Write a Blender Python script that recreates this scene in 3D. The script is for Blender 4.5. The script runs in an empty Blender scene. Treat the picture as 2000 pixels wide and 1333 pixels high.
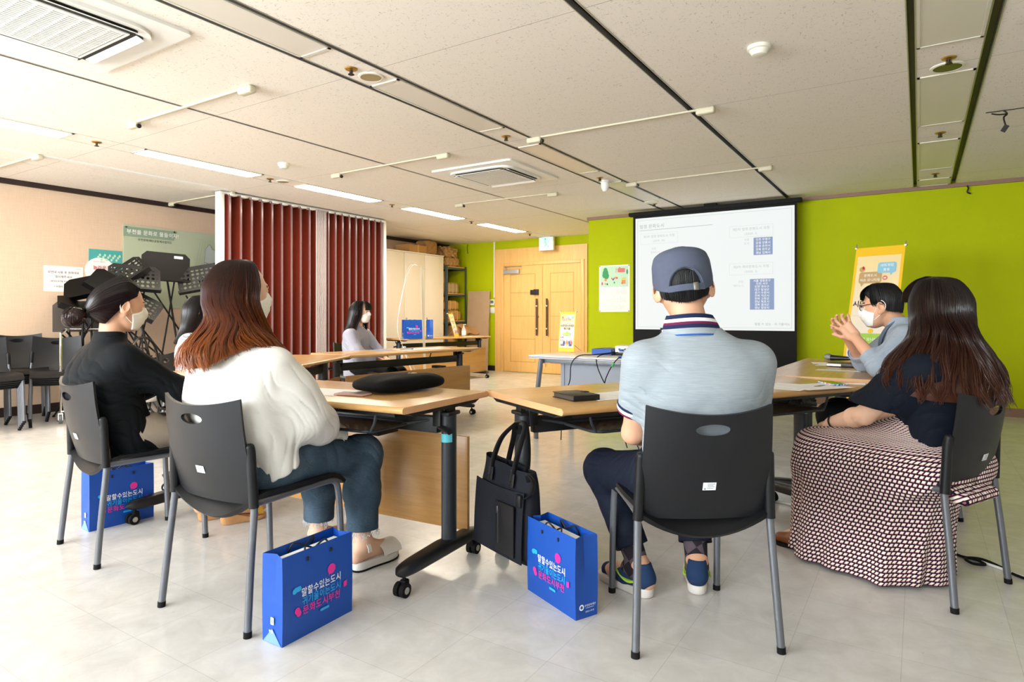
import bpy, bmesh, math, random
import numpy as np
from mathutils import Vector, Matrix, Euler

S = bpy.context.scene
COL = S.collection
PI = math.pi
CEIL = 2.508
random.seed(7)

# ------------------------------------------------------------------ camera
cam = bpy.data.cameras.new('camera')
cam.sensor_width = 36.0
cam.lens = 36.0 * 1235.0 / 2000.0
cam.shift_y = -48.5 / 2000.0
cam.clip_start = 0.05
cam_o = bpy.data.objects.new('camera', cam)
COL.objects.link(cam_o)
cam_o.location = (0, 0, 1.06)
cam_o.rotation_euler = (PI / 2, 0, math.radians(32.75))
S.camera = cam_o

# ------------------------------------------------------------------ view, world, daylight
S.view_settings.view_transform = 'Standard'
S.view_settings.look = 'None'
S.view_settings.gamma = 1.0
S.view_settings.use_curve_mapping = False
S.view_settings.exposure = 0.45
w = bpy.data.worlds.new('world')
S.world = w
w.use_nodes = True
w.node_tree.nodes['Background'].inputs[0].default_value = (0.75, 0.87, 1.0, 1)
w.node_tree.nodes['Background'].inputs[1].default_value = 0.6

def area(name, loc, rot, sx, sy, power, col=(1, 1, 1)):
    l = bpy.data.lights.new(name, 'AREA')
    l.shape = 'RECTANGLE'
    l.size, l.size_y = sx, sy
    l.energy = power
    l.color = col
    o = bpy.data.objects.new(name, l)
    COL.objects.link(o)
    o.location = loc
    o.rotation_euler = rot
    return o

# daylight: one sky rectangle outside each window of the rear wall (behind the camera)
REAR_Y = -2.6
WINDOWS = [(-7.7, -6.0), (-5.6, -3.9), (-3.5, -1.8), (-1.2, .5)]
for (wx0, wx1), pw in zip(WINDOWS, (270, 280, 235, 125)):
    area('daylight', ((wx0 + wx1) / 2, REAR_Y - 0.4, 1.45), (PI / 2 + 0.38, 0, 0), wx1 - wx0 + 0.1, 1.8, pw, (0.90, 0.96, 1.0))

# ------------------------------------------------------------------ helpers
def lin(h):
    if isinstance(h, str):
        h = h.lstrip('#')
        c = [int(h[i:i + 2], 16) / 255 for i in (0, 2, 4)]
        return tuple((x / 12.92 if x <= 0.04045 else ((x + 0.055) / 1.055) ** 2.4) for x in c) + (1,)
    return tuple(h) + ((1,) if len(h) == 3 else ())

MATS = {}
def mat(name, col, rough=0.5, metal=0.0, var=0.0, vscale=8.0, bump=0.0, bscale=60.0, stretch=(1, 1, 1), coat=0.0,
        spec=0.5, emit=0.0, emitcol=None, alpha=1.0, trans=0.0, sheen=0.0, sss=0.0, ior=1.5):
    if name in MATS:
        return MATS[name]
    m = bpy.data.materials.new(name)
    m.use_nodes = True
    nt = m.node_tree
    b = nt.nodes['Principled BSDF']
    c = lin(col)
    b.inputs['Base Color'].default_value = c
    b.inputs['Roughness'].default_value = rough
    b.inputs['Metallic'].default_value = metal
    b.inputs['Specular IOR Level'].default_value = .18 if spec == .5 and rough >= .7 else spec
    b.inputs['Coat Weight'].default_value = coat
    b.inputs['Coat Roughness'].default_value = 0.12
    b.inputs['IOR'].default_value = ior
    if sheen:
        b.inputs['Sheen Weight'].default_value = sheen
    if sss:
        b.inputs['Subsurface Weight'].default_value = sss
        b.inputs['Subsurface Radius'].default_value = (0.012, 0.005, 0.003)
        b.inputs['Subsurface Scale'].default_value = 0.6
    if emit:
        b.inputs['Emission Color'].default_value = lin(emitcol or col)
        b.inputs['Emission Strength'].default_value = emit
    if trans:
        b.inputs['Transmission Weight'].default_value = trans
    if alpha < 1:
        b.inputs['Alpha'].default_value = alpha
    tc = None
    if var or bump:
        tc = nt.nodes.new('ShaderNodeTexCoord')
        mp = nt.nodes.new('ShaderNodeMapping')
        mp.inputs['Scale'].default_value = stretch
        nt.links.new(tc.outputs['Object'], mp.inputs['Vector'])
    if var:
        n = nt.nodes.new('ShaderNodeTexNoise')
        n.inputs['Scale'].default_value = vscale
        n.inputs['Detail'].default_value = 5
        n.inputs['Roughness'].default_value = 0.6
        nt.links.new(mp.outputs[0], n.inputs['Vector'])
        r = nt.nodes.new('ShaderNodeValToRGB')
        r.color_ramp.elements[0].position = 0.3
        r.color_ramp.elements[1].position = 0.7
        r.color_ramp.elements[0].color = tuple(max(0, x * (1 - var)) for x in c[:3]) + (1,)
        r.color_ramp.elements[1].color = tuple(min(1, x * (1 + var)) for x in c[:3]) + (1,)
        nt.links.new(n.outputs['Fac'], r.inputs[0])
        nt.links.new(r.outputs[0], b.inputs['Base Color'])
    if bump:
        n2 = nt.nodes.new('ShaderNodeTexNoise')
        n2.inputs['Scale'].default_value = bscale
        n2.inputs['Detail'].default_value = 3
        nt.links.new(mp.outputs[0], n2.inputs['Vector'])
        bm_ = nt.nodes.new('ShaderNodeBump')
        bm_.inputs['Strength'].default_value = bump
        bm_.inputs['Distance'].default_value = 0.002
        nt.links.new(n2.outputs['Fac'], bm_.inputs['Height'])
        nt.links.new(bm_.outputs[0], b.inputs['Normal'])
    MATS[name] = m
    return m

class MB:
    """collects shapes; obj() links them as ONE mesh object"""
    def __init__(s):
        s.v, s.f, s.mi, s.uv = [], [], [], None
        s.cm = 0
    def add(s, vs, fs):
        k = len(s.v)
        s.v += [tuple(p) for p in vs]
        s.f += [tuple(i + k for i in f) for f in fs]
        s.mi += [s.cm] * len(fs)
        return s
    def box(s, c, d, rot=None, bev=0.0, seg=2):
        if bev > 0:
            bm = bmesh.new()
            bmesh.ops.create_cube(bm, size=1.0)
            for v in bm.verts:
                v.co = Vector((v.co.x * d[0], v.co.y * d[1], v.co.z * d[2]))
            bmesh.ops.bevel(bm, geom=list(bm.edges), offset=min(bev, min(d) * 0.49), segments=seg, affect='EDGES', profile=0.5)
            bm.verts.index_update()
            vs = [v.co.copy() for v in bm.verts]
            fs = [[v.index for v in f.verts] for f in bm.faces]
            bm.free()
        else:
            x, y, z = (q / 2 for q in d)
            vs = [Vector(p) for p in ((-x, -y, -z), (x, -y, -z), (x, y, -z), (-x, y, -z), (-x, -y, z), (x, -y, z), (x, y, z), (-x, y, z))]
            fs = [(0, 3, 2, 1), (4, 5, 6, 7), (0, 1, 5, 4), (1, 2, 6, 5), (2, 3, 7, 6), (3, 0, 4, 7)]
        if rot is not None:
            R_ = Euler(rot).to_matrix() if not isinstance(rot, Matrix) else rot
            vs = [R_ @ v for v in vs]
        return s.add([v + Vector(c) for v in vs], fs)
    def bx(s, x0, x1, y0, y1, z0, z1, bev=0.0, seg=2):
        return s.box(((x0 + x1) / 2, (y0 + y1) / 2, (z0 + z1) / 2), (abs(x1 - x0), abs(y1 - y0), abs(z1 - z0)), None, bev, seg)
    def tube(s, path, r, n=10, caps=True, closed=False, flat=None):
        P = [Vector(p) for p in path]
        rs = r if isinstance(r, (list, tuple)) else [r] * len(P)
        T = []
        for i in range(len(P)):
            a = P[(i - 1) % len(P)] if (i > 0 or closed) else P[0]
            b = P[(i + 1) % len(P)] if (i < len(P) - 1 or closed) else P[-1]
            t = (b - a)
            T.append(t.normalized() if t.length > 1e-9 else Vector((0, 0, 1)))
        up = Vector((0, 0, 1)) if abs(T[0].z) < 0.9 else Vector((1, 0, 0))
        u = T[0].cross(up).normalized()
        vs, fs = [], []
        for i in range(len(P)):
            u = (u - T[i] * u.dot(T[i]))
            u = u.normalized() if u.length > 1e-6 else T[i].orthogonal().normalized()
            w_ = T[i].cross(u)
            fl = 1.0 if flat is None else flat
            for k in range(n):
                a = 2 * PI * k / n
                vs.append(P[i] + u * (math.cos(a) * rs[i]) + w_ * (math.sin(a) * rs[i] * fl))
        m = len(P)
        for i in range(m if closed else m - 1):
            for k in range(n):
                a, b = i * n + k, i * n + (k + 1) % n
                c, d = ((i + 1) % m) * n + (k + 1) % n, ((i + 1) % m) * n + k
                fs.append((a, b, c, d))
        if caps and not closed:
            fs.append(tuple(range(n - 1, -1, -1)))
            fs.append(tuple((m - 1) * n + k for k in range(n)))
        return s.add(vs, fs)
    def cyl(s, a, b, r, r2=None, n=20):
        return s.tube([a, b], [r, r if r2 is None else r2], n)
    def lathe(s, prof, c=(0, 0, 0), n=24, R_=None):
        vs, fs = [], []
        for (r, z) in prof:
            for k in range(n):
                a = 2 * PI * k / n
                v = Vector((r * math.cos(a), r * math.sin(a), z))
                if R_ is not None:
                    v = R_ @ v
                vs.append(v + Vector(c))
        for i in range(len(prof) - 1):
            for k in range(n):
                fs.append((i * n + k, i * n + (k + 1) % n, (i + 1) * n + (k + 1) % n, (i + 1) * n + k))
        fs.append(tuple(range(n - 1, -1, -1)))
        fs.append(tuple((len(prof) - 1) * n + k for k in range(n)))
        return s.add(vs, fs)
    def prism(s, poly, z0, z1, M=None):
        n = len(poly)
        vs = [Vector((x, y, z0)) for x, y in poly] + [Vector((x, y, z1)) for x, y in poly]
        fs = [tuple(range(n - 1, -1, -1)), tuple(range(n, 2 * n))] + [(i, (i + 1) % n, n + (i + 1) % n, n + i) for i in range(n)]
        if M is not None:
            vs = [M @ v for v in vs]
        return s.add(vs, fs)
    def grid(s, fn, nu, nv, closed_u=False, thick=0.0):
        """fn(i/nu, j/nv) -> point; optional thickness along the surface normal"""
        cu = nu if closed_u else nu + 1
        P = np.array([[fn(i / nu, j / nv) for j in range(nv + 1)] for i in range(cu)], float)
        def faces(o, flip):
            fs = []
            for i in range(nu):
                i2 = (i + 1) % cu
                for j in range(nv):
                    q = (o + i * (nv + 1) + j, o + i2 * (nv + 1) + j, o + i2 * (nv + 1) + j + 1, o + i * (nv + 1) + j + 1)
                    fs.append(q[::-1] if flip else q)
            return fs
        if thick == 0:
            return s.add(P.reshape(-1, 3), faces(0, False))
        if closed_u:
            du = np.roll(P, -1, 0) - np.roll(P, 1, 0)
        else:
            du = np.gradient(P, axis=0)
        dv = np.gradient(P, axis=1)
        N = np.cross(du, dv)
        N /= np.maximum(np.linalg.norm(N, axis=2, keepdims=True), 1e-9)
        A, B = P + N * thick / 2, P - N * thick / 2
        o = cu * (nv + 1)
        fs = faces(0, False) + faces(o, True)
        def strip(idx):
            for a, b in zip(idx[:-1], idx[1:]):
                fs.append((a, b, b + o, a + o))
        for i in range(nu):
            i2 = (i + 1) % cu
            a, b = i * (nv + 1), i2 * (nv + 1)
            fs.append((b, a, a + o, b + o))
            a, b = i * (nv + 1) + nv, i2 * (nv + 1) + nv
            fs.append((a, b, b + o, a + o))
        if not closed_u:
            for j in range(nv):
                fs.append((j, j + 1, j + 1 + o, j + o))
                a = nu * (nv + 1) + j
                fs.append((a + 1, a, a + o, a + 1 + o))
        return s.add(np.concatenate([A.reshape(-1, 3), B.reshape(-1, 3)]), fs)
    def mesh(s, mesh_, M=None):
        vs = [(M @ v.co if M is not None else v.co) for v in mesh_.vertices]
        return s.add(vs, [tuple(p.vertices) for p in mesh_.polygons])

def obj(name, mb, m=None, parent=None, loc=None, rot=None, smooth=35):
    me = bpy.data.meshes.new(name)
    me.from_pydata(mb.v, [], mb.f)
    ms = m if isinstance(m, (list, tuple)) else [m]
    for x in ms:
        me.materials.append(x)
    if len(ms) > 1:
        me.polygons.foreach_set('material_index', mb.mi)
    me.update()
    if smooth:
        me.polygons.foreach_set('use_smooth', [True] * len(me.polygons))
        me.set_sharp_from_angle(angle=math.radians(smooth))
    o = bpy.data.objects.new(name, me)
    COL.objects.link(o)
    if parent is not None:
        o.parent = parent
    if loc is not None:
        o.location = loc
    if rot is not None:
        o.rotation_euler = rot
    return o

def tag(o, label=None, cat=None, group=None, kind=None):
    if label: o['label'] = label
    if cat: o['category'] = cat
    if group: o['group'] = group
    if kind: o['kind'] = kind
    return o

def thing(name, label, cat, loc=(0, 0, 0), rz=0.0, group=None):
    o = bpy.data.objects.new(name, None)
    o.empty_display_size = 0.1
    COL.objects.link(o)
    o.location = loc
    o.rotation_euler = (0, 0, rz)
    return tag(o, label, cat, group)

def struct(name, mb, m, parent=None, smooth=35):
    o = obj(name, mb, m, parent, smooth=smooth)
    if parent is None:
        o['kind'] = 'structure'
    return o

def dup(root, loc, rz, label=None, group=None):
    r = root.copy()
    COL.objects.link(r)
    r.location = loc
    r.rotation_euler = (0, 0, rz)
    if label: r['label'] = label
    if group: r['group'] = group
    for ch in list(root.children):
        c = ch.copy()
        COL.objects.link(c)
        c.parent = r
        for g in list(ch.children):
            d = g.copy()
            COL.objects.link(d)
            d.parent = c
    return r

_c = bpy.data.curves.new('lettering', 'FONT')
_c.align_y = 'TOP_BASELINE'
_c.align_x = 'LEFT'
_c.space_line = 4.0
_c.resolution_u = 2
_pen = bpy.data.objects.new('lettering', _c)      # never linked: only a pen for lettering
_GLYPH = {}
LINES = []                                        # every line of lettering used in the room (filled by the printed things)
def _letter(chars):
    """outlines of single characters at unit size, one per row"""
    _c.body = '\n'.join(chars)
    me = bpy.data.meshes.new_from_object(_pen)
    co = np.empty(len(me.vertices) * 3, np.float32); me.vertices.foreach_get('co', co); co = co.reshape(-1, 3)
    row = np.clip(np.round(-(co[:, 1] - .35) / 4.0).astype(int), 0, len(chars) - 1)
    per = {i: [] for i in range(len(chars))}
    for p in me.polygons:
        per[row[p.vertices[0]]].append(tuple(p.vertices))
    for i, ch in enumerate(chars):
        ids = np.where(row == i)[0]
        m_ = {int(k): j for j, k in enumerate(ids)}
        v = co[ids].copy(); v[:, 1] += 4.0 * i - .36
        hangul = '\uac00' <= ch <= '\ud7a3'
        adv = .92 if hangul else (float(v[:, 0].max()) + .09 if len(v) else .3)
        if hangul and len(v): v[:, 0] += (.92 - (v[:, 0].max() + v[:, 0].min())) / 2
        _GLYPH[ch] = (v, [tuple(m_[k] for k in f) for f in per[i]], adv)
    bpy.data.meshes.remove(me)

def text_verts(body, size, bold=False, fit=None):
    """lettering in the XY plane, centred: vertices and faces"""
    need = sorted(set(''.join(LINES) + body) - set(_GLYPH) - {' '})
    if need:
        _letter(need)
    V, F, x = [], [], 0.0
    for ch in body:
        if ch == ' ':
            x += .3; continue
        v, f, adv = _GLYPH[ch]
        for n_, (dx, dy) in enumerate(((0, 0), (.022, .0), (.0, .022), (.022, .022)) if bold else ((0, 0),)):
            k = len(V)
            V += [(q[0] + x + dx, q[1] + dy, n_) for q in v]
            F += [tuple(i + k for i in t) for t in f]
        x += adv + (.03 if bold else 0)
    V = np.array(V, float).reshape(-1, 3)
    V[:, 0] -= x / 2
    V[:, :2] *= size
    if fit and len(V):
        V[:, 0] *= fit / max(1e-6, np.ptp(V[:, 0]))
    return V, F

def frame_mat(origin, xdir, ydir):
    x = Vector(xdir).normalized()
    y = Vector(ydir)
    y = (y - x * y.dot(x)).normalized()
    z = x.cross(y)
    return Matrix(((x.x, y.x, z.x, origin[0]), (x.y, y.y, z.y, origin[1]), (x.z, y.z, z.z, origin[2]), (0, 0, 0, 1)))

def bez(pts, n=12):
    """Catmull-Rom through pts"""
    P = [Vector(p) for p in pts]
    P = [P[0] * 2 - P[1]] + P + [P[-1] * 2 - P[-2]]
    out = []
    for i in range(1, len(P) - 2):
        for k in range(n):
            t = k / n
            a, b, c, d = P[i - 1], P[i], P[i + 1], P[i + 2]
            out.append(0.5 * ((2 * b) + (c - a) * t + (2 * a - 5 * b + 4 * c - d) * t * t + (3 * b - a - 3 * c + d) * t ** 3))
    out.append(P[-2])
    return out

def rrect(w_, h_, r, n=5):
    pts = []
    for cx, cy, a0 in ((w_ / 2 - r, h_ / 2 - r, 0), (-w_ / 2 + r, h_ / 2 - r, 90), (-w_ / 2 + r, -h_ / 2 + r, 180), (w_ / 2 - r, -h_ / 2 + r, 270)):
        for k in range(n + 1):
            a = math.radians(a0 + 90 * k / n)
            pts.append((cx + r * math.cos(a), cy + r * math.sin(a)))
    return pts

def circ(r, n=20, c=(0, 0), ry=None):
    return [(c[0] + r * math.cos(2 * PI * k / n), c[1] + (ry or r) * math.sin(2 * PI * k / n)) for k in range(n)]
# ================================================================== the room
def nodes_of(m):
    nt = m.node_tree
    return nt, nt.nodes['Principled BSDF']

def nmath(nt, op, a, b=None, c=None):
    n = nt.nodes.new('ShaderNodeMath')
    n.operation = op
    for i, x in enumerate((a, b, c)):
        if x is None: continue
        if isinstance(x, (int, float)):
            n.inputs[i].default_value = x
        else:
            nt.links.new(x, n.inputs[i])
    return n.outputs[0]

def mixc(nt, f, a, b, mode='MIX'):
    n = nt.nodes.new('ShaderNodeMix')
    n.data_type = 'RGBA'
    n.blend_type = mode
    for sock, x in ((n.inputs[0], f), (n.inputs[6], a), (n.inputs[7], b)):
        if isinstance(x, (int, float, tuple)):
            sock.default_value = x
        else:
            nt.links.new(x, sock)
    return n.outputs[2]

def noise(nt, vec, scale, detail=4, rough=0.55, dist=0.0):
    n = nt.nodes.new('ShaderNodeTexNoise')
    n.inputs['Scale'].default_value = scale
    n.inputs['Detail'].default_value = detail
    n.inputs['Roughness'].default_value = rough
    n.inputs['Distortion'].default_value = dist
    nt.links.new(vec, n.inputs['Vector'])
    return n.outputs['Fac']

def ramp(nt, f, stops):
    r = nt.nodes.new('ShaderNodeValToRGB')
    e = r.color_ramp.elements
    while len(e) < len(stops):
        e.new(0.5)
    for el, (p, c) in zip(e, stops):
        el.position = p
        el.color = c
    nt.links.new(f, r.inputs[0])
    return r.outputs[0]

def ocoord(nt, scale=(1, 1, 1), rot=(0, 0, 0), src='Object'):
    tc = nt.nodes.new('ShaderNodeTexCoord')
    mp = nt.nodes.new('ShaderNodeMapping')
    mp.inputs['Scale'].default_value = scale
    mp.inputs['Rotation'].default_value = rot
    nt.links.new(tc.outputs[src], mp.inputs[0])
    return mp.outputs[0]

def bump_to(nt, b, h, strength, dist=0.002):
    n = nt.nodes.new('ShaderNodeBump')
    n.inputs['Strength'].default_value = strength
    n.inputs['Distance'].default_value = dist
    nt.links.new(h, n.inputs['Height'])
    nt.links.new(n.outputs[0], b.inputs['Normal'])

W4 = lambda h: lin(h)
# floor: 30.5 cm vinyl tiles, waxed
m_floor = mat('vinyl_floor', 'cfcabf', 0.22)
nt, b = nodes_of(m_floor)
v = ocoord(nt)
sp = nt.nodes.new('ShaderNodeSeparateXYZ'); nt.links.new(v, sp.inputs[0])
tx = nmath(nt, 'DIVIDE', nmath(nt, 'SUBTRACT', sp.outputs[0], -0.349), 0.305)
ty = nmath(nt, 'DIVIDE', nmath(nt, 'SUBTRACT', sp.outputs[1], 2.604), 0.305)
def seam(t):
    f = nmath(nt, 'FRACT', nmath(nt, 'ADD', t, 200.5))
    return nmath(nt, 'ABSOLUTE', nmath(nt, 'SUBTRACT', f, 0.5))
sm = nmath(nt, 'LESS_THAN', nmath(nt, 'MINIMUM', seam(tx), seam(ty)), 0.0038)
wn = nt.nodes.new('ShaderNodeTexWhiteNoise'); wn.noise_dimensions = '2D'
cb = nt.nodes.new('ShaderNodeCombineXYZ')
nt.links.new(nmath(nt, 'FLOOR', tx), cb.inputs[0]); nt.links.new(nmath(nt, 'FLOOR', ty), cb.inputs[1])
nt.links.new(cb.outputs[0], wn.inputs['Vector'])
marb = noise(nt, v, 9, 8, 0.65, 0.6)
base = ramp(nt, marb, [(0.30, W4('c2c0bb')), (0.52, W4('cccac6')), (0.75, W4('d6d5d1'))])
tint = nmath(nt, 'ADD', nmath(nt, 'MULTIPLY', wn.outputs['Value'], 0.06), 0.95)
vm = nt.nodes.new('ShaderNodeVectorMath'); vm.operation = 'SCALE'
nt.links.new(base, vm.inputs[0]); nt.links.new(tint, vm.inputs['Scale'])
spk = nmath(nt, 'GREATER_THAN', noise(nt, v, 55, 3, 0.5), 0.73)
c1 = mixc(nt, nmath(nt, 'MULTIPLY', spk, 0.3), vm.outputs[0], W4('8d867a'))
c2 = mixc(nt, nmath(nt, 'MULTIPLY', sm, 0.26), c1, W4('6f695f'))
nt.links.new(c2, b.inputs['Base Color'])
nt.links.new(ramp(nt, noise(nt, v, 3, 5), [(0.3, (0.16,) * 3 + (1,)), (0.7, (0.27,) * 3 + (1,))]), b.inputs['Roughness'])
bump_to(nt, b, noise(nt, v, 22, 3), 0.12, 0.003)

# ceiling: mineral board with short dark fissures, butt joints every 1.72 m
def ceiling_mat(name, joints=True):
    m = mat(name, 'e2dace', 0.85)
    nt, b = nodes_of(m)
    v = ocoord(nt)
    a1 = noise(nt, ocoord(nt, (1, 3.2, 1), (0, 0, 0.7)), 42, 2, 0.5, 0.8)
    a2 = noise(nt, ocoord(nt, (3.2, 1, 1), (0, 0, 0.4)), 40, 2, 0.5, 0.8)
    f = nmath(nt, 'MAXIMUM', nmath(nt, 'GREATER_THAN', a1, 0.675), nmath(nt, 'GREATER_THAN', a2, 0.68))
    fine = noise(nt, v, 240, 2)
    base = ramp(nt, fine, [(0.25, W4('e6ded2')), (0.75, W4('f4ede3'))])
    c = mixc(nt, nmath(nt, 'MULTIPLY', f, 0.55), base, W4('a39d92'))
    if joints:
        sp = nt.nodes.new('ShaderNodeSeparateXYZ'); nt.links.new(v, sp.inputs[0])
        t = nmath(nt, 'FRACT', nmath(nt, 'ADD', nmath(nt, 'DIVIDE', nmath(nt, 'SUBTRACT', sp.outputs[1], 2.682), 1.72), 20.5))
        j = nmath(nt, 'LESS_THAN', nmath(nt, 'ABSOLUTE', nmath(nt, 'SUBTRACT', t, 0.5)), 0.0011)
        c = mixc(nt, nmath(nt, 'MULTIPLY', j, 0.7), c, W4('6d675c'))
    nt.links.new(c, b.inputs['Base Color'])
    bump_to(nt, b, f, -0.4, 0.002)
    return m
m_ceil = ceiling_mat('mineral_board')
m_track = mat('track_dark', '1d1c18', 0.6)
m_alu = mat('aluminium', 'b9b8b2', 0.35, 0.8)
m_steel = mat('steel', 'c9c8c6', 0.25, 1.0)
m_white = mat('white_paint', 'e9e7e1', 0.5)
m_cream = mat('cream_plastic', 'e2dfcf', 0.45)

# wallpaper, green paint
m_beige = mat('beige_wallpaper', 'dcc0a6', 0.8)
nt, b = nodes_of(m_beige)
vx = noise(nt, ocoord(nt, (60, 60, 2)), 4, 3)
vz = noise(nt, ocoord(nt, (2, 2, 90)), 4, 3)
th = nmath(nt, 'ADD', vx, vz)
nt.links.new(ramp(nt, nmath(nt, 'MULTIPLY', th, 0.5), [(0.3, W4('d3b598')), (0.7, W4('e2c9b0'))]), b.inputs['Base Color'])
bump_to(nt, b, th, 0.2)
m_green = mat('lime_paint', 'b0bc00', 0.75, spec=.2, var=0.03, vscale=1.5, bump=0.12, bscale=220)
m_brown = mat('brown_trim', '8a6a58', 0.55)
m_dark = mat('dark_brown_trim', '2b1b16', 0.5)
m_black = mat('black_trim', '15130f', 0.5)
def wood(name, a, bb, c, along=0, rough=0.4, fine=1.0, coat=0.0):
    m = mat(name, bb, rough, coat=coat)
    nt, b = nodes_of(m)
    sc = [14 * fine] * 3
    sc[along] = 0.9 * fine
    g = noise(nt, ocoord(nt, tuple(sc)), 2.2, 6, 0.6, 0.8)
    g2 = noise(nt, ocoord(nt, tuple(q * 9 for q in sc)), 2.0, 3)
    f = nmath(nt, 'ADD', nmath(nt, 'MULTIPLY', g, 0.75), nmath(nt, 'MULTIPLY', g2, 0.25))
    nt.links.new(ramp(nt, f, [(0.30, W4(a)), (0.5, W4(bb)), (0.72, W4(c))]), b.inputs['Base Color'])
    return m
m_door = wood('door_veneer', 'e0ae66', 'e6b871', 'ecc382', 2, 0.38)
m_doorgroove = mat('door_groove', 'b98040', 0.5)

XL, XR, YB, YS = -8.07, 2.6, 10.15, 8.43
struct('floor', MB().bx(XL - 0.1, XR + 0.1, REAR_Y - 0.1, YB + 0.1, -0.1, 0), m_floor, smooth=0)

# ceiling boards between the tracks
TR = [(-7.1, .014, 0), (-5.872, .012, 0), (-5.612, .012, 0), (-4.27, .026, 1), (-2.92, .036, 1), (-2.645, .036, 1), (-1.343, .05, 1), (-.033, .042, 2), (.312, .052, 2), (1.66, .05, 1)]
edges = [XL - 0.1] + [q for x, wd, _ in TR for q in (x - wd / 2, x + wd / 2)] + [XR + 0.1]
cl = MB()
for i in range(0, len(edges), 2):
    cl.bx(edges[i], edges[i + 1], REAR_Y - 0.1, YB + 0.1, CEIL, CEIL + 0.05)
struct('ceiling', cl, m_ceil, smooth=0)
m_slot = mat('track_olive', '3a3a12', 0.55)
for i, (x, wd, kind) in enumerate(TR):
    t = struct('trim_%d' % (i + 1), MB().bx(x - wd / 2 - .002, x + wd / 2 + .002, REAR_Y, YB, CEIL + 0.035, CEIL + 0.06), m_slot if kind == 2 else m_track, smooth=0)
    if kind:
        e = MB()
        for s_ in (-1, 1):
            xe = x + s_ * wd / 2
            e.bx(min(xe, xe - s_ * .006), max(xe, xe - s_ * .006), REAR_Y, YB if x < -4.2 else YS, CEIL - 0.003, CEIL + 0.03)
        struct('trim_edge', e, m_alu, t, smooth=0)

# walls
struct('wall_left', MB().bx(XL - 0.1, XL, REAR_Y, YB, 0, CEIL + .05), m_beige, smooth=0)
struct('wall_back', MB().bx(XL, -4.08, YB, YB + 0.1, 0, CEIL + .05), m_green, smooth=0)
struct('wall_front', MB().bx(-4.08, XR, YS, YB + 0.1, 0, CEIL + .05), m_green, smooth=0)
struct('wall_right', MB().bx(XR, XR + 0.1, REAR_Y, YS, 0, CEIL + .05), m_white, smooth=0)
rw = MB()
rw.bx(XL, XR, REAR_Y - 0.15, REAR_Y, 0, 0.85)
rw.bx(XL, XR, REAR_Y - 0.15, REAR_Y, 2.4, CEIL + .05)
xs = [XL] + [q for p in WINDOWS for q in p] + [XR]
for i in range(0, len(xs), 2):
    rw.bx(xs[i], xs[i + 1], REAR_Y - 0.15, REAR_Y, 0.85, 2.4)
struct('wall_rear', rw, m_white, smooth=0)
for i, (a, c) in enumerate(WINDOWS):
    f = MB()
    for x0, x1 in ((a, a + .05), (c - .05, c), ((a + c) / 2 - .03, (a + c) / 2 + .03)):
        f.bx(x0, x1, REAR_Y - .1, REAR_Y - .04, .85, 2.4)
    f.bx(a, c, REAR_Y - .1, REAR_Y - .04, .85, .91)
    f.bx(a, c, REAR_Y - .1, REAR_Y - .04, 2.34, 2.4)
    struct('window_%d' % (i + 1), f, m_white, smooth=0)
struct('baseboard_left', MB().bx(XL, XL + .012, REAR_Y, YB, 0, .10), m_dark, smooth=0)
struct('baseboard_back', MB().bx(XL, -6.9, YB - .012, YB, 0, .10), m_black, smooth=0)
struct('baseboard_front', MB().bx(-4.08, XR, YS - .014, YS, 0, .092), m_brown, smooth=0)
struct('trim_crown_left', MB().bx(XL, XL + .03, REAR_Y, YB, 2.452, CEIL), m_dark, smooth=0)
struct('trim_crown_front', MB().bx(-4.095, XR, YS - .03, YS, 2.466, CEIL), m_brown, smooth=0)
struct('trim_crown_right', MB().bx(XR - .03, XR, REAR_Y, YS, 2.466, CEIL), m_brown, smooth=0)
struct('trim_conduit', MB().bx(-6.945, -6.917, YB - .014, YB, 1.42, CEIL), m_white, smooth=0)

# ------------------------------------------------------------------ double door
DX0, DX1, DZ = -6.716, -5.033, 2.03
d = struct('door_1', MB().bx(-6.9, DX0, YB - .03, YB + .02, 0, 2.345).bx(DX1, -4.93, YB - .03, YB + .02, 0, 2.345).bx(DX0, DX1, YB - .03, YB + .02, DZ, 2.345), m_door, smooth=0)
lp = MB()
for x0, x1, z0, z1 in ((DX0 - .05, DX0 + .02, 0, DZ + .045), (DX1 - .02, DX1 + .05, 0, DZ + .045), (DX0 + .021, DX1 - .021, DZ - .015, DZ + .045)):
    lp.bx(x0, x1, YB - .045, YB - .02, z0, z1, .004)
struct('door_casing', lp, m_door, d)
mid = -5.842
m_handle = wood('handle_wood', '3a2113', '4a2a18', '5d3a22', 2, 0.3)
for k, (x0, x1) in enumerate(((DX0 + .02, mid - .003), (mid + .003, DX1 - .02))):
    leaf = MB().bx(x0, x1, YB - .022, YB + .01, .008, DZ - .015)
    g = MB()
    px0, px1 = (x0 + .15, x1 - .16) if k == 0 else (x0 + .16, x1 - .15)
    zs = [.20, .63, 1.06, 1.50, 1.85]
    for z in zs:
        g.bx(px0, px1, YB - .0235, YB - .02, z - .004, z + .004)
    for x in (px0, px1):
        g.bx(x - .004, x + .004, YB - .0235, YB - .02, zs[0], zs[-1])
    l = obj('door_leaf', leaf, m_door, d, smooth=0)
    obj('panel_groove', g, m_doorgroove, l, smooth=0)
    hx = mid + (-.10 if k == 0 else .115)
    h = MB().tube([(hx, YB - .075, .70), (hx, YB - .075, 1.385)], .017, 14)
    ho = obj('door_handle', h, m_handle, d)
    hs = MB()
    for z in (.83, 1.25):
        hs.cyl((hx, YB - .075, z - .012), (hx, YB - .075, z + .012), .019)
        hs.cyl((hx, YB - .075, z), (hx, YB - .02, z), .008)
    obj('handle_mount', hs, m_steel, ho)
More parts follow.
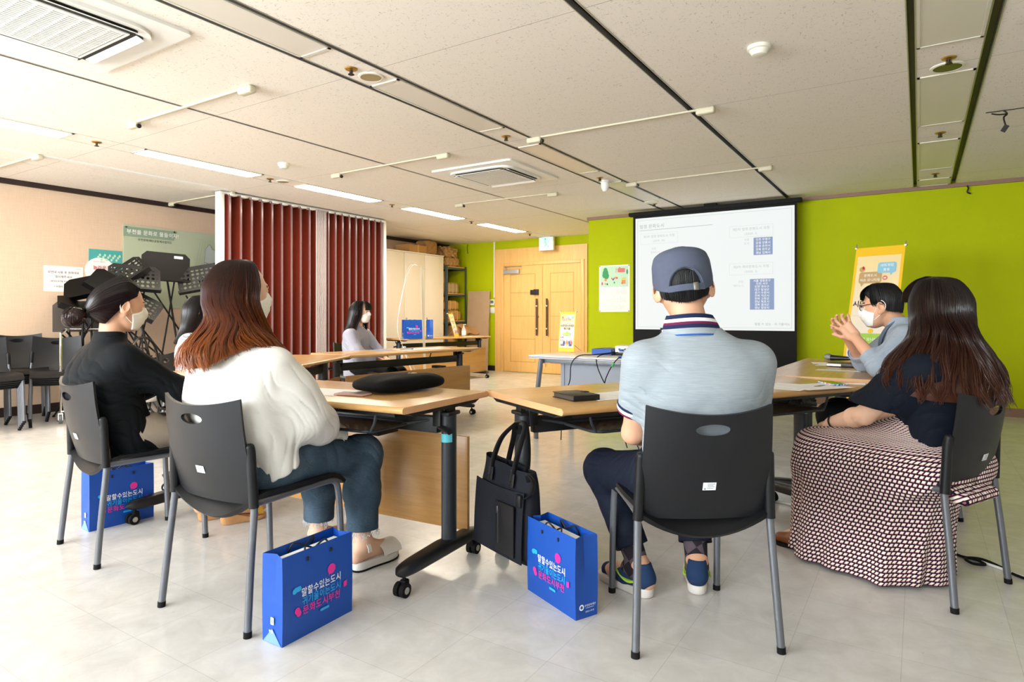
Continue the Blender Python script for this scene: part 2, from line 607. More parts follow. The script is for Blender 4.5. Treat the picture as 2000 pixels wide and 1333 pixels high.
tag(obj('door_lock', MB().bx(-6.10, -6.02, YB - .045, YB - .02, 1.46, 1.55, .005).bx(-6.02, -5.92, YB - .06, YB - .02, 1.455, 1.56, .006), m_track, d), 'black electronic lock')
obj('keyhole', MB().cyl((-5.94, YB - .03, 1.05), (-5.94, YB - .015, 1.05), .02), m_steel, d)
cz = obj('door_closer', MB().bx(-6.68, -6.33, YB - .09, YB - .02, 1.865, 1.945, .01), mat('closer_grey', 'b4b3b6', .4, .4), d)
obj('closer_arm', MB().bx(-6.66, -6.25, YB - .10, YB - .085, 1.99, 2.0).bx(-6.62, -6.60, YB - .10, YB - .085, 1.93, 2.0), m_steel, cz)
db = MB()
for x in (mid - .05, mid + .07):
    db.bx(x - .008, x + .008, YB - .04, YB - .02, .12, .25, .003)
obj('floor_bolt', db, m_steel, d)

# ------------------------------------------------------------------ ceiling fittings
m_lampon = mat('lamp_diffuser_lit', 'fffaf0', .5, emit=42.0, emitcol='fff0da')
m_lampoff = mat('lamp_diffuser_off', 'ddd6ca', .35)
m_lampframe = mat('lamp_frame', 'd9d3c6', .4)
WHICH = ['nearest', 'second nearest', 'third', 'fourth', 'farthest']
def lamp(x0, x1, y0, y1, lit, label, group):
    t = thing('ceiling_light', label, 'ceiling light', ((x0 + x1) / 2, (y0 + y1) / 2, CEIL), 0, group)
    w_, l_ = x1 - x0, y1 - y0
    f = MB()
    for a, b_, c, e in ((-w_ / 2, w_ / 2, -l_ / 2, -l_ / 2 + .02), (-w_ / 2, w_ / 2, l_ / 2 - .02, l_ / 2), (-w_ / 2, -w_ / 2 + .014, -l_ / 2, l_ / 2), (w_ / 2 - .014, w_ / 2, -l_ / 2, l_ / 2)):
        f.bx(a, b_, c, e, -.007, .0)
    obj('frame', f, m_lampframe, t, smooth=0)
    obj('diffuser', MB().bx(-w_ / 2 + .014, w_ / 2 - .014, -l_ / 2 + .02, l_ / 2 - .02, -.004, -.0005), m_lampon if lit else m_lampoff, t, smooth=0)
NB = ['next to the big cassette vent, cut by the picture edge', 'above the stored music stands', 'in front of the brown folding divider', 'just past the folding divider', 'nearest the wooden double door']
for k, yy in enumerate((1.16, 2.88, 4.60, 6.32, 8.05)):
    lamp(-5.862, -5.622, yy, yy + 1.18, True, 'lit fluorescent ceiling panel ' + NB[k], 'lit ceiling lights')
NB = ['beside the big air conditioner', 'just past the round speaker', 'beside the far air conditioner', 'beyond the white dome sensor']
for k, yy in enumerate((1.16, 2.86, 4.58, 6.32)):
    lamp(-2.90, -2.665, yy, yy + 1.18, False, 'unlit ceiling panel in the middle strip ' + NB[k], 'unlit lights of the middle strip')
NB = ['cut by the top picture edge', 'just past the round downlight', 'next but one past the round downlight', 'touching the green wall']
for k, yy in enumerate((2.88, 4.56, 6.28, 7.99)):
    lamp(-.008, .282, yy, min(yy + 1.18, YS - .04), False, 'unlit ceiling panel between the olive tracks, ' + NB[k], 'unlit lights of the olive strip')

m_grille = mat('grille_shadow', '8d8a80', .6)
def sprinkler(x, y, label):
    t = thing('sprinkler', label, 'sprinkler', (x, y, CEIL), 0, 'ceiling sprinklers')
    obj('escutcheon', MB().lathe([(.012, -.012), (.034, -.006), (.038, -.001), (.038, 0)], n=20), mat('brass', 'b88f45', .35, .8), t)
    h = MB().cyl((0, 0, -.03), (0, 0, -.002), .009, n=10).cyl((0, 0, -.036), (0, 0, -.033), .018, n=14)
    for s_ in (-1, 1):
        h.tube([(s_ * .011, 0, -.01), (s_ * .013, 0, -.025), (s_ * .004, 0, -.034)], .0025, 6)
    obj('head', h, mat('dark_metal', '3a352b', .4, .8), t)
for x, y, l in ((-2.79, 2.60, 'brass ceiling sprinkler beside the round speaker'), (-2.79, 4.25, 'brass ceiling sprinkler in the middle strip between two unlit panels'),
                (-2.8, 6.05, 'brass ceiling sprinkler beside the white dome sensor'), (-2.86, 7.83, 'brass ceiling sprinkler at the round disc near the projection screen'),
                (-5.74, 2.55, 'ceiling sprinkler between the first and second lit panels'), (-5.74, 4.22, 'ceiling sprinkler beside the small recessed disc above the divider'),
                (-5.74, 6.05, 'ceiling sprinkler before the fourth lit panel'), (-5.74, 7.78, 'ceiling sprinkler before the last lit panel'), (-5.74, 9.5, 'ceiling sprinkler past the last lit panel'),
                (.142, 4.30, 'brass ceiling sprinkler beside the round downlight'), (.142, 6.02, 'ceiling sprinkler in the olive strip, between the two farther gaps'), (.142, 7.72, 'ceiling sprinkler in the olive strip nearest the green wall')):
    sprinkler(x, y, l)
m_tan = mat('speaker_tan', 'a08d66', .6)
def disc(name, x, y, r, label, cat, dark):
    t = thing(name, label, cat, (x, y, CEIL))
    obj('rim', MB().lathe([(r * .8, -.004), (r * .85, -.009), (r, -.006), (r * 1.02, 0)], n=32), m_cream, t)
    obj('grille', MB().lathe([(.001, -.0075), (r * .84, -.0075), (r * .84, -.002)], n=32), dark, t)
disc('ceiling_speaker', -2.78, 2.75, .075, 'round tan ceiling speaker in the middle strip', 'speaker', m_tan)
disc('ceiling_speaker', -5.74, 4.38, .07, 'small round tan speaker in the lit strip above the divider', 'speaker', m_tan)
disc('downlight', .14, 4.45, .085, 'round recessed downlight with dark inside in the olive strip', 'downlight', mat('dark_glass', '55584f', .2, .5))
disc('ceiling_disc', -2.85, 7.69, .09, 'flat pale disc on the ceiling near the projection screen', 'ceiling disc', m_cream)
def smoke(x, y, r, label):
    t = thing('smoke_detector', label, 'smoke detector', (x, y, CEIL), 0, 'smoke detectors')
    obj('base', MB().lathe([(r * .9, -.022), (r, -.018), (r, 0)], n=28), m_cream, t)
    obj('sensing_head', MB().lathe([(r * .45, -.05), (r * .62, -.047), (r * .72, -.036), (r * .85, -.022)], n=28), m_cream, t)
smoke(-.72, 3.57, .06, 'cream smoke detector alone on the board near the olive strip')
smoke(-5.06, 3.87, .055, 'cream smoke detector between the lit strip and the thin track')
t = thing('dome_sensor', 'white egg-shaped dome sensor hanging from the middle strip', 'sensor', (-2.81, 6.2, CEIL))
obj('dome', MB().lathe([(.002, -.125), (.022, -.117), (.04, -.085), (.045, -.05), (.043, -.02)], n=24), m_white, t)
obj('arm', MB().bx(-.012, .012, -.01, .14, -.012, 0, .003).lathe([(.05, -.022), (.05, -.001)], n=20), m_white, t)

# ceiling rails with a detector block at each end
m_rail = mat('rail_cream', 'c6bfa6', .5)
def rail(x0, y0, x1, y1, label):
    t = thing('sensor_rail', label, 'sensor rail', (x0, y0, CEIL), math.atan2(y1 - y0, x1 - x0), 'ceiling sensor rails')
    L = math.hypot(x1 - x0, y1 - y0)
    obj('rail', MB().bx(.04, L - .05, -.011, .011, -.014, 0, .003), m_rail, t)
    obj('end_block', MB().bx(-.06, .07, -.025, .025, -.046, 0, .014, 3), m_rail, t)
    e = obj('end_block', MB().bx(L - .07, L + .06, -.028, .028, -.046, 0, .014, 3), m_rail, t)
    obj('lens', MB().cyl((.07, 0, -.035), (.085, 0, -.042), .016, n=14).cyl((.075, 0, -.037), (.0875, 0, -.043), .009, n=12), mat('lens_dark', '2c2c28', .2), t)
for a in ((-4.93, 2.44, -3.56, 2.45, 'cream sensor rail next to the big air conditioner'), (-4.97, 4.43, -3.56, 4.41, 'cream sensor rail between the smoke detector and the far air conditioner'),
          (-4.97, 6.47, -3.60, 6.49, 'cream sensor rail beyond the far air conditioner'), (-2.62, 4.40, -1.24, 4.42, 'cream sensor rail ending at the bright metal track, nearer one'),
          (-2.62, 6.46, -1.24, 6.46, 'cream sensor rail ending at the bright metal track, farther one'), (-8.0, 2.45, -6.65, 2.47, 'cream sensor rail beside the beige wall, cut by the picture edge'),
          (-8.0, 4.43, -6.75, 4.43, 'cream sensor rail above the music stands, behind the divider')):
    rail(*a)
rail(.50, 3.95, 1.8, 3.95, 'cream sensor rail past the olive strip, cut by the picture edge')
struct('trim_divider_rail', MB().bx(-6.665, -6.60, REAR_Y, 4.3, CEIL - .012, CEIL), m_white, smooth=0)
wi = MB().tube(bez([(.50, 5.60, CEIL - .001), (.52, 5.6, CEIL - .03), (.50, 5.58, CEIL - .06), (.515, 5.6, CEIL - .12)], 8), .006, 6)
wi.tube(bez([(.52, 5.6, CEIL - .03), (.47, 5.57, CEIL - .035), (.43, 5.55, CEIL - .028)], 6), .005, 6).box((.508, 5.6, CEIL - .13), (.03, .012, .05), (.3, .5, .2))
wi.tube([(.3 + .1, 5.6, CEIL - .003), (1.1, 5.62, CEIL - .003)], .003, 5)
tag(obj('loose_wire', wi, m_black), 'black wires hanging loose from the ceiling past the olive strip', 'wire')
wi = MB().tube(bez([(.44, 8.4, 2.47), (.45, 8.39, 2.44), (.44, 8.39, 2.40), (.47, 8.4, 2.38)], 8), .008, 6)
tag(obj('loose_wire', wi, m_black), 'short dark wire poking out under the brown trim of the green wall', 'wire')
wi = MB().tube(bez([(-7.55, 10.1, 2.49), (-7.56, 10.1, 2.40), (-7.54, 10.1, 2.30)], 8), .006, 6)
tag(obj('loose_wire', wi, m_black), 'thin wire hanging above the steel shelf by the green wall', 'wire')

# cassette air conditioners
def cassette(x, y, half, label):
    t = thing('air_conditioner', label, 'air conditioner', (x, y, CEIL), 0, 'ceiling air conditioners')
    P = rrect(2 * half, 2 * half, .03, 4)
    body = MB()
    body.prism(P, -.018, 0)
    inner = half - .10
    body.prism(rrect(2 * inner, 2 * inner, .14, 8), -.034, -.016)
    obj('panel', body, m_white, t)
    gh = half * .52
    obj('grille_recess', MB().bx(-gh, gh, -gh, gh, -.0355, -.033), m_grille, t, smooth=0)
    g = MB()
    n = 22
    for i in range(n + 1):
        q = -gh + 2 * gh * i / n
        g.bx(q - .006, q + .006, -gh, gh, -.043, -.035)
    for i in range(9):
        q = -gh + 2 * gh * i / 8
        g.bx(-gh, gh, q - .004, q + .004, -.042, -.035)
    g.bx(-gh - .02, gh + .02, gh, gh + .02, -.042, -.033).bx(-gh - .02, gh + .02, -gh - .02, -gh, -.042, -.033)
    g.bx(gh, gh + .02, -gh, gh, -.042, -.033).bx(-gh - .02, -gh, -gh, gh, -.042, -.033)
    obj('intake_grille', g, m_white, t, smooth=0)
    for k in range(4):
        a = k * PI / 2
        R_ = Matrix.Rotation(a, 4, 'Z')
        sl = MB()
        sl.prism(rrect(2 * gh * 1.15, .075, .03, 5), -.036, -.033, Matrix.Translation((0, inner - .075, 0)))
        s_ = MB().add([R_ @ Vector(p) for p in sl.v], sl.f)
        so = obj('air_slot', s_, m_track, t)
        fl = MB().box((0, inner - .062, -.040), (2 * gh * 1.1, .05, .004), (math.radians(-22), 0, 0))
        f2 = MB().add([R_ @ Vector(p) for p in fl.v], fl.f)
        obj('louvre', f2, m_white, so)
cassette(-3.58, 1.36, .47, 'big white cassette air conditioner cut by the top picture edge')
cassette(-3.62, 5.33, .47, 'smaller-looking cassette air conditioner in mid ceiling before the far door')

# exit sign
t = thing('exit_sign', 'lit green and white exit sign hanging above the double door', 'exit sign', (-5.67, YB - .17, 2.375))
obj('housing', MB().bx(-.15, .15, -.03, .03, -.125, .122, .006), m_white, t)
obj('ceiling_mount', MB().bx(-.09, .09, -.02, .02, .12, .132), m_white, t)
obj('lit_face', MB().bx(-.128, .128, -.0335, -.03, -.105, .105), mat('exit_face', '9fd8c0', .4, emit=.55, emitcol='c6ffe8'), t, smooth=0)
fg = MB()
fy = -.0345
for a in (((-.02, .055), (.0, .02), .022), ((.0, .02), (.01, -.02), .02), ((.01, -.02), (.05, -.045), .013), ((.05, -.045), (.045, -.08), .011), ((.01, -.02), (-.03, -.05), .013), ((-.03, -.05), (-.07, -.05), .011),
          ((-.005, .035), (.045, .02), .010), ((.045, .02), (.06, .045), .009), ((-.01, .035), (-.05, .015), .010)):
    (x0, z0), (x1, z1), r = a
    fg.tube([(x0, fy, z0), (x1, fy, z1)], r, 8, flat=.06)
fg.prism(circ(.018, 16, (-.012, .08)), 0, .001, Matrix(((1, 0, 0, 0), (0, 0, -1, fy), (0, 1, 0, 0), (0, 0, 0, 1))))
obj('running_figure', fg, mat('exit_green', '2fae7a', .4, emit=.8), t)

# light switch and thermostat by the door
t = thing('thermostat', 'white thermostat with grey display on the green strip left of the door', 'thermostat', (-7.0, YB, 1.33))
obj('housing', MB().bx(-.075, .075, -.025, 0, -.055, .055, .006), m_white, t)
obj('display', MB().bx(-.01, .06, -.0265, -.024, -.02, .035), mat('lcd', '6f7f7a', .2), t, smooth=0)
t = thing('light_switch', 'white wall switch plate under the thermostat', 'light switch', (-6.985, YB, 1.175))
obj('plate', MB().bx(-.065, .065, -.012, 0, -.06, .06, .004), m_white, t)
obj('rocker', MB().bx(-.045, .045, -.016, -.01, -.04, .04, .003), m_white, t)
# ================================================================== furniture builders
m_seatplast = mat('chair_plastic', '191a1e', 0.4, spec=.3, bump=0.15, bscale=900)
m_sleeve = mat('chair_black_plastic', '0e0f12', 0.45, spec=.3)
m_chairleg = mat('chair_grey_tube', '6b6e74', 0.35, 0.55)
m_rubber = mat('rubber', '121212', 0.7)
m_label = mat('sticker_white', 'eef0f4', 0.45)
m_labelink = mat('sticker_ink', '8b8f98', 0.5)

def holes_mat(name, col, su, sv, ru, rv, au, av, rough=.4, metal=.3, lim=None, shift=True, axes=(0, 1)):
    """sheet metal with rows of punched holes (object space)"""
    m = mat(name, col, rough, metal)
    nt, b = nodes_of(m)
    out = [n for n in nt.nodes if n.type == 'OUTPUT_MATERIAL'][0]
    v = ocoord(nt)
    sp = nt.nodes.new('ShaderNodeSeparateXYZ'); nt.links.new(v, sp.inputs[0])
    u_ = nmath(nt, 'DIVIDE', sp.outputs[axes[0]], su)
    v_ = nmath(nt, 'DIVIDE', sp.outputs[axes[1]], sv)
    if shift:
        row = nmath(nt, 'FLOOR', nmath(nt, 'ADD', v_, 100.0))
        u_ = nmath(nt, 'ADD', u_, nmath(nt, 'MULTIPLY', nmath(nt, 'MODULO', row, 2.0), 0.5))
    fu = nmath(nt, 'SUBTRACT', nmath(nt, 'FRACT', nmath(nt, 'ADD', u_, 100.0)), 0.5)
    fv = nmath(nt, 'SUBTRACT', nmath(nt, 'FRACT', nmath(nt, 'ADD', v_, 100.0)), 0.5)
    d2 = nmath(nt, 'ADD', nmath(nt, 'POWER', nmath(nt, 'DIVIDE', nmath(nt, 'ABSOLUTE', fu), ru / su), 2.0), nmath(nt, 'POWER', nmath(nt, 'DIVIDE', nmath(nt, 'ABSOLUTE', fv), rv / sv), 2.0))
    h = nmath(nt, 'LESS_THAN', d2, 1.0)
    if lim:
        h = nmath(nt, 'MULTIPLY', h, nmath(nt, 'LESS_THAN', nmath(nt, 'ABSOLUTE', sp.outputs[axes[0]]), lim[0]))
        h = nmath(nt, 'MULTIPLY', h, nmath(nt, 'GREATER_THAN', sp.outputs[axes[1]], lim[1]))
        h = nmath(nt, 'MULTIPLY', h, nmath(nt, 'LESS_THAN', sp.outputs[axes[1]], lim[2]))
    tr = nt.nodes.new('ShaderNodeBsdfTransparent')
    mx = nt.nodes.new('ShaderNodeMixShader')
    nt.links.new(h, mx.inputs[0]); nt.links.new(b.outputs[0], mx.inputs[1]); nt.links.new(tr.outputs[0], mx.inputs[2])
    nt.links.new(mx.outputs[0], out.inputs['Surface'])
    return m

def boolean_cut(o, cutter):
    bm = bmesh.new(); bm.from_mesh(cutter.data); bmesh.ops.recalc_face_normals(bm, faces=bm.faces); bm.to_mesh(cutter.data); bm.free()
    bm = bmesh.new(); bm.from_mesh(o.data); bmesh.ops.recalc_face_normals(bm, faces=bm.faces); bm.to_mesh(o.data); bm.free()
    md = o.modifiers.new('cut', 'BOOLEAN')
    md.operation = 'DIFFERENCE'
    md.solver = 'EXACT'
    md.object = cutter
    dg = bpy.context.evaluated_depsgraph_get()
    me = bpy.data.meshes.new_from_object(o.evaluated_get(dg))
    o.modifiers.clear()
    o.data = me
    bpy.data.objects.remove(cutter)

# ------------------------------------------------------------------ stacking chair (origin: floor between the rear feet, faces +y)
def back_pt(u, v):
    hw = 0.212 - 0.012 * v
    return (u * hw, 0.018 - 0.085 * v - 0.012 * math.sin(PI * v) + 0.045 * u * u * (0.6 + .4 * v) , 0.418 + 0.340 * v + 0.026 * u * u * v)
def make_chair(label):
    t = thing('stacking_chair', label, 'chair')
    bk = obj('backrest', MB().grid(lambda a, c: back_pt(2 * a - 1, c), 28, 18, thick=.011), m_seatplast, t)
    cut = MB()
    hz = 0.418 + 0.340 * .86
    cut.prism(circ(.056, 28, (0, hz), .0185), -.2, .1, Matrix(((1, 0, 0, 0), (0, 0, 1, 0), (0, 1, 0, 0), (0, 0, 0, 1))))
    boolean_cut(bk, obj('cutter', cut, m_seatplast, smooth=0))
    me = bk.data
    me.polygons.foreach_set('use_smooth', [True] * len(me.polygons)); me.set_sharp_from_angle(angle=math.radians(40))
    lb = MB()
    lz = .53
    def lp(x, z, off):
        v = (z - .418) / .340
        p = back_pt((x) / (.212 - .012 * v), v)
        return (p[0], p[1] - .0072 - off, z)
    lb.grid(lambda a, c: lp(-.022 + .042 * a, lz - .013 + .026 * c, .0006), 6, 3)
    lo = tag(obj('sticker', lb, m_label, bk), 'white inventory sticker')
    ink = MB()
    for r in range(4):
        z = lz + .007 - r * .0048
        ink.grid(lambda a, c: lp(-.008 + .024 * a * (1 - .2 * (r % 2)), z + .0018 * c, .0011), 4, 1)
    ink.grid(lambda a, c: lp(-.018 + .006 * a, lz - .011 + .005 * c, .0011), 2, 1)
    lo2 = ink
    # ink belongs to the same label mesh as a second material
    k = len(lb.v)
    me = lo.data
    both = MB(); both.add(lb.v, lb.f); both.cm = 1; both.add(ink.v, ink.f)
    n2 = bpy.data.meshes.new('sticker'); n2.from_pydata(both.v, [], both.f)
    n2.materials.append(m_label); n2.materials.append(m_labelink); n2.polygons.foreach_set('material_index', both.mi); n2.update()
    lo.data = n2
    def seat(a, c):
        x = (2 * a - 1); y = .01 + .45 * c
        hw = .205 + .012 * math.sin(PI * c)
        z = .447 - .014 * (1 - x * x) * (1 - .5 * c) - .045 * max(0, (c - .8) / .2) ** 2 - .055 * (1 - x * x) * max(0, 1 - c / .22) ** 1.5 - .02 * max(0, 1 - c / .12)
        return (x * hw, y, z)
    obj('seat', MB().grid(seat, 16, 20, thick=.016), m_sleeve, t)
    for s_ in (-1, 1):
        r = MB().tube(bez([(s_ * .232, -.02, .012), (s_ * .222, .0, .22), (s_ * .214, .022, .43), (s_ * .209, .02, .52)], 6), .0125, 14)
        l = obj('rear_leg', r, m_chairleg, t)
        obj('rubber_foot', MB().cyl((s_ * .2325, -.0205, 0), (s_ * .232, -.0195, .02), .0138, n=14), m_rubber, l)
        sl = MB().tube(bez([(s_ * .2145, .019, .415), (s_ * .211, .016, .50), (s_ * .207, .012, .60), (s_ * .204, .005, .63)], 6), [.0165] * 13 + [.0165, .0165, .016, .0155, .014, .008], 14)
        obj('back_sleeve', sl, m_sleeve, t)
        f = MB().tube(bez([(s_ * .205, .445, .012), (s_ * .203, .435, .25), (s_ * .2, .425, .38), (s_ * .199, .405, .415), (s_ * .199, .36, .424), (s_ * .2, .2, .424), (s_ * .206, .06, .424), (s_ * .213, .02, .424)], 5), .0125, 14)
        l = obj('front_leg', f, m_chairleg, t)
        obj('rubber_foot', MB().cyl((s_ * .205, .4455, 0), (s_ * .205, .445, .02), .0138, n=14), m_rubber, l)
    return t

CHAIR_GROUP = 'stacking chairs around the tables'
rad = math.radians
ch_man = make_chair('black stacking chair the man in the grey cap sits on')
ch_man.location = (-.563, 2.01, 0); ch_man.rotation_euler = (0, 0, rad(126 - 90)); ch_man['group'] = CHAIR_GROUP
ch_w = dup(ch_man, (-2.093, 1.285, 0), rad(4), 'dark grey stacking chair the woman in the white blouse sits on')
ch_b = dup(ch_man, (-3.126, 1.333, 0), rad(-6), 'dark grey stacking chair the woman in the black shirt sits on')
ch_r = dup(ch_man, (.185, 2.971, 0), rad(155.8 - 90), 'black stacking chair the woman in the patterned skirt sits on')
ch_p = dup(ch_man, (.185, 4.23, 0), rad(84), 'black stacking chair the man in the grey jacket sits on')
ch_g = dup(ch_man, (-5.22, 4.83, 0), rad(-88), 'black stacking chair of the woman in the pale grey blouse')
ch_s = dup(ch_man, (-4.93, 2.74, 0), rad(-50), 'black stacking chair of the person in the striped top')
def stack(x, y, ang, n, where):
    for k in range(n):
        nm = {0: 'bottom', n - 1: 'top'}.get(k)
        ordn = ['bottom', 'second from bottom', 'third from bottom', 'fourth from bottom', 'fifth from bottom', 'sixth from bottom'][k]
        a = rad(ang)
        dup(ch_man, (x + .030 * k * math.cos(a), y + .030 * k * math.sin(a), .02 * k), a - PI / 2,
            'black chair, %s of the %s' % ('topmost' if k == n - 1 else ordn, where), 'stacked chairs by the beige wall')
stack(-7.47, 2.28, -3, 5, 'stack cut by the picture edge')
stack(-7.42, 2.93, -22, 5, 'low stack beside the music stands')
stack(-7.84, 2.72, -14, 6, 'stack behind the low one, touching the wall')

# ------------------------------------------------------------------ folding training table (faces: users at -y)
m_top = wood('table_laminate', 'b98b56', 'c5995f', 'cea56c', 0, 0.26)
m_edge = mat('table_edge', 'd6a476', 0.35, var=.05, vscale=20)
m_panel = wood('modesty_wood', 'b0804a', 'bd8d54', 'c89a62', 0, 0.3)
m_tleg = mat('table_leg_grey', '33373c', 0.4, 0.3)
m_tblk = mat('table_black', '101113', 0.42)
m_tray = holes_mat('perforated_tray', '3a332f', .05, .026, .016, .006, 0, 1)
m_teal = mat('teal_sticker', '58b7c4', .5)
def make_table(label, L, W, sticker=0, leglen=.58, tray=True, panel=True):
    t = thing('folding_table', label, 'table', group='wheeled folding tables')
    z1, z0 = .72, .694
    ph = W / 2
    prof = [(-ph + .013, z0)]
    for k in range(7):
        a = rad(-90 - 30 * k)
        prof.append((-ph + .013 + .013 * math.cos(a), (z0 + z1) / 2 + .013 * math.sin(a)))
    for k in range(7):
        a = rad(90 - 30 * k)
        prof.append((ph - .013 + .013 * math.cos(a), (z0 + z1) / 2 + .013 * math.sin(a)))
    M_ = Matrix(((0, 0, 1, 0), (1, 0, 0, 0), (0, 1, 0, 0), (0, 0, 0, 1)))
    obj('tabletop', MB().prism(prof[1:], -L / 2 + .003, L / 2 - .003, M_), m_top, t, smooth=40)
    for s_ in (-1, 1):
        ed = MB().prism([(y * .999, (z - .707) * .99 + .707) for y, z in prof[1:]], s_ * (L / 2 - .003) if s_ > 0 else -L / 2, L / 2 if s_ > 0 else -L / 2 + .003, M_)
        obj('edge_band', ed, m_edge, t, smooth=40)
    py = .045
    for s_ in (-1, 1):
        x = s_ * (L / 2 - .035)
        leg = MB()
        leg.prism([(x + .028 * math.cos(a) , py + .04 * math.sin(a)) for a in [2 * PI * k / 20 for k in range(20)]], .10, .655)
        lo = obj('leg', leg, m_tleg, t)
        cap = MB().bx(x - .03, x + .03, py - .045, py + .045, .645, .662, .006).bx(x - .012, x + .012, py - .015, py + .03, .655, .69)
        cap.bx(x - .02 - s_ * .03, x + .02 - s_ * .03, py - .05, py - .02, .60, .685, .004)
        obj('post_cap', cap, m_tblk, lo)
        kn = MB().tube([(x - .03, py - .03, .60), (x + s_ * .045, py - .06, .585)], .012, 10)
        obj('lock_knob', kn, m_tblk, lo)
        foot = MB()
        n = 14
        def fp(u, v, x=x):
            a = 2 * PI * u
            q = 2 * v - 1
            e = (1 - abs(q) ** 8) ** .5
            h = .026 + .004 * (1 - abs(q)) ; w_ = .036 - .006 * abs(q)
            return (x + w_ * e * math.copysign(abs(math.cos(a)) ** .6, math.cos(a)), py + q * leglen / 2 - .06, .096 + .006 * (1 - abs(q)) + h * e * math.copysign(abs(math.sin(a)) ** .6, math.sin(a)))
        foot.grid(fp, 20, 24, closed_u=True)
        fo = obj('foot', foot, m_tblk, t)
        for q in (-1, 1):
            y = py - .06 + q * (leglen / 2 - .05)
            cs = MB()
            for d_ in (-.014, .014):
                cs.cyl((x + d_ - .009, y + q * .012, .027), (x + d_ + .009, y + q * .012, .027), .027, n=20)
            cs.bx(x - .014, x + .014, y - .012, y + .018, .03, .062, .006).cyl((x, y, .055), (x, y, .08), .007, n=10)
            cs.cm = 1
            for d_ in (-.024, .024):
                cs.cyl((x + d_ - .001, y + q * .012, .027), (x + d_ + .001, y + q * .012, .027), .013, n=16)
            obj('caster', cs, [m_rubber, m_alu], fo)
        sup = MB()
        sup.prism([(-ph + .05, .692), (-ph + .09, .676), (ph - .09, .676), (ph - .05, .692)], x - .02, x + .02, M_)
        obj('top_support', sup, m_tblk, t, smooth=0)
    obj('crossbeam', MB().bx(-L / 2 + .085, L / 2 - .085, py - .018, py + .018, .565, .635, .004).bx(-L / 2 + .085, L / 2 - .085, -ph + .06, -ph + .075, .672, .69), m_tblk, t)
    if tray:
        tx = L / 2 - .21
        tr = MB()
        tr.prism([(a * 1, b_) for a, b_ in [(p[0], p[1] - .115) for p in rrect(2 * tx, .27, .05, 5)]], .598, .600)
        to = obj('under_tray', tr, m_tray, t, smooth=0)
        rim = MB().tube([(p[0], p[1] - .115, .602) for p in rrect(2 * tx, .27, .05, 6)], .006, 8, closed=True)
        for s_ in (-1, 1):
            rim.tube(bez([(s_ * (tx - .01), -.235, .602), (s_ * (tx + .012), -.235, .64), (s_ * (tx + .02), -.235, .69)], 5), .006, 8)
            rim.tube([(s_ * (tx - .01), -.02, .602), (s_ * (tx + .12), .05, .625)], .006, 8)
        obj('tray_frame', rim, m_tleg, to)
    if panel:
      obj('modesty_panel', MB().bx(-L / 2 + .03, L / 2 - .03, py + .135, py + .153, .115, .53, .002), m_panel, t)
    for x in (-L * .25, L * .25) if panel else ():
        obj('panel_bracket', MB().bx(x - .035, x + .035, py - .005, py + .138, .52, .545, .003), m_tblk, t)
    if sticker:
        x = sticker * (L / 2 - .035)
        sx = MB().grid(lambda a, c: (x + .0285 * math.sin((a - .5) * 1.3 * 1.3 + (0.35 if sticker > 0 else -.2)), py - .0408 * math.cos((a - .5) * 1.3 * 1.3 + (.35 if sticker > 0 else -.2)), .535 + .035 * c), 8, 1)
        tag(obj('sticker', sx, m_teal, t), 'teal sticker on the post')
    return t
def place(t, x, y, rz):
    t.location = (x, y, 0); t.rotation_euler = (0, 0, rad(rz)); return t
tA = place(make_table('wheeled folding table with a black pouch on it, before the woman in white', 1.80, .62, 1), -2.522, 1.989, 4)
tB = place(make_table('wheeled folding table before the man in the grey cap, black bag hung on its post', 1.78, .69, 1, panel=False), -.935, 2.979, 59.5)
tE = place(make_table('wheeled folding table with a microphone on it, before the man in the grey jacket', 1.72, .60, panel=False), -.485, 4.74, -90 + 180 - 1)
tC = place(make_table('wheeled folding table at the end of the back row, no papers on it', 1.80, .60), -4.01, 2.98, -61.1)
tD = place(make_table('wheeled folding table before the woman in the pale grey blouse', 1.68, .60), -4.365, 4.73, -95.7)
tR = place(make_table('wheeled folding desk with blue paper bags and hand sanitizer, before the white cabinets', 1.80, .60), -6.6, 8.067, -100)

# ------------------------------------------------------------------ white projector desk
t = thing('desk', 'white desk with navy edge stripes and grey legs, carrying the projector', 'desk', (-2.12, 5.08, 0), rad(.5))
m_desktop = mat('desk_white', 'ddd8cf', .25)
m_navy = mat('desk_navy_stripe', '2b2f6b', .4)
m_dleg = mat('desk_grey', '7b8088', .4, .3)
DL, DW = .75, .35
obj('desktop', MB().bx(-DL, DL, -DW, DW, .692, .72, .004), m_desktop, t)
sb = MB()
for z in (.701, .708):
    sb.bx(-DL - .001, DL + .001, -DW - .001, DW + .001, z - .0018, z + .0018)
obj('edge_stripe', sb, m_navy, t, smooth=0)
for s_ in (-1, 1):
    for q in (-1, 1):
        x0, x1 = s_ * (DL - .10), s_ * (DL - .07)
        lg = MB().tube(bez([(x0, q * (DW - .10), .675), (x0, q * (DW - .05), .672), (x0, q * (DW - .035), .64), (x1, q * (DW - .02), .3), (x1, q * (DW - .01), .0)], 6), .021, 12, flat=1.4)
        obj('leg', lg, m_dleg, t)
    obj('leg_rail', MB().bx(s_ * (DL - .10) - .02, s_ * (DL - .10) + .02, -DW + .08, DW - .08, .655, .692, .004), m_dleg, t)
obj('apron', MB().bx(-DL + .11, DL - .11, -DW + .06, -DW + .10, .655, .692, .003), m_dleg, t)
obj('modesty_panel', MB().bx(-DL + .22, DL - .16, -.10, -.08, .24, .69, .003).bx(-DL + .19, -DL + .225, -.11, -.07, .24, .69, .004), mat('desk_panel', '9aa0ac', .5), t)

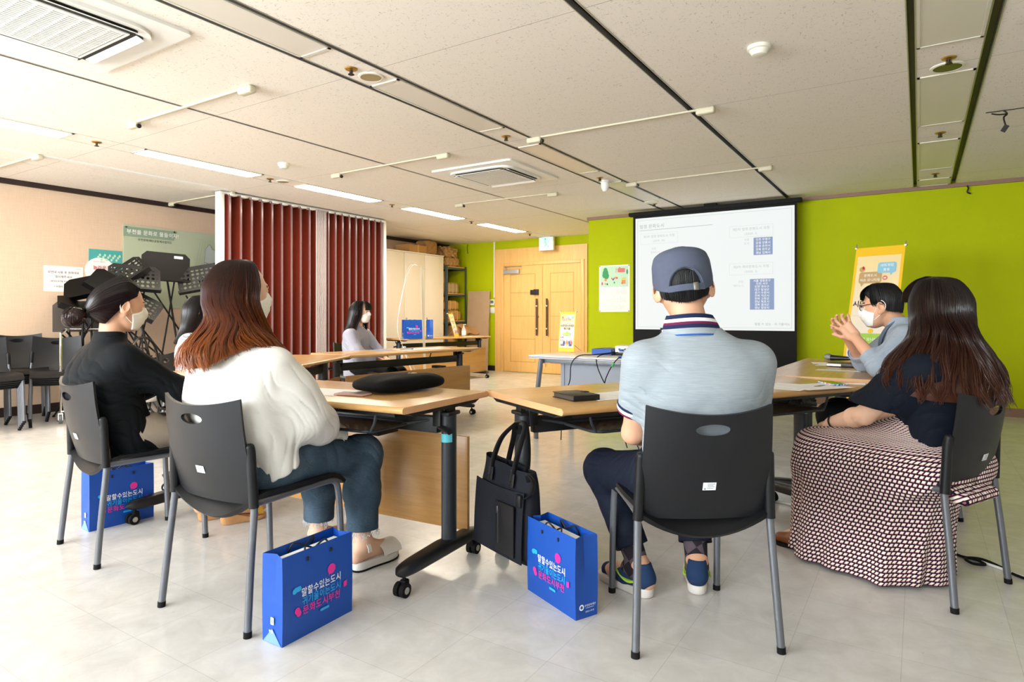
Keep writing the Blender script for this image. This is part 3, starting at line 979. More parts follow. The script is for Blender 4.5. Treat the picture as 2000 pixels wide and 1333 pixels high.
# ------------------------------------------------------------------ storage along the beige wall
m_cab = mat('cabinet_white', 'f3eadd', .45, bump=.05, bscale=300)
m_gap = mat('shadow_gap', 'b79b74', .6)
t = thing('storage_cabinet', 'tall cream three-door storage cabinet against the beige wall', 'cabinet', (-7.84, 8.6, 0))
obj('body', MB().bx(-.22, .215, -.82, .82, .0, 2.19, .003), m_cab, t)
obj('cabinet_top', MB().bx(-.225, .235, -.825, .825, 2.19, 2.212, .003), m_cab, t)
for k, (y0, y1) in enumerate(((-.815, -.28), (-.272, .265), (.273, .815))):
    dd = obj('cabinet_door', MB().bx(.215, .235, y0, y1, .07, 2.185, .003), m_cab, t)
    obj('lock', MB().cyl((.235, y0 + .05, 1.02), (.247, y0 + .05, 1.02), .014, n=14).bx(.245, .252, y0 + .044, y0 + .056, .965, 1.03, .002), m_steel, dd)
obj('door_gap', MB().bx(.214, .218, -.281, -.271, .07, 2.185).bx(.214, .218, .264, .274, .07, 2.185), m_gap, t, smooth=0)
m_rack = mat('rack_steel', '4d5b60', .5, .3)
m_board = wood('rack_board', 'c08a48', 'd09a55', 'dba968', 1, .6)
t = thing('steel_rack', 'dark grey slotted steel rack with wooden boards beside the cream cabinet', 'shelf', (-7.82, 9.79, 0))
RX, RY = .22, .31
for sx in (-1, 1):
    for sy in (-1, 1):
        obj('upright', MB().bx(sx * RX - .02, sx * RX + .02, sy * RY - .002, sy * RY + .002, 0, 2.04).bx(sx * RX - .002 + sx * .018, sx * RX + .002 + sx * .018, sy * RY - .04 * sy, sy * RY, 0, 2.04), m_rack, t, smooth=0)
for z in (2.02, 1.50, .97, .40):
    f = MB()
    f.bx(RX - .004, RX + .004, -RY, RY, z - .05, z).bx(-RX - .004, -RX + .004, -RY, RY, z - .05, z).bx(-RX, RX, RY - .004, RY + .004, z - .05, z).bx(-RX, RX, -RY - .004, -RY + .004, z - .05, z)
    s_ = obj('shelf', f, m_rack, t, smooth=0)
    obj('shelf_board', MB().bx(-RX + .005, RX + .006, -RY + .005, RY - .005, z - .012, z + .006), m_board, s_, smooth=0)
m_kraft = mat('kraft_paper', 'b08655', .75, var=.08, vscale=12, bump=.5, bscale=18)
m_kraftp = mat('kraft_printed', 'bb9160', .75)
nt, b = nodes_of(m_kraftp)
vv = nt.nodes.new('ShaderNodeTexVoronoi'); vv.inputs['Scale'].default_value = 14
nt.links.new(ocoord(nt, (1, 1, 1.6)), vv.inputs['Vector'])
nt.links.new(mixc(nt, nmath(nt, 'MULTIPLY', nmath(nt, 'LESS_THAN', vv.outputs['Distance'], .16), .8), W4('bb9160'), W4('4d3a2c')), b.inputs['Base Color'])
m_yel = mat('yellow_strap', 'f0c81e', .5)
m_card = mat('cardboard', 'b88c55', .75, var=.04, vscale=10)
def lumpy(c, d, seed, amp, n=10, fq=1.0):
    """a soft, creased block (wrapped or crumpled paper)"""
    rs = np.random.RandomState(seed)
    ph = rs.rand(6) * 6.28; fr = (rs.rand(6, 3) * 18 + 6) * fq * np.sign(rs.rand(6, 3) - .4)
    bm = bmesh.new(); bmesh.ops.create_cube(bm, size=1.0)
    bmesh.ops.subdivide_edges(bm, edges=list(bm.edges), cuts=n, use_grid_fill=True)
    mb = MB(); vs = []
    bm.verts.index_update()
    for v in bm.verts:
        p = np.array(v.co)
        q = p * 2
        r = np.abs(q) ** 6
        p = p / max(1e-6, (r.sum()) ** (1 / 6)) * np.max(np.abs(q))
        p = p * np.array(d)
        s = sum(abs(math.sin(fr[i] @ p + ph[i])) - .6 for i in range(6)) / 6
        nrm = q / np.linalg.norm(q)
        p = p + nrm * amp * s * 2.2
        vs.append(Vector(p) + Vector(c))
    mb.add(vs, [[v.index for v in f.verts] for f in bm.faces]); bm.free()
    return mb
def package(c, d, seed, label, amp=.006, straps=2, m=None, cat='parcel', sag=True):
    t = thing('paper_parcel', label, cat, (c[0], c[1], c[2] - d[2] / 2), 0, 'kraft paper parcels on the rack')
    obj('wrapping', lumpy((0, 0, d[2] / 2), d, seed, amp), m or m_kraftp, t, smooth=50)
    if straps:
        s_ = MB()
        for k in range(straps):
            y = d[1] * ((k + 1) / (straps + 1) - .5)
            x = d[0] / 2 + .004; zz = d[2]
            s_.tube([(-x, y, .003), (x, y, .003), (x, y, zz + .004), (-x, y, zz + .004)], .006, 6, closed=True)
        tag(obj('strap', s_, m_yel, t), 'yellow packing strap')
    return t
m_news = mat('grey_paper_stack', 'a9927a', .8, var=.06, vscale=3, stretch=(1, 1, 40))
package((-7.78, 9.72, 1.605), (.32, .46, .20), 1, 'strapped stack of greyish papers on the second shelf of the rack', .004, 3, m_news)
package((-7.78, 9.76, 1.072), (.34, .5, .19), 2, 'strapped kraft parcel, lower of two on the third shelf', .007, 2)
package((-7.79, 9.72, 1.268), (.33, .47, .18), 3, 'strapped kraft parcel, upper of two on the third shelf', .007, 2)
package((-7.78, 9.68, .52), (.36, .40, .22), 4, 'brown parcel at the bottom of the rack, lying under the open kraft bag', .012, 0, m_kraft)
t = thing('kraft_bag', 'open crumpled kraft bag sticking out of the rack above the desk', 'bag', (-7.62, 9.85, .64))
obj('bag_body', lumpy((.0, .0, .13), (.34, .36, .26), 8, .03), m_kraft, t, smooth=60)
fl = MB().grid(lambda a, c: (.10 + .30 * c, -.16 + .42 * a - .05 * c, .24 - .02 * c - .14 * c * c + .02 * math.sin(7 * a)), 10, 8, thick=.004)
obj('flap', fl, m_kraftp, t)
def crumple(c, d, seed, label, amp):
    t = thing('kraft_bundle', label, 'parcel', (c[0], c[1], c[2] - d[2] / 2))
    obj('wrapping', lumpy((0, 0, d[2] / 2), d, seed, amp * 1.3, 16, 1.7), m_kraft, t, smooth=22)
    return t
crumple((-7.80, 9.74, 2.115), (.36, .44, .17), 11, 'printed kraft bundle lying on top of the steel rack', .022)
crumple((-7.82, 9.72, 2.30), (.36, .40, .20), 12, 'crumpled kraft paper bag heaped on the bundle above the rack', .04)
crumple((-7.86, 9.22, 2.355), (.30, .32, .27), 13, 'folded brown paper bag standing on the cabinet top beside the cardboard box', .012)
t = thing('cardboard_box', 'flat cardboard box lying on top of the cream cabinet', 'box', (-7.80, 8.72, 2.212))
obj('carton', MB().bx(-.17, .17, -.24, .24, 0, .14, .004), m_card, t)
obj('tape', MB().bx(-.172, .172, -.02, .02, -.0005, .1412), mat('tan_tape', 'caa368', .3), t, smooth=0)
t = thing('hardboard_sheet', 'tall beige board leaning on the green wall between rack and door frame', 'board', (-7.26, 10.05, 0))
obj('sheet', MB().box((0, 0, .775), (.52, .012, 1.55), (rad(-3), 0, 0)), mat('hardboard', 'b4997a', .7, var=.05, vscale=5), t, smooth=0)

# ------------------------------------------------------------------ brown accordion divider
t = thing('accordion_divider', 'tall glossy brown accordion folding divider between white posts', 'room divider', (-6.77, 5.62, 0))
m_vinyl = mat('brown_vinyl', '742f21', .09, coat=.5)
m_strip = mat('mauve_strip', '7d6063', .2)
m_stripw = mat('pale_strip', 'c9bcbb', .25)
Y0, Y1 = -1.29, 1.29
sects = []
y = Y0
segs = [(.128, .075)] * 9 + [(.020, .085)] * 8 + [(.112, .075)] * 9
tot = sum(a for a, _ in segs)
sc = (Y1 - Y0) / tot
panels, strips, pale = MB(), MB(), MB()
for k, (wd, amp) in enumerate(segs):
    wd *= sc
    narrow = wd < .04
    ya, yb, yc = y, y + wd * (.36 if not narrow else .5), y + wd
    xa, xb = -amp, amp
    for (p, q, bow) in (((xa, ya), (xb, yb), .012), ((xb, yb), (xa, yc), -.016)):
        dx, dy = q[0] - p[0], q[1] - p[1]
        L = math.hypot(dx, dy)
        nx, ny = -dy / L, dx / L
        bw = bow if not narrow else 0
        def pf(a, c, p=p, dx=dx, dy=dy, nx=nx, ny=ny, bw=bw):
            s_ = bw * math.sin(PI * a)
            wv = .006 * math.sin(c * 3 + ya * 9) * math.sin(PI * a)
            return (p[0] + dx * a + nx * (s_ + wv), p[1] + dy * a + ny * (s_ + wv), .02 + 2.45 * c)
        panels.grid(pf, 8, 10 if not narrow else 2)
    sw = .003 if narrow else .010
    (pale if narrow else strips).bx(xb - .008, xb + .008, yb - sw, yb + sw, .02, 2.47)
    (pale if narrow else strips).bx(xa - .006, xa + .006, yc - .004, yc + .004, .02, 2.47)
    if not narrow:
        obj('hanger_clip', MB().bx(xb - .07, xb + .02, yb - .004, yb + .075 * sc, 2.455, 2.478, .003), m_white, t)
    y = yc
obj('vinyl_folds', panels, m_vinyl, t, smooth=50)
obj('fold_strip', strips, m_strip, t, smooth=0)
tag(obj('gathered_strip', pale, m_stripw, t, smooth=0), 'pale bunched strips in the middle')
for y_ in (Y0 - .025, Y1 + .025):
    obj('end_post', MB().bx(-.05, .05, y_ - .028, y_ + .028, 0, 2.496, .005), m_white, t)
obj('top_rail', MB().bx(-.05, .05, Y0, Y1, 2.475, 2.497), m_white, t, smooth=0)
# ================================================================== printed things
class Art:
    """flat print: coloured shapes and lettering laid on a sheet, all in ONE mesh"""
    def __init__(s, M, w_, h, sheet, thick=.0012):
        s.M, s.w, s.h = M, w_, h
        s.mats, s.mb, s.z = [sheet], MB(), 0.0
        s.mb.cm = 0
        t = MB().bx(0, w_, 0, h, -thick, 0)
        s.put(t.v, t.f)
    def put(s, vs, fs):
        s.mb.add([s.M @ Vector(v) for v in vs], fs)
    def m(s, m_):
        if m_ not in s.mats:
            s.mats.append(m_)
        s.mb.cm = s.mats.index(m_)
        s.z += .00025
    def poly(s, m_, pts):
        s.m(m_)
        s.put([(x, y, s.z) for x, y in pts], [tuple(range(len(pts)))])
        return s
    def rect(s, m_, x0, y0, x1, y1):
        return s.poly(m_, [(x0, y0), (x1, y0), (x1, y1), (x0, y1)])
    def rr(s, m_, x0, y0, x1, y1, r):
        cx, cy = (x0 + x1) / 2, (y0 + y1) / 2
        return s.poly(m_, [(cx + a, cy + b_) for a, b_ in rrect(x1 - x0, y1 - y0, r)])
    def ell(s, m_, cx, cy, rx, ry=None):
        return s.poly(m_, circ(rx, 20, (cx, cy), ry))
    def text(s, m_, body, cx, cy, size, bold=0.0, fit=None, align='CENTER', italic=0.0):
        s.m(m_)
        v, f = text_verts(body, size, bold > 0, fit)
        s.put([(q[0] + cx + italic * q[1], q[1] + cy, s.z + .00006 * q[2]) for q in v], f)
        return s
    def line(s, m_, x0, y0, x1, y1, t):
        d = Vector((x1 - x0, y1 - y0)); n = Vector((-d.y, d.x)).normalized() * t / 2
        return s.poly(m_, [(x0 + n.x, y0 + n.y), (x0 - n.x, y0 - n.y), (x1 - n.x, y1 - n.y), (x1 + n.x, y1 + n.y)])
    def done(s, name, parent=None):
        return obj(name, s.mb, s.mats, parent, smooth=0)

LINES += ['보면대 사용 후 원래대로', '정리해주세요', '(정리안내선을 바탕으로 정돈)', '* 미정리 시', '부천시민 생활음악', '놀라운', '음악', '부천을 문화로 물들이자!', '부천문화재단공동체사업지도', '법정 문화도시', '말할 수 있는 · 귀 기울이는', '문화도시', '이슈 모니터링', '네트워킹', '활용', '2020 법정 문화도시 부천', '시민모니터단', '워크숍', '현장 모니터링', '말할수있는도시', '귀기울이는도시', '문화도시부천', '부천문화재단', 'B', '부천', '제1차 법정 문화도시 지정', '(2019. 12)', '제2차 법정 문화도시 지정', '(2020. 1)', '제3차 예비문화도시 지정', '인천 부평구', '강원 강릉시', '강원 춘천시', '전북 완주군', '경남 김해시', '서울 영등포구', '인천 서구', '인천 연수구', '대구 달성군', '경기 수원시', '전북 익산시', '전북 고창군', '전남 목포시', '경북 칠곡군', '경남 밀양시', '지정', '도시', '선정', '예비도시', '1', '2', '3', '4', '5', '6', '7', '8', '9', '10', '11', '12']

ink = lambda n, c, r=.55: mat('ink_' + n, c, r)
i_white, i_black, i_grey, i_lgrey = ink('white', 'f4f3f0'), ink('black', '22201f'), ink('grey', '8f8f8c'), ink('pale_grey', 'c9c8c4')
i_red, i_teal, i_green, i_lime = ink('red', 'd3202c'), ink('teal', '4aa9a4'), ink('leaf', '2f9a58'), ink('lime', '9fce4a')
i_pink, i_cyan, i_yellow, i_blue, i_orange, i_tan = ink('pink', 'e8379c'), ink('cyan', '39b4ea'), ink('yellow', 'f6c416'), ink('blue', '2c4fa0'), ink('orange', 'ef8f4a'), ink('tan', 'c3a26c')
i_mint, i_sky, i_cream, i_rose = ink('mint', 'bfe0c2'), ink('sky', '8dc6e0'), ink('cream', 'f3dfae'), ink('rose', 'd9746c')
m_paper = mat('paper', 'f1efec', .6)

# left wall notices: x runs along +Y, facing +X
def wall_l(y, z):
    return frame_mat((XL + .004, y, z), (0, 1, 0), (0, 0, 1))
a = Art(wall_l(3.05, 1.335), .39, .285, m_paper)
a.text(i_black, '보면대 사용 후 원래대로', .195, .215, .030, .0008).text(i_black, '정리해주세요', .195, .165, .030, .0008)
a.text(i_black, '(정리안내선을 바탕으로 정돈)', .195, .115, .021, .0004).text(i_black, '* 미정리 시', .16, .055, .024, .0006).rect(i_lgrey, .32, .255, .37, .262)
tag(a.done('wall_notice'), 'white paper notice with black Korean lines taped to the beige wall', 'notice')
a = Art(wall_l(3.50, 1.492), .363, .35, i_teal)
a.ell(i_white, .12, .10, .165, .155)
for k in range(14):
    a.ell(i_mint, .10 + .018 * k, .26 + .03 * math.sin(k * 2.1), .012, .016)
a.rect(i_white, 0, -.0, .28, .01).text(i_grey, '부천시민 생활음악', .11, .205, .017).text(i_red, '놀라운', .115, .135, .052, .0016).text(i_red, '음악', .145, .06, .052, .0016)
tag(a.done('wall_poster'), 'teal poster with a white circle and red Korean lettering on the beige wall', 'poster')
t = thing('map_board', 'large pale green acrylic map board behind the music stands', 'board', (XL + .004, 3.87, 1.16))
M_ = frame_mat((.012, 0, 0), (0, 1, 0), (0, 0, 1))
m_mapg = mat('map_green', 'bcc6aa', .25)
a = Art(M_, 1.45, 1.01, m_mapg, .008)
a.poly(ink('map_dark', '8fa58d'), [(0, .87), (.62, .87), (.66, .99), (0, .99)])
a.text(i_white, '부천을 문화로 물들이자!', .36, .93, .062, .001).text(i_black, '부천문화재단공동체사업지도', .38, .84, .034, .0006)
for k in range(16):
    a.line(ink('map_line', '9aa98c'), .86 + .035 * k, .30, .98 + .035 * k, .93, .003)
outl = [(1.02, .60), (1.04, .80), (1.10, .87), (1.14, .80), (1.22, .79), (1.30, .72), (1.36, .58), (1.36, .40), (1.22, .33), (1.08, .42)]
a.poly(ink('map_grey', 'b9c4c0'), outl)
for p, q in zip(outl, outl[1:] + outl[:1]):
    a.line(i_black, *p, *q, .003)
rv = [(1.03, .62), (1.10, .60), (1.15, .53), (1.22, .55), (1.28, .48), (1.36, .50)]
for p, q in zip(rv, rv[1:]):
    a.line(i_black, *p, *q, .005)
a.done('panel', t)
for y_, z_ in ((.03, .98), (.62, .98), (1.42, .98), (.03, .03), (1.42, .03)):
    obj('standoff_bolt', MB().cyl((0, y_, z_), (.02, y_, z_), .012, n=14), m_steel, t)

# calendar on the screen wall: x along +X, facing -Y
t = thing('wall_calendar', 'paper year calendar with a green illustrated top on the green wall', 'calendar', (-3.912, YS, 1.122))
a = Art(frame_mat((0, -.003, 0), (1, 0, 0), (0, 0, 1)), .472, .672, m_paper)
a.rect(i_mint, .02, .36, .452, .655)
for dx, dy, r in ((.10, .56, .045), (.085, .53, .035), (.115, .52, .04), (.10, .60, .032)):
    a.ell(i_green, dx, dy, r, r * 1.2)
a.rect(i_orange, .085, .445, .12, .475).rr(i_rose, .29, .565, .40, .625, .012).rect(i_rose, .31, .62, .33, .64).ell(i_green, .435, .57, .014, .035)
a.line(i_rose, .26, .56, .27, .62, .006).line(i_rose, .275, .60, .26, .63, .006)
a.poly(i_yellow, [(.345, .46), (.36, .485), (.41, .485), (.42, .46)]).rect(i_orange, .35, .40, .41, .455).ell(i_rose, .36, .41, .015).ell(i_pink, .05, .41, .012, .022)
for k, (x_, y_, c_) in enumerate(((.20, .48, i_rose), (.22, .465, i_blue), (.235, .48, i_rose), (.255, .49, i_orange), (.28, .485, i_red), (.10, .405, i_tan), (.13, .40, i_black), (.24, .42, i_green))):
    a.ell(c_, x_, y_, .010, .014)
for r in range(3):
    for c in range(4):
        x0, y0 = .028 + .108 * c, .245 - .112 * r
        a.text(i_grey, str(r * 4 + c + 1), x0 + .012, y0 + .075, .014)
        for l_ in range(5):
            for q in range(7):
                a.rect(i_lgrey, x0 + .0128 * q, y0 + .058 - .012 * l_, x0 + .0075 + .0128 * q, y0 + .0615 - .012 * l_)
a.done('sheet', t)
cn = MB()
for x_, z_ in ((.012, .66), (.46, .66), (.012, .012), (.46, .012)):
    cn.bx(x_ - .008, x_ + .008, -.006, -.0, z_ - .008, z_ + .008)
tag(obj('tape', cn, m_tan, t), 'tan tape squares on the corners')

# projection screen
SY = 8.2
t = thing('projection_screen', 'large black-bordered projection screen showing a bright slide before the green wall', 'projection screen', (-2.26, SY, 0))
m_scr_black = mat('screen_black', '1c1c1d', .75)
obj('fabric', MB().bx(-1.035, 1.035, -.004, .004, .25, 2.44), m_scr_black, t, smooth=0)
obj('case', MB().bx(-1.09, 1.09, -.04, .05, 2.425, 2.475, .006), m_scr_black, t)
obj('hanger', MB().bx(-.07, .09, -.02, .03, 2.47, 2.508, .004), m_scr_black, t)
obj('weight_bar', MB().cyl((-1.05, 0, .25), (1.05, 0, .25), .02, n=12), m_scr_black, t)
E_ = lambda n, c, e=.93: mat('slide_' + n, tuple(q * .12 for q in lin(c)[:3]), .9, emit=e * .72, emitcol=c)  # the projector's thrown light is put in as emission of the slide colours
s_bg = E_('white', 'f3f7f6', .90)
s_line, s_faint, s_faint2, s_blue, s_txt = E_('line', 'c3cdca', .8), E_('faint', 'e3e9e6', .8), E_('faint_text', 'd2dad8', .8), E_('blue', '9fb0d4', .75), E_('white_text', 'fbfdff', .9)
WX, WZ, SW, SH = -1.0, .882, 2.01, 1.51
a = Art(frame_mat((WX, -.0055, WZ), (1, 0, 0), (0, 0, 1)), SW, SH, s_bg, .0008)
Q = lambda X_, Z_: (X_ + 2.26 - WX, Z_ - WZ)
for x0, y0, x1, y1 in ((.03, .03, 1.98, .034), (.03, 1.476, 1.98, 1.48), (.03, .03, .034, 1.48), (1.976, .03, 1.98, 1.48)):
    a.rect(s_faint2, x0, y0, x1, y1)
a.text(s_line, '법정 문화도시', *Q(-3.03, 2.275), .058, .0012)
a.line(s_line, *Q(-3.2, 2.222), *Q(-2.22, 2.232), .007)
def pair(l1, l2, X_, Z_):
    x, y = Q(X_, Z_)
    a.rect(s_faint, x - .26, y - .085, x + .26, y + .06)
    a.rect(s_bg, x - .257, y - .082, x + .257, y + .057)
    a.text(s_faint2, l1, x, y + .015, .040, .0006).text(s_faint2, l2, x, y - .045, .036, .0004)
pair('제1차 법정 문화도시 지정', '(2019. 12)', -2.93, 2.12)
pair('제2차 법정 문화도시 지정', '(2020. 1)', -1.75, 2.13)
pair('제3차 예비문화도시 지정', '(2020. 1)', -1.75, 1.66)
for txt, X_, Z_ in (('지정', -3.0, 1.97), ('문화도시', -2.98, 1.92), ('지정', -1.80, 2.01), ('도시', -1.80, 1.965), ('선정', -1.87, 1.49), ('예비도시', -1.90, 1.44)):
    a.text(s_faint2, txt, *Q(X_, Z_), .034)
def lst(x0, z0, x1, z1, lines):
    a.rect(s_blue, *Q(x0, z0), *Q(x1, z1))
    n = len(lines)
    for k, l_ in enumerate(lines):
        a.text(s_txt, l_, *Q((x0 + x1) / 2, z1 - (z1 - z0) * (k + .62) / (n + .25)), .034, .0012)
lst(-1.717, 1.815, -1.495, 2.03, ['인천 부평구', '강원 강릉시', '강원 춘천시', '전북 완주군', '경남 김해시'])
lst(-1.76, 1.141, -1.478, 1.52, ['서울 영등포구', '인천 서구', '인천 연수구', '대구 달성군', '경기 수원시', '전북 익산시', '전북 고창군', '전남 목포시', '경북 칠곡군', '경남 밀양시'])
a.text(s_line, '말할 수 있는 · 귀 기울이는', *Q(-1.50, .962), .036, .0004)
tag(a.done('slide', t), 'bright white slide with two blue lists')

# ------------------------------------------------------------------ banners
def banner(name, label, bl, tl, wv, stand, cat='banner', group=None):
    t = thing(name, label, cat, (bl[0], bl[1], 0), 0, group)
    o = Vector((bl[0], bl[1], 0))
    bl, tl, wv = Vector(bl) - o, Vector(tl) - o, Vector(wv)
    h = (tl - bl).length; w_ = wv.length
    M = frame_mat(bl, wv, tl - bl)
    a = Art(M, w_, h, i_yellow, .001)
    k = w_ / .60
    H_ = h / k
    X = lambda v: v * k
    m_top_, m_low = ink('banner_cream', 'f3dca0'), ink('banner_white', 'e9e6ee')
    n = 10
    for j in range(n):
        f = j / (n - 1)
        c = tuple((1 - f) * p + f * q for p, q in zip((.90, .72, .36), (.80, .79, .86)))
        zt = h * (.945 - .84 * j / n); zb = h * (.945 - .84 * (j + 1) / n)
        a.rect(mat('banner_tone_%d' % j, c, .55), X(.035), zb, X(.565), zt)
    Yb = lambda f: h * f
    s = k
    a.rr(i_tan, X(.08), Yb(.775), X(.36), Yb(.845), .03 * s).poly(i_tan, [(X(.10), Yb(.78)), (X(.12), Yb(.755)), (X(.16), Yb(.78))])
    a.text(i_white, '문화도시', X(.22), Yb(.823), .042 * s, .0006 * s).text(i_white, '이슈 모니터링', X(.22), Yb(.795), .042 * s, .0006 * s)
    a.rr(i_sky, X(.30), Yb(.835), X(.52), Yb(.90), .03 * s).poly(i_sky, [(X(.44), Yb(.84)), (X(.47), Yb(.82)), (X(.49), Yb(.84))])
    a.text(i_white, '네트워킹', X(.41), Yb(.882), .042 * s, .0006 * s).text(i_white, '활용', X(.41), Yb(.855), .042 * s, .0006 * s)
    a.ell(i_tan, X(.11), Yb(.862), X(.035)).poly(i_red, [(X(.11), Yb(.862)), (X(.145), Yb(.862)), (X(.135), Yb(.877)), (X(.115), Yb(.883))])
    a.ell(i_rose, X(.40), Yb(.805), X(.03)).rect(i_white, X(.385), Yb(.80), X(.415), Yb(.808))
    a.text(i_black, '2020 법정 문화도시 부천', X(.30), Yb(.70), .030 * s).text(i_black, '시민모니터단', X(.30), Yb(.648), .092 * s, .0022 * s).text(i_black, '워크숍', X(.30), Yb(.575), .092 * s, .0022 * s)
    a.rect(i_lgrey, X(.06), Yb(.575), X(.15), Yb(.577)).rect(i_lgrey, X(.45), Yb(.575), X(.54), Yb(.577))
    a.ell(i_yellow, X(.30), Yb(.485), X(.03)).rr(i_lime, X(.15), Yb(.40), X(.45), Yb(.47), .03 * s).poly(i_lime, [(X(.26), Yb(.405)), (X(.30), Yb(.38)), (X(.34), Yb(.405))])
    a.text(i_white, '현장 모니터링', X(.30), Yb(.435), .045 * s, .0008 * s)
    a.rr(i_rose, X(.06), Yb(.345), X(.17), Yb(.365), .01 * s).ell(i_pink, X(.17), Yb(.36), X(.022)).rr(i_lgrey, X(.46), Yb(.32), X(.52), Yb(.35), .01 * s)
    ppl = ((.10, i_mint, i_lime), (.16, i_cream, i_red), (.225, i_blue, i_blue), (.33, i_orange, i_lime), (.435, i_blue, i_blue), (.49, i_rose, i_black))
    for x_, c1, c2 in ppl:
        a.rect(c2, X(x_ - .024), Yb(.135), X(x_ - .004), Yb(.20)).rect(c2, X(x_ + .004), Yb(.135), X(x_ + .024), Yb(.20)).rr(c1, X(x_ - .032), Yb(.19), X(x_ + .032), Yb(.262), .012 * s).ell(i_orange, X(x_), Yb(.278), X(.018))
    for x_ in (.08, .20, .28, .36, .48):
        a.rect(i_tan, X(x_), Yb(.06), X(x_ + .06), Yb(.068))
    a.done('printed_sheet', t)
    st = MB()
    back = M.to_3x3() @ Vector((0, 0, -1))
    back.z = 0; back.normalize()
    c = bl + wv * .5 + (tl - bl) * .30 + back * .035 * stand
    r = .0045 * stand
    for p in (bl, bl + wv, tl, tl + wv):
        e = p + back * .004
        st.tube(bez([c, (c + e) / 2 + back * .02 * stand, e], 6), r, 6)
    ft = [bl + wv * .5 + back * .30 * stand + (tl - bl) * 0]
    for sgn in (-.6, 0.6):
        f0 = bl + wv * .5 + wv * sgn + back * .30 * stand; f0.z = (0.004 if stand > .9 else bl.z + .003)
        st.tube([c, f0], r * 1.2, 6)
    if stand > .9:
        for sgn in (-.5, .5):
            f0 = bl + wv * .5 + wv * sgn - back * .06; f0.z = .004
            st.tube([bl + wv * (.5 + sgn), f0], r * 1.2, 6)
    obj('stand', st, i_grey, t)
    for p in (tl, tl + wv):
        ey = MB()
        ey.cyl(p - back * .006, p + back * .02, .010 * stand, n=12)
        ey.tube([p - back * .004, p + Vector((0, 0, .035 * stand)) + back * .01], .006 * stand, 8)
        tag(obj('corner_hook', ey, m_alu, t), 'silver corner hook')
    return t
banner('banner_stand', 'tall yellow-edged banner stand against the green wall behind the man with glasses', (-.64, 6.53, .18), (-.505, 6.92, 1.712), (.405, -.141, 0), 1.0)
banner('banner_stand', 'small yellow-edged banner standing on the white projector desk', (-2.89, 5.30, .725), (-2.89, 5.35, 1.10), (.17, .0, 0), .42, group='small tabletop banners')
banner('banner_stand', 'small yellow-edged banner leaning back on the desk beside the hand sanitizer', (-6.36, 8.16, .725), (-6.46, 8.10, 1.10), (-.055, .19, 0), .42, group='small tabletop banners')

# banner stand seen edge-on behind the back row
t = thing('banner_stand', 'large white banner stand seen edge-on before the cream cabinet doors', 'banner', (-5.45, 6.36, 0))
pts = [(0, 0, .02), (.0, -.005, .5), (-.02, -.012, 1.1), (-.03, -.02, 1.69)]
sp_ = bez(pts, 6)
def edge_sheet(a, c):
    i = c * (len(sp_) - 1); k = min(int(i), len(sp_) - 2); f = i - k
    p = sp_[k] * (1 - f) + sp_[k + 1] * f
    wv = Vector((-.648, .761, 0))
    return p + wv * (.60 * (a - .5)) + Vector((.761, .648, 0)) * (.014 * (2 * a - 1))
obj('printed_sheet', MB().grid(edge_sheet, 6, 14, thick=.002), mat('banner_back', 'f2f0f3', .3), t)
st = MB()
c0 = Vector((-.235, -.15, .62))
for q in (-.28, .28):
    e = Vector((-.541 * q, .841 * q, 1.70)) + Vector((-.04, -.02, 0))
    st.tube(bez([c0, c0 + Vector((-.07, -.04, .35)), c0 + Vector((.0, .02, .8)) + (e - c0) * .25, e], 8), .0028, 6)
    e2 = Vector((-.541 * q, .841 * q, .03))
    st.tube([c0, e2], .007, 6)
    st.tube([c0, Vector((-.34, -.20, .01)) + Vector((-.541 * q, .841 * q, 0)) * .5], .007, 6)
st.box(c0, (.05, .05, .09), None, .01)
obj('stand', st, m_alu, t)

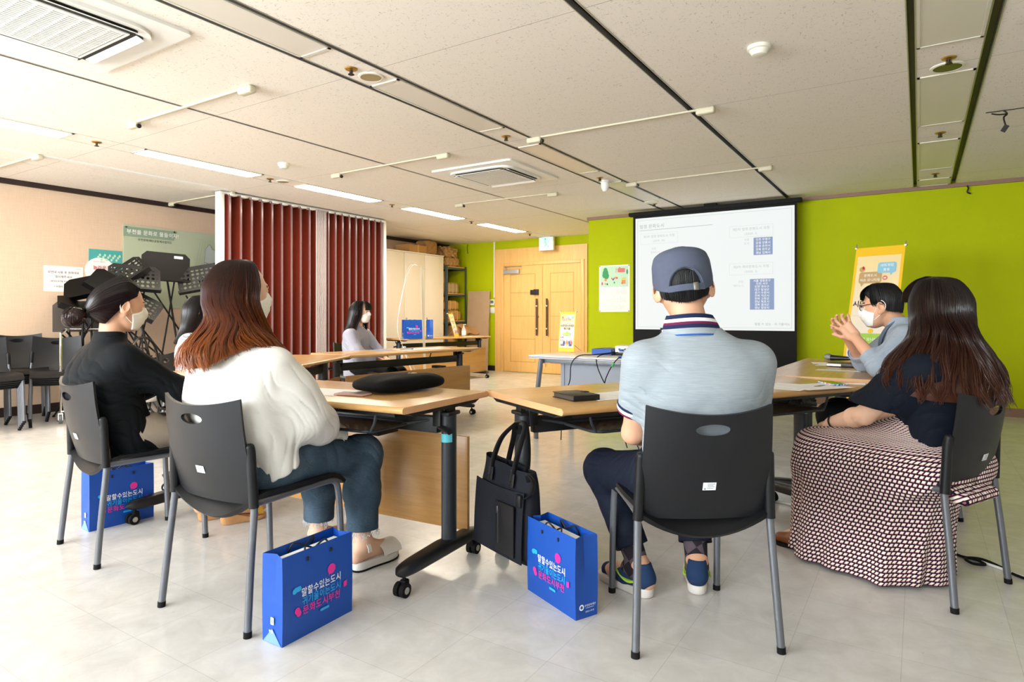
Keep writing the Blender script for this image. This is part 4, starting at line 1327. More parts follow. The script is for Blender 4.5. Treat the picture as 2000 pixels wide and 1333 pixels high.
# ------------------------------------------------------------------ paper shopping bags
m_bag = mat('bag_blue', '0447a2', .5, bump=.15, bscale=30)
m_bagin = mat('bag_inside', '0a3f98', .5)
m_cord = mat('cord_black', '15151a', .6)
b_white, b_cyan, b_pink = mat('print_white', 'f2f4fb', .4), mat('print_cyan', '25a8e6', .4), mat('print_pink', 'e22a96', .4)
def make_bag(label, side='B'):
    t = thing('paper_bag', label, 'paper bag', group='blue paper shopping bags')
    w_, d, h = .30, .095, .285
    top = .9
    def wall(a, c):
        # a runs round the rectangle, gusset sides pinch in towards the top
        per = [(-w_ / 2, -d / 2), (w_ / 2, -d / 2), (w_ / 2, d / 2), (-w_ / 2, d / 2)]
        q = a * 8 % 8
        pts = [(-w_ / 2, -d / 2), (0, -d / 2), (w_ / 2, -d / 2), (w_ / 2 - .018 * c, 0), (w_ / 2, d / 2), (0, d / 2), (-w_ / 2, d / 2), (-w_ / 2 + .018 * c, 0)]
        i = int(q) % 8; f = q - int(q)
        p, r = pts[i], pts[(i + 1) % 8]
        y_ = p[1] * (1 - f) + r[1] * f
        return (p[0] * (1 - f) + r[0] * f, y_ * (1 + .06 * math.sin(PI * c)) , h * c)
    mb = MB(); mb.grid(wall, 8, 6, closed_u=True, thick=.0012)
    mb.bx(-w_ / 2 + .001, w_ / 2 - .001, -d / 2 + .001, d / 2 - .001, .001, .003)
    obj('bag_body', mb, m_bag, t, smooth=20)
    # printed front (towards -y)
    yf = -d / 2 * 1.065 - .0012
    a = Art(frame_mat((-w_ / 2, yf, 0), (1, 0, 0), (0, 0, 1)), .001, .001, b_white, .0001)
    a.z = .0
    fx = lambda u: u * w_
    fz = lambda v: v * h
    # lines follow the lettering on the photographed bag, slightly stepped
    a.text(b_white, '말할수있는도시', fx(.53), fz(.52), .031, .0022, fit=.168).text(b_cyan, '귀기울이는도시', fx(.53), fz(.415), .030, .0018, fit=.165).text(b_pink, '문화도시부천', fx(.53), fz(.31), .031, .0022, fit=.16)
    a.ell(b_pink, fx(.67), fz(.655), .0175).poly(b_pink, [(fx(.63), fz(.63)), (fx(.625), fz(.59)), (fx(.67), fz(.61))])
    a.rr(b_cyan, fx(.14), fz(.555), fx(.24), fz(.615), .008).ell(b_cyan, fx(.15), fz(.575), .009)
    a.ell(b_pink, fx(.185), fz(.34), .011).ell(b_pink, fx(.205), fz(.305), .010).poly(b_pink, [(fx(.85), fz(.36)), (fx(.9), fz(.37)), (fx(.9), fz(.44)), (fx(.85), fz(.43))])
    a.rr(b_cyan, fx(.50), fz(.205), fx(.63), fz(.235), .0042)
    a.done('printed_slogan', t)
    # small emblem on the gusset
    M = frame_mat((w_ / 2 + .0012, -d / 2, 0), (0, 1, 0), (0, 0, 1))
    e = Art(M, .001, .001, b_white, .0001)
    e.ell(b_white, .024, .040, .0105).ell(m_bag, .024, .040, .0055).text(b_white, '부천문화재단', .062, .043, .0092).rect(b_white, .042, .034, .078, .0352).text(b_white, '문화도시부천', .06, .022, .007)
    e.done('foundation_emblem', t)
    M = frame_mat((-w_ / 2 - .0012, d / 2, 0), (0, -1, 0), (0, 0, 1))
    e = Art(M, .001, .001, b_white, .0001)
    e.rr(b_white, .040, .062, .056, .086, .003).text(m_bag, 'B', .048, .074, .018, .0008).poly(mat('print_pale', '6f97dd', .4), [(.004, .002), (.091, .002), (.048, .050)]).text(b_white, '부천', .042, .04, .011)
    e.done('gusset_print', t)
    pp = MB().bx(-w_ / 2 + .03, w_ / 2 - .03, -.022, .012, .02, h - .018).bx(-w_ / 2 + .05, w_ / 2 - .04, .014, .026, .02, h - .028)
    tag(obj('paper_contents', pp, m_paper, t, smooth=0), 'white papers inside')
    for s_ in (-1, 1):
        y_ = s_ * d / 2
        hd = MB().tube(bez([(-.05, y_ - s_ * .002, h - .03), (-.05, y_ - s_ * .010, h - .012), (-.042, y_ - s_ * .018, h + .012 - .01), (-.02, y_ - s_ * .022, h - .006), (0, y_ - s_ * .024, h - .016), (.02, y_ - s_ * .022, h - .006), (.042, y_ - s_ * .018, h + .002), (.05, y_ - s_ * .010, h - .012), (.05, y_ - s_ * .002, h - .03)], 5), .0032, 8)
        for x_ in (-.05, .05):
            hd.box((x_, y_ + s_ * .003, h - .032), (.009, .006, .014), None, .002)
        obj('handle', hd, m_cord, t)
    return t
bag0 = make_bag('blue paper bag by the leg of the white-blouse woman\'s chair')
bag0.location = (-1.76, 1.45, 0); bag0.rotation_euler = (0, 0, rad(91))
dup(bag0, (-1.118, 2.075, 0), rad(-25), 'blue paper bag standing before the black tote bag')
dup(bag0, (-3.46, 1.64, 0), rad(86), 'blue paper bag under the black-shirt woman\'s chair')
dup(bag0, (-6.46, 7.25, .72), rad(62), 'blue paper bag with its slogan facing out on the desk by the cabinet')
dup(bag0, (-6.40, 7.58, .72), rad(-48), 'blue paper bag showing its plain side on the desk by the cabinet')
bl_ = dup(bag0, (-2.50, 5.30, .772), 0, 'blue paper bag lying flat on the projector desk')
bl_.rotation_euler = (rad(-90), 0, 0)
bl_.location = (-2.345, 5.10, .7465); bl_.scale = (.62, .5, 1.0)

# ------------------------------------------------------------------ black tote hung on the table post
def tote():
    t = thing('tote_bag', 'black tote bag with zip pocket hanging from the table post', 'bag', (-1.42, 2.19, 0), rad(-22))
    m_cl = mat('tote_cloth', '1b1d24', .8, var=.10, vscale=260, bump=.4, bscale=500)
    m_le = mat('tote_leather', '101013', .42, bump=.3, bscale=160)
    W_, D_, z0, z1 = .36, .11, .085, .475
    def body(a, c):
        an = 2 * PI * a
        e = .32
        x = math.copysign(abs(math.cos(an)) ** e, math.cos(an)) * W_ / 2 * (1 - .10 * c + .05 * math.sin(PI * c))
        y = math.copysign(abs(math.sin(an)) ** .6, math.sin(an)) * D_ / 2 * (1.0 - .55 * c ** 2) * (1 - .4 * max(0, .08 - c) / .08)
        y += .006 * math.sin(9 * c + 4 * x * 10) * c
        z = z0 + (z1 - z0) * c - .02 * c * (1 - (2 * x / W_) ** 2) - (.03 if x > 0 else 0) * c ** 3 * abs(2 * x / W_)
        return (x, y, z)
    mb = MB().grid(body, 48, 24, closed_u=True)
    k = len(mb.v)
    mb.f.append(tuple(i * 25 for i in range(47, -1, -1)))
    mb.mi.append(0)
    obj('bag_body', mb, m_cl, t, smooth=60)
    # front pockets
    def pocket(x0, x1, zt, bulge):
        def f(a, c):
            x = x0 + (x1 - x0) * a
            y = -D_ / 2 * (1 - .55 * (c * (zt - z0) / (z1 - z0)) ** 2) - .006 - bulge * math.sin(PI * a) ** .5 * (.4 + .6 * c)
            return (x, y, z0 + .012 + (zt - z0) * c - .008 * math.sin(PI * a) * c)
        return f
    obj('wide_pocket', MB().grid(pocket(-.178, .165, .36, .006), 20, 10, thick=.004), m_cl, t)
    tp = tag(obj('leather_pocket', MB().grid(lambda a, c: (.005 + .125 * a, -D_ / 2 - .017 - .004 * math.sin(PI * a) * math.sin(PI * c), .115 + .20 * c), 10, 10, thick=.005), m_le, t), 'black leather zip pocket')
    zp = MB().bx(.028, .034, -D_ / 2 - .026, -D_ / 2 - .02, .15, .30).box((.031, -D_ / 2 - .028, .285), (.010, .005, .03), None, .002)
    obj('zip', zp, mat('zip_metal', '77777c', .3, .9), tp)
    # handles: two straps over the post knob
    kx, ky, kz = .08, .02, .635
    def strap(pts, w_=.014):
        P = bez(pts, 8)
        return MB().tube(P, w_, 8, flat=.3)
    for y_, xo in ((-.035, 0), (.03, .02)):
        obj('handle', strap([(-.07 + xo, y_ - .012, .40), (-.065 + xo, y_, .47), (-.02 + xo, y_ * .7, .56), (.045, .0, kz - .012), (kx, 0, kz), (kx + .03, 0, kz - .012), (.105, y_ * .5, .56), (.085 + xo * .3, y_ * .9, .47), (.082 + xo * .3, y_ - .012, .40)]), m_le, t)
    for x_ in (-.07, .082):
        obj('handle_patch', MB().box((x_, -.048, .405), (.032, .006, .055), (rad(-8), 0, 0), .003), m_le, t)
    obj('side_strap', strap([(.15, -.01, .40), (.17, -.03, .44), (.20, -.03, .42), (.195, -.04, .37), (.15, -.05, .345)], .012).box((.145, -.055, .34), (.03, .02, .05), None, .005), m_le, t)
tote()

# ------------------------------------------------------------------ things on the tables
def sheet(name, label, cx, cy, rz, w_, h, z=.7205, m=None, cat='paper', lines=0, group=None, curl=0.0, col=None):
    t = Art(Matrix.Identity(4), .0001, .0001, m or m_paper, .0001)
    t.mb = MB(); t.mb.cm = 0
    g = MB().grid(lambda a, c: ((a - .5) * w_, (c - .5) * h, .0006 + curl * (2 * a - 1) ** 2 * c), 6, 4, thick=.0006)
    t.put(g.v, g.f)
    if lines:
        t.z = .0012
        for k in range(lines):
            y_ = h * (.38 - .76 * k / max(1, lines - 1))
            t.rect(i_lgrey, -w_ * .38, y_, w_ * (.38 - .2 * (k % 3 == 2)), y_ + .0025)
    if col:
        t.ell(col[0], .02, 0, .022, .012).ell(col[1], .06, .012, .022, .012)
    o = t.done(name)
    o.location = (cx, cy, z); o.rotation_euler = (0, 0, rad(rz))
    return tag(o, label, cat, group)
pch = thing('pouch', 'black padded pouch embroidered with small rabbits and cherries on the table', 'pouch', (-2.01, 2.17, .722), rad(86))
def pf(a, c):
    x, y = 2 * a - 1, 2 * c - 1
    ex = math.copysign(abs(x) ** .9, x)
    e = max(0.0, 1 - max(abs(x), abs(y)) ** 4)
    return (x * .20, y * .125, 0)
pb = MB()
def soft(u, v):
    an = 2 * PI * u
    r = min(1.0, v * 1.0)
    k = .42
    cx, sx = math.cos(an), math.sin(an)
    return an
NU, NV = 56, 12
def pil(u, v):
    an = 2 * PI * u; ph_ = PI * (v - .5)
    e = .45
    cx = math.copysign(abs(math.cos(an)) ** e, math.cos(an)); sx = math.copysign(abs(math.sin(an)) ** e, math.sin(an))
    cr = abs(math.cos(ph_)) ** .32
    zt = math.copysign(abs(math.sin(ph_)) ** .8, math.sin(ph_))
    x, y = cx * cr * .21, sx * cr * .13
    hgt = .040 * (1 - .25 * (x / .21) ** 2) + .004 * math.sin(x * 30) * math.sin(y * 40)
    return (x, y, .032 + (hgt if zt > 0 else .030) * zt)
pb.grid(pil, NU, NV, closed_u=True)
obj('pouch_body', pb, mat('pouch_black', '060709', .8, bump=.4, bscale=300), pch, smooth=60)
def patch(x, y, sh, m_, name):
    z = .032 + .036 * (1 - .25 * (x / .21) ** 2) * (1 - abs(y / .13) ** 3 * .4) + .001
    mb = MB()
    for dx, dy, rx, ry in sh:
        mb.lathe([(.001, .005), (.7, .004), (1, 0)], (0, 0, 0), 14)
        n = 14 * 3
        for i in range(len(mb.v) - n, len(mb.v)):
            vx, vy, vz = mb.v[i]
            mb.v[i] = (x + dx + vx * rx, y + dy + vy * ry, z - .003 + vz)
    return obj(name, mb, m_, pch)
m_rab, m_cher, m_leaf = mat('applique_cream', 'e6d6c2', .8), mat('applique_red', 'b5202a', .7), mat('applique_green', '2e7d3e', .7)
for x_, y_ in ((-.03, .035), (.115, .025)):
    tag(patch(x_, y_, ((0, 0, .022, .016), (-.022, .012, .014, .006), (-.018, -.012, .012, .006)), m_rab, 'rabbit_applique'), 'cream rabbit')
for x_, y_ in ((.045, .015), (-.12, .05)):
    c_ = patch(x_, y_, ((-.010, 0, .008, .008), (.010, -.012, .008, .008)), m_cher, 'cherry_applique')
    tag(patch(x_ + .012, y_ + .03, ((0, 0, .010, .006), (.012, .008, .009, .005)), m_leaf, 'leaf_applique'), 'green leaf')
def phone(label, x, y, z, rz, body, screen, case=None):
    t = thing('phone', label, 'phone', (x, y, z), rad(rz))
    obj('phone_body', MB().bx(-.036, .036, -.075, .075, 0, .009, .004, 3), body, t)
    obj('screen', MB().bx(-.032, .032, -.070, .070, .0088, .0095, 0), screen, t, smooth=0)
    return t
m_gloss = mat('glass_black', '0b0c0e', .06)
phone('rose phone half under the black pouch', -2.045, 1.915, .7205, 100, mat('phone_rose', 'c79a92', .35), mat('phone_grey', '8e7f7d', .25))
mc = mat('phone_case_mix', 'd34a64', .4)
nt, b = nodes_of(mc)
nt.links.new(ramp(nt, noise(nt, ocoord(nt), 90, 1), [(.36, W4('d02a4c')), (.48, W4('e8e6ee')), (.56, W4('3fb6cf')), (.66, W4('243a7c'))]), b.inputs['Base Color'])
phone('black-screened phone in a multicoloured case on papers at the table corner', -.36, 3.485, .7235, -62 + 90 + 5, mc, m_gloss)
obj_p = sheet('paper_sheet', 'white printed sheet beside the black pouch', -2.25, 1.93, 8, .297, .21, lines=7)
# man's table
nb = thing('notebook', 'closed black leather organiser near the table corner', 'notebook', (-1.19, 2.335, .7205), rad(148))
obj('cover', MB().bx(-.085, .085, -.062, .062, 0, .004, .002).bx(-.085, .085, -.062, .062, .020, .024, .002).bx(-.088, -.080, -.062, .062, .0, .024, .003), m_tblk, nb)
obj('page_block', MB().bx(-.078, .078, -.058, .058, .004, .020), mat('pages_dark', '4a4238', .8), nb, smooth=0)
obj('clasp', MB().bx(.0, .03, -.066, -.04, .0235, .027, .002), m_tblk, nb)
sheet('paper_sheet', 'white sheet between the black organiser and the man in the cap', -1.10, 2.50, 62, .30, .21, lines=0, curl=.003)
sheet('paper_sheet', 'white sheet under the arm of the man in the cap', -.98, 2.62, 75, .297, .21, z=.7225)
sheet('paper_sheet', 'printed sheet with red and blue drawing beside the multicoloured phone', -.42, 3.33, 55, .297, .21, z=.7222, lines=5, col=(i_rose, i_teal))
sheet('paper_sheet', 'printed sheet peeping out under the drawing sheet', -.53, 3.28, 80, .297, .21, lines=6)
pn = thing('pen', 'white pen sticking out beside the multicoloured phone', 'pen', (-.275, 3.50, .7245), rad(20))
obj('barrel', MB().cyl((-.06, 0, .004), (.06, 0, .004), .004, n=10), m_white, pn); obj('tip', MB().cyl((.06, 0, .004), (.072, 0, .004), .004, .001, 10), i_grey, pn)
# presenter's table
mi = thing('microphone', 'black wired microphone with grey mesh head on the table', 'microphone', (-.58, 5.36, .722), rad(-17))
mb = MB()
Rm = Matrix.Rotation(PI / 2, 3, 'Y')
obj('mic_head', MB().lathe([(.005, -.028), (.02, -.022), (.026, -.005), (.026, .01), (.02, .022)], (0, 0, .027), 20, Rm), mat('mic_mesh', '8d8f92', .45, .6, bump=.8, bscale=700), mi)
obj('mic_handle', MB().lathe([(.022, 0), (.021, .02), (.017, .09), (.0125, .16), (.012, .165)], (.02, 0, .022), 18, Rm), m_tblk, mi)
cb_ = MB().tube(bez([(.185, 0, .014), (.26, -.02, .02), (.33, .02, .03), (.40, .05, .012), (.43, .06, .01)], 8), .0035, 6)
obj('cable', cb_, m_rubber, mi)
sheet('paper_sheet', 'white sheet under the microphone', -.50, 5.05, 12, .30, .21, lines=0)
sheet('paper_sheet', 'second white sheet under the black notebook', -.44, 4.86, -6, .297, .21, z=.7222)
sheet('paper_slip', 'white printed slip in front of the black notebook', -.42, 4.42, -4, .25, .10, lines=2)
nb = thing('notebook', 'thick black notebook with white page edges before the man in glasses', 'notebook', (-.375, 4.80, .7235), rad(-6))
obj('cover', MB().bx(-.14, .14, -.095, .095, 0, .003, .001).bx(-.14, .14, -.095, .095, .019, .022, .001).bx(-.05, .142, -.097, -.09, .0, .022, .001), m_tblk, nb)
obj('page_block', MB().bx(-.136, .136, -.091, .09, .003, .019), m_paper, nb, smooth=0)
sheet('leaflet', 'orange and blue leaflet lying on the black notebook', -.33, 4.87, 14, .21, .13, z=.7465, m=mat('leaflet_orange', 'b5643c', .5))
# projector desk
pj = thing('projector', 'white projector with dark base on the white desk', 'projector', (-2.10, 5.25, .72), rad(12))
obj('casing', MB().bx(-.15, .15, -.11, .11, .022, .082, .012, 3), m_white, pj)
obj('base', MB().bx(-.145, .145, -.105, .105, .004, .026, .006), m_tblk, pj)
ports = MB()
for x_ in (-.11, -.06, -.03, .02, .06):
    ports.bx(x_ - .008, x_ + .008, -.1115, -.109, .045, .06)
obj('ports', ports, m_tblk, pj, smooth=0)
obj('lens', MB().cyl((.08, .105, .05), (.08, .13, .05), .03, n=20), m_gloss, pj)
obj('plug', MB().box((-.09, -.125, .045), (.035, .035, .018), None, .004), mat('vga_blue', '1f4fa8', .45), pj)
lt = thing('laptop', 'black laptop seen from behind the man in the cap, screen lit white', 'laptop', (-1.66, 5.12, .72), rad(14))
obj('keyboard_base', MB().bx(-.16, .16, -.11, .11, 0, .018, .004), m_tblk, lt)
sc_ = obj('display', MB().box((0, .125, .13), (.33, .008, .225), (rad(-12), 0, 0), .003), m_tblk, lt)
obj('screen_glass', MB().box((0, .1195, .13), (.30, .001, .19), (rad(-12), 0, 0)), mat('laptop_lit', 'eef2f6', .3, emit=.9), sc_, smooth=0)
cabs = thing('projector_cables', 'black cables hanging from the projector over the desk edge', 'cable', (-2.2, 4.75, 0))
for pts in ([(-.03, .38, .745), (-.10, .10, .735), (-.18, -.02, .73), (-.235, -.05, .66), (-.25, -.05, .52), (-.30, -.05, .40), (-.33, -.04, .20), (-.36, 0, .006)],
            [(.0, .38, .745), (-.03, .05, .73), (.0, -.05, .66), (.07, -.06, .52), (.18, -.06, .36), (.28, -.05, .18), (.34, 0, .006)],
            [(.20, .0, .745), (.16, -.05, .70), (.10, -.06, .60), (.07, -.055, .50), (.12, -.055, .38), (.20, -.05, .2), (.24, 0, .006)]):
    obj('cable', MB().tube(bez(pts, 8), .0042, 7), m_rubber, cabs)
obj('cable_plug', MB().box((.215, .0, .735), (.10, .025, .018), (0, rad(-8), rad(15)), .004), MATS['vga_blue'], cabs)
obj('green_tag', MB().cyl((.135, -.058, .655), (.15, -.055, .685), .009, n=10), mat('tag_green', '2fa84a', .5), cabs)
# back row papers
sheet('folder', 'blue-edged paper folder on the back row table before the seated woman', -4.50, 4.60, 84, .22, .16, m=ink('blue_folder', '4d7fb8'))
sheet('paper_sheet', 'white sheet with a pen on the back row table', -4.36, 4.86, 84, .30, .21, lines=6)
sheet('paper_sheet', 'second white sheet further along the back row table', -4.30, 5.16, 80, .297, .21, lines=6)
pn = thing('pen', 'grey pen lying on the back row papers', 'pen', (-4.36, 4.80, .722), rad(70))
obj('barrel', MB().cyl((-.07, 0, .005), (.06, 0, .005), .005, n=8), i_grey, pn); obj('cap', MB().cyl((.06, 0, .005), (.08, 0, .005), .0055, n=8), i_blue, pn)
# registration desk
sn = thing('hand_sanitizer', 'clear pump bottle of hand sanitizer on the desk by the rack', 'bottle', (-6.37, 8.42, .72))
obj('bottle', MB().lathe([(.032, .0), (.036, .01), (.036, .12), (.02, .145), (.014, .15)], n=20), mat('clear_gel', 'e6ecea', .15, trans=.6), sn)
obj('pump', MB().lathe([(.015, .148), (.015, .165), (.006, .168), (.006, .195), (.012, .197), (.012, .207)], n=16).box((.022, 0, .203), (.05, .012, .008), None, .002), m_white, sn)
obj('bottle_label', MB().lathe([(.0365, .03), (.0368, .03), (.0368, .10), (.0365, .10)], n=20), i_white, sn)
sheet('paper_sheet', 'small paper stack with a pen beside the hand sanitizer', -6.33, 8.72, 80, .21, .15, m=ink('pale_blue', 'b9c6d6'), lines=3)
sheet('paper_sheet', 'folded white tissue under the hand sanitizer bottle', -6.31, 8.45, 60, .14, .10, curl=.006)

# ------------------------------------------------------------------ music stands and odd chairs behind the folding tables
m_stand = mat('stand_black', '060607', .4, spec=.25)
m_deskh = holes_mat('desk_holes', '050506', .05, .05, .0165, .0165, 0, 2, .5, .0, lim=(.215, .05, .28), shift=False, axes=(0, 2))
m_desks = mat('desk_solid_black', '050506', .42, spec=.2)
def music_stand(label, x, y, rz, zc, tilt, lean, holes=True, roll=0.0, m=None, tag_=False, brace=True):
    """zc: height of the desk centre; lean: sideways lean of the folded pole"""
    t = thing('music_stand', label, 'music stand', (x, y, 0), rad(rz), 'music stands by the beige wall')
    w_, h = .49, .33
    d = MB()
    d.bx(-w_ / 2, w_ / 2, -.002, .002, 0, h, 0).bx(-w_ / 2, w_ / 2, -.06, .0, -.004, .0)
    d.bx(-w_ / 2, w_ / 2, -.062, -.058, -.004, .022)
    poly = [(-w_ / 2, 0), (w_ / 2, 0), (w_ / 2, h - .05), (w_ / 2 - .05, h), (-w_ / 2 + .05, h), (-w_ / 2, h - .05)]
    d = MB().prism([(p[0], p[1]) for p in poly], -.002, .002, Matrix(((1, 0, 0, 0), (0, 0, 1, 0), (0, 1, 0, 0), (0, 0, 0, 1))))
    d.bx(-w_ / 2, w_ / 2, -.062, 0, -.004, 0).bx(-w_ / 2, w_ / 2, -.064, -.060, -.004, .02)
    dk = obj('desk', d, m or (m_deskh if holes else m_desks), t, smooth=0)
    R_ = Euler((rad(-tilt), rad(roll), 0)).to_matrix()
    off = R_ @ Vector((0, 0, h / 2))
    top = Vector((lean, 0, zc))
    dk.location = top - off
    dk.rotation_euler = (rad(-tilt), rad(roll), 0)
    if tag_:
        tag(obj('name_label', MB().bx(.08, .17, -.0035, -.0022, .27, .30), i_white, dk, smooth=0), 'white name label')
    p = MB().tube([(lean * .1, .02, .30), (lean, .03, zc - .02)], .011, 10).tube([(lean * .35, .02, .30 + (zc - .3) * .3), (lean * .1, .02, .25)], .015, 10)
    obj('pole', p, m_stand, t)
    obj('tilt_joint', MB().cyl((lean - .02, .03, zc - .03), (lean + .02, .03, zc - .03), .022, n=14).box((lean, .02, zc - .01), (.05, .03, .06), None, .006), m_stand, t)
    if brace:
        br = MB().tube([(-.26, .06, .42), (lean + .10, .05, zc - .12)], .009, 8).tube([(.24, .06, .40), (lean - .16, .05, zc - .20)], .009, 8).tube([(-.22, .07, .55), (.22, .07, .62)], .007, 8)
        obj('brace', br, m_stand, t)
    for k in range(3):
        a_ = rad(90 + 120 * k)
        l = obj('leg', MB().tube([(lean * .1, .02, .42), (lean * .1 + .27 * math.cos(a_), .02 + .27 * math.sin(a_), .012)], .009, 8), m_stand, t)
        obj('rubber_foot', MB().cyl((lean * .1 + .266 * math.cos(a_), .02 + .266 * math.sin(a_), .018), (lean * .1 + .28 * math.cos(a_), .02 + .28 * math.sin(a_), 0), .013, n=10), m_rubber, l)
    return t
m_dgrey = mat('desk_grey_metal', '4f4741', .4, .4)
music_stand('grey-brown solid music stand with a small label, lowest at the left of the cluster', -7.66, 3.24, 70, 1.06, 4, 0, False, 0, m_dgrey, True)
music_stand('black solid music stand tipped sideways over the grey-brown one', -7.35, 3.14, 80, 1.13, 62, 0, False, 22)
music_stand('black music stand with a folded desk below the paper notice', -7.52, 3.30, 50, 1.38, 40, -.03, False, -14)
music_stand('perforated black music stand before the teal poster', -7.20, 3.52, 62, 1.50, 45, -.05, True, -38)
music_stand('wide perforated black music stand in the middle of the cluster', -7.0, 3.70, 70, 1.47, 30, -.20, True, 4)
music_stand('solid black music stand slanting down before the wide perforated one', -6.92, 3.48, 64, 1.34, 40, -.22, False, 34)
music_stand('tall solid black music stand with a white label at the top of the cluster', -7.12, 4.10, 70, 1.62, 8, -.20, False, 3, None, True)
music_stand('perforated black music stand nearest the brown divider', -6.95, 4.24, 52, 1.50, 22, -.05, True, -12)
music_stand('low perforated black music stand slanting under the middle ones', -6.85, 3.66, 58, 1.20, 45, -.22, True, 30)

# chromed trolley
tr = thing('trolley', 'chromed tubular trolley on grey castors beside the stacked chairs', 'trolley', (-7.25, 3.10, 0), rad(60))
m_chrome = mat('chrome', 'd9d6d0', .12, 1.0)
for x_ in (-.16, .16):
    obj('side_rail', MB().tube(bez([(x_, -.25, .06), (x_, -.25, .5), (x_, -.25, .84), (x_, -.20, .90), (x_, .20, .93), (x_, .26, .90), (x_, .28, .6), (x_, .28, .06)], 6), .011, 10), m_chrome, tr)
obj('cross_rail', MB().cyl((-.16, -.25, .12), (.16, -.25, .12), .010).cyl((-.16, .28, .12), (.16, .28, .12), .010).cyl((-.16, .2, .925), (.16, .2, .925), .010), m_chrome, tr)
obj('handle_tape', MB().cyl((-.16, -.02, .916), (-.16, .06, .921), .014), m_white, tr)
for x_ in (-.16, .16):
    for y_ in (-.25, .28):
        c_ = obj('caster_wheel', MB().cyl((x_ - .012, y_, .045), (x_ + .012, y_, .045), .045, n=24), mat('wheel_grey', '6f7274', .5), tr)
        obj('caster_fork', MB().bx(x_ - .02, x_ - .014, y_ - .02, y_ + .02, .035, .10).bx(x_ + .014, x_ + .02, y_ - .02, y_ + .02, .035, .10).bx(x_ - .02, x_ + .02, y_ - .02, y_ + .02, .095, .105), m_chrome, c_)

# cafe chairs with arched bar backs
m_bent = mat('bent_tube_black', '26221f', .3, .6)
def cafe(label, x, y, rz):
    t = thing('bentwood_style_chair', label, 'chair', (x, y, 0), rad(rz), 'metal chairs with arched backs')
    arch = [(-.19, 0, .45), (-.195, -.02, .62), (-.17, -.04, .76), (-.09, -.055, .835), (0, -.06, .85), (.09, -.055, .835), (.17, -.04, .76), (.195, -.02, .62), (.19, 0, .45)]
    obj('back_arch', MB().tube(bez(arch, 6), .0125, 10), m_bent, t)
    bars = MB().tube(bez([(-.10, -.0, .45), (-.10, -.03, .62), (-.05, -.052, .73), (.0, -.055, .745), (.05, -.052, .73), (.10, -.03, .62), (.10, 0, .45)], 6), .009, 8)
    bars.tube([(0, -.0, .45), (0, -.055, .745), (0, -.06, .85)], .008, 8)
    for s_ in (-1, 1):
        bars.tube([(s_ * .06, -.05, .72), (s_ * .11, -.055, .825)], .008, 8)
    obj('back_bars', bars, m_bent, t)
    obj('seat', MB().lathe([(.17, .44), (.2, .445), (.205, .46), (.19, .475), (.05, .48)], (0, .19, 0), 28), m_tblk, t)
    for s_ in (-1, 1):
        obj('leg', MB().tube([(s_ * .18, .02, .45), (s_ * .2, -.03, 0)], .0115, 10), m_bent, t)
        obj('leg', MB().tube([(s_ * .15, .34, .45), (s_ * .18, .40, 0)], .0115, 10), m_bent, t)
    return t
cafe('black metal chair with arched bar back seen past the black-shirt woman', -6.35, 3.28, -60)
cafe('black metal chair with arched bar back half hidden by the auburn hair', -6.12, 3.62, -50)
so = thing('stool', 'round white-topped stool on a grey column beyond the black-shirt woman', 'stool', (-4.98, 2.46, 0))
obj('seat', MB().lathe([(.13, .415), (.165, .42), (.17, .435), (.16, .45), (.02, .455)], n=32), m_white, so)
obj('column', MB().cyl((0, 0, .02), (0, 0, .42), .022, n=16), m_alu, so)
obj('foot_plate', MB().lathe([(.17, 0), (.17, .012), (.04, .025), (.025, .04)], n=32), m_alu, so)

# floor cables
tag(obj('floor_cable', MB().tube(bez([(-1.2, 3.75, .006), (-.9, 3.88, .006), (-.64, 3.83, .006), (-.45, 3.75, .006), (-.2, 3.62, .006), (.046, 3.44, .006), (.17, 3.40, .006), (.28, 3.33, .006), (.36, 3.26, .006), (.75, 3.0, .006), (1.6, 2.9, .006)], 8), .0058, 8), m_white), 'white cable running over the floor behind the patterned skirt', 'cable')
tag(obj('floor_cable', MB().tube(bez([(.05, 3.52, .006), (.11, 3.46, .006), (.15, 3.40, .008), (.21, 3.37, .010), (.235, 3.32, .012), (.19, 3.31, .012), (.17, 3.36, .014), (.23, 3.38, .014), (.30, 3.33, .006), (.37, 3.24, .006), (.75, 2.97, .006), (1.6, 2.86, .006)], 8), .0058, 8), m_rubber), 'black cable looped on the floor by the right chair leg', 'cable')
# ================================================================== soft-body modelling: smooth distance fields -> one continuous mesh
f32 = np.float32
def V3(p): return np.array(p, f32)

def cone(a, b_, ra, rb):
    a, b_ = V3(a), V3(b_); ab = b_ - a; L2 = float(ab @ ab) + 1e-9
    def f(P):
        pa = P - a
        h = np.clip((pa @ ab) / L2, 0, 1)
        d = pa - h[:, None] * ab
        return np.sqrt(np.einsum('ij,ij->i', d, d)) - (ra + (rb - ra) * h)
    return f

def ell(c, r, R_=None):
    c, r = V3(c), V3(r)
    Rm = None if R_ is None else np.array(R_, f32)
    def f(P):
        q = P - c
        if Rm is not None: q = q @ Rm
        k0 = np.sqrt(np.einsum('ij,ij->i', q / r, q / r)) + 1e-9
        k1 = np.sqrt(np.einsum('ij,ij->i', q / (r * r), q / (r * r))) + 1e-9
        return np.where(k0 < .3, (k0 - 1) * r.min(), k0 * (k0 - 1) / k1)
    return f

def rbox(c, half, r, R_=None):
    c, half = V3(c), V3(half) - r
    Rm = None if R_ is None else np.array(R_, f32)
    def f(P):
        q = P - c
        if Rm is not None: q = q @ Rm
        d = np.abs(q) - half
        m = np.maximum(d, 0)
        return np.sqrt(np.einsum('ij,ij->i', m, m)) + np.minimum(d.max(1), 0) - r
    return f

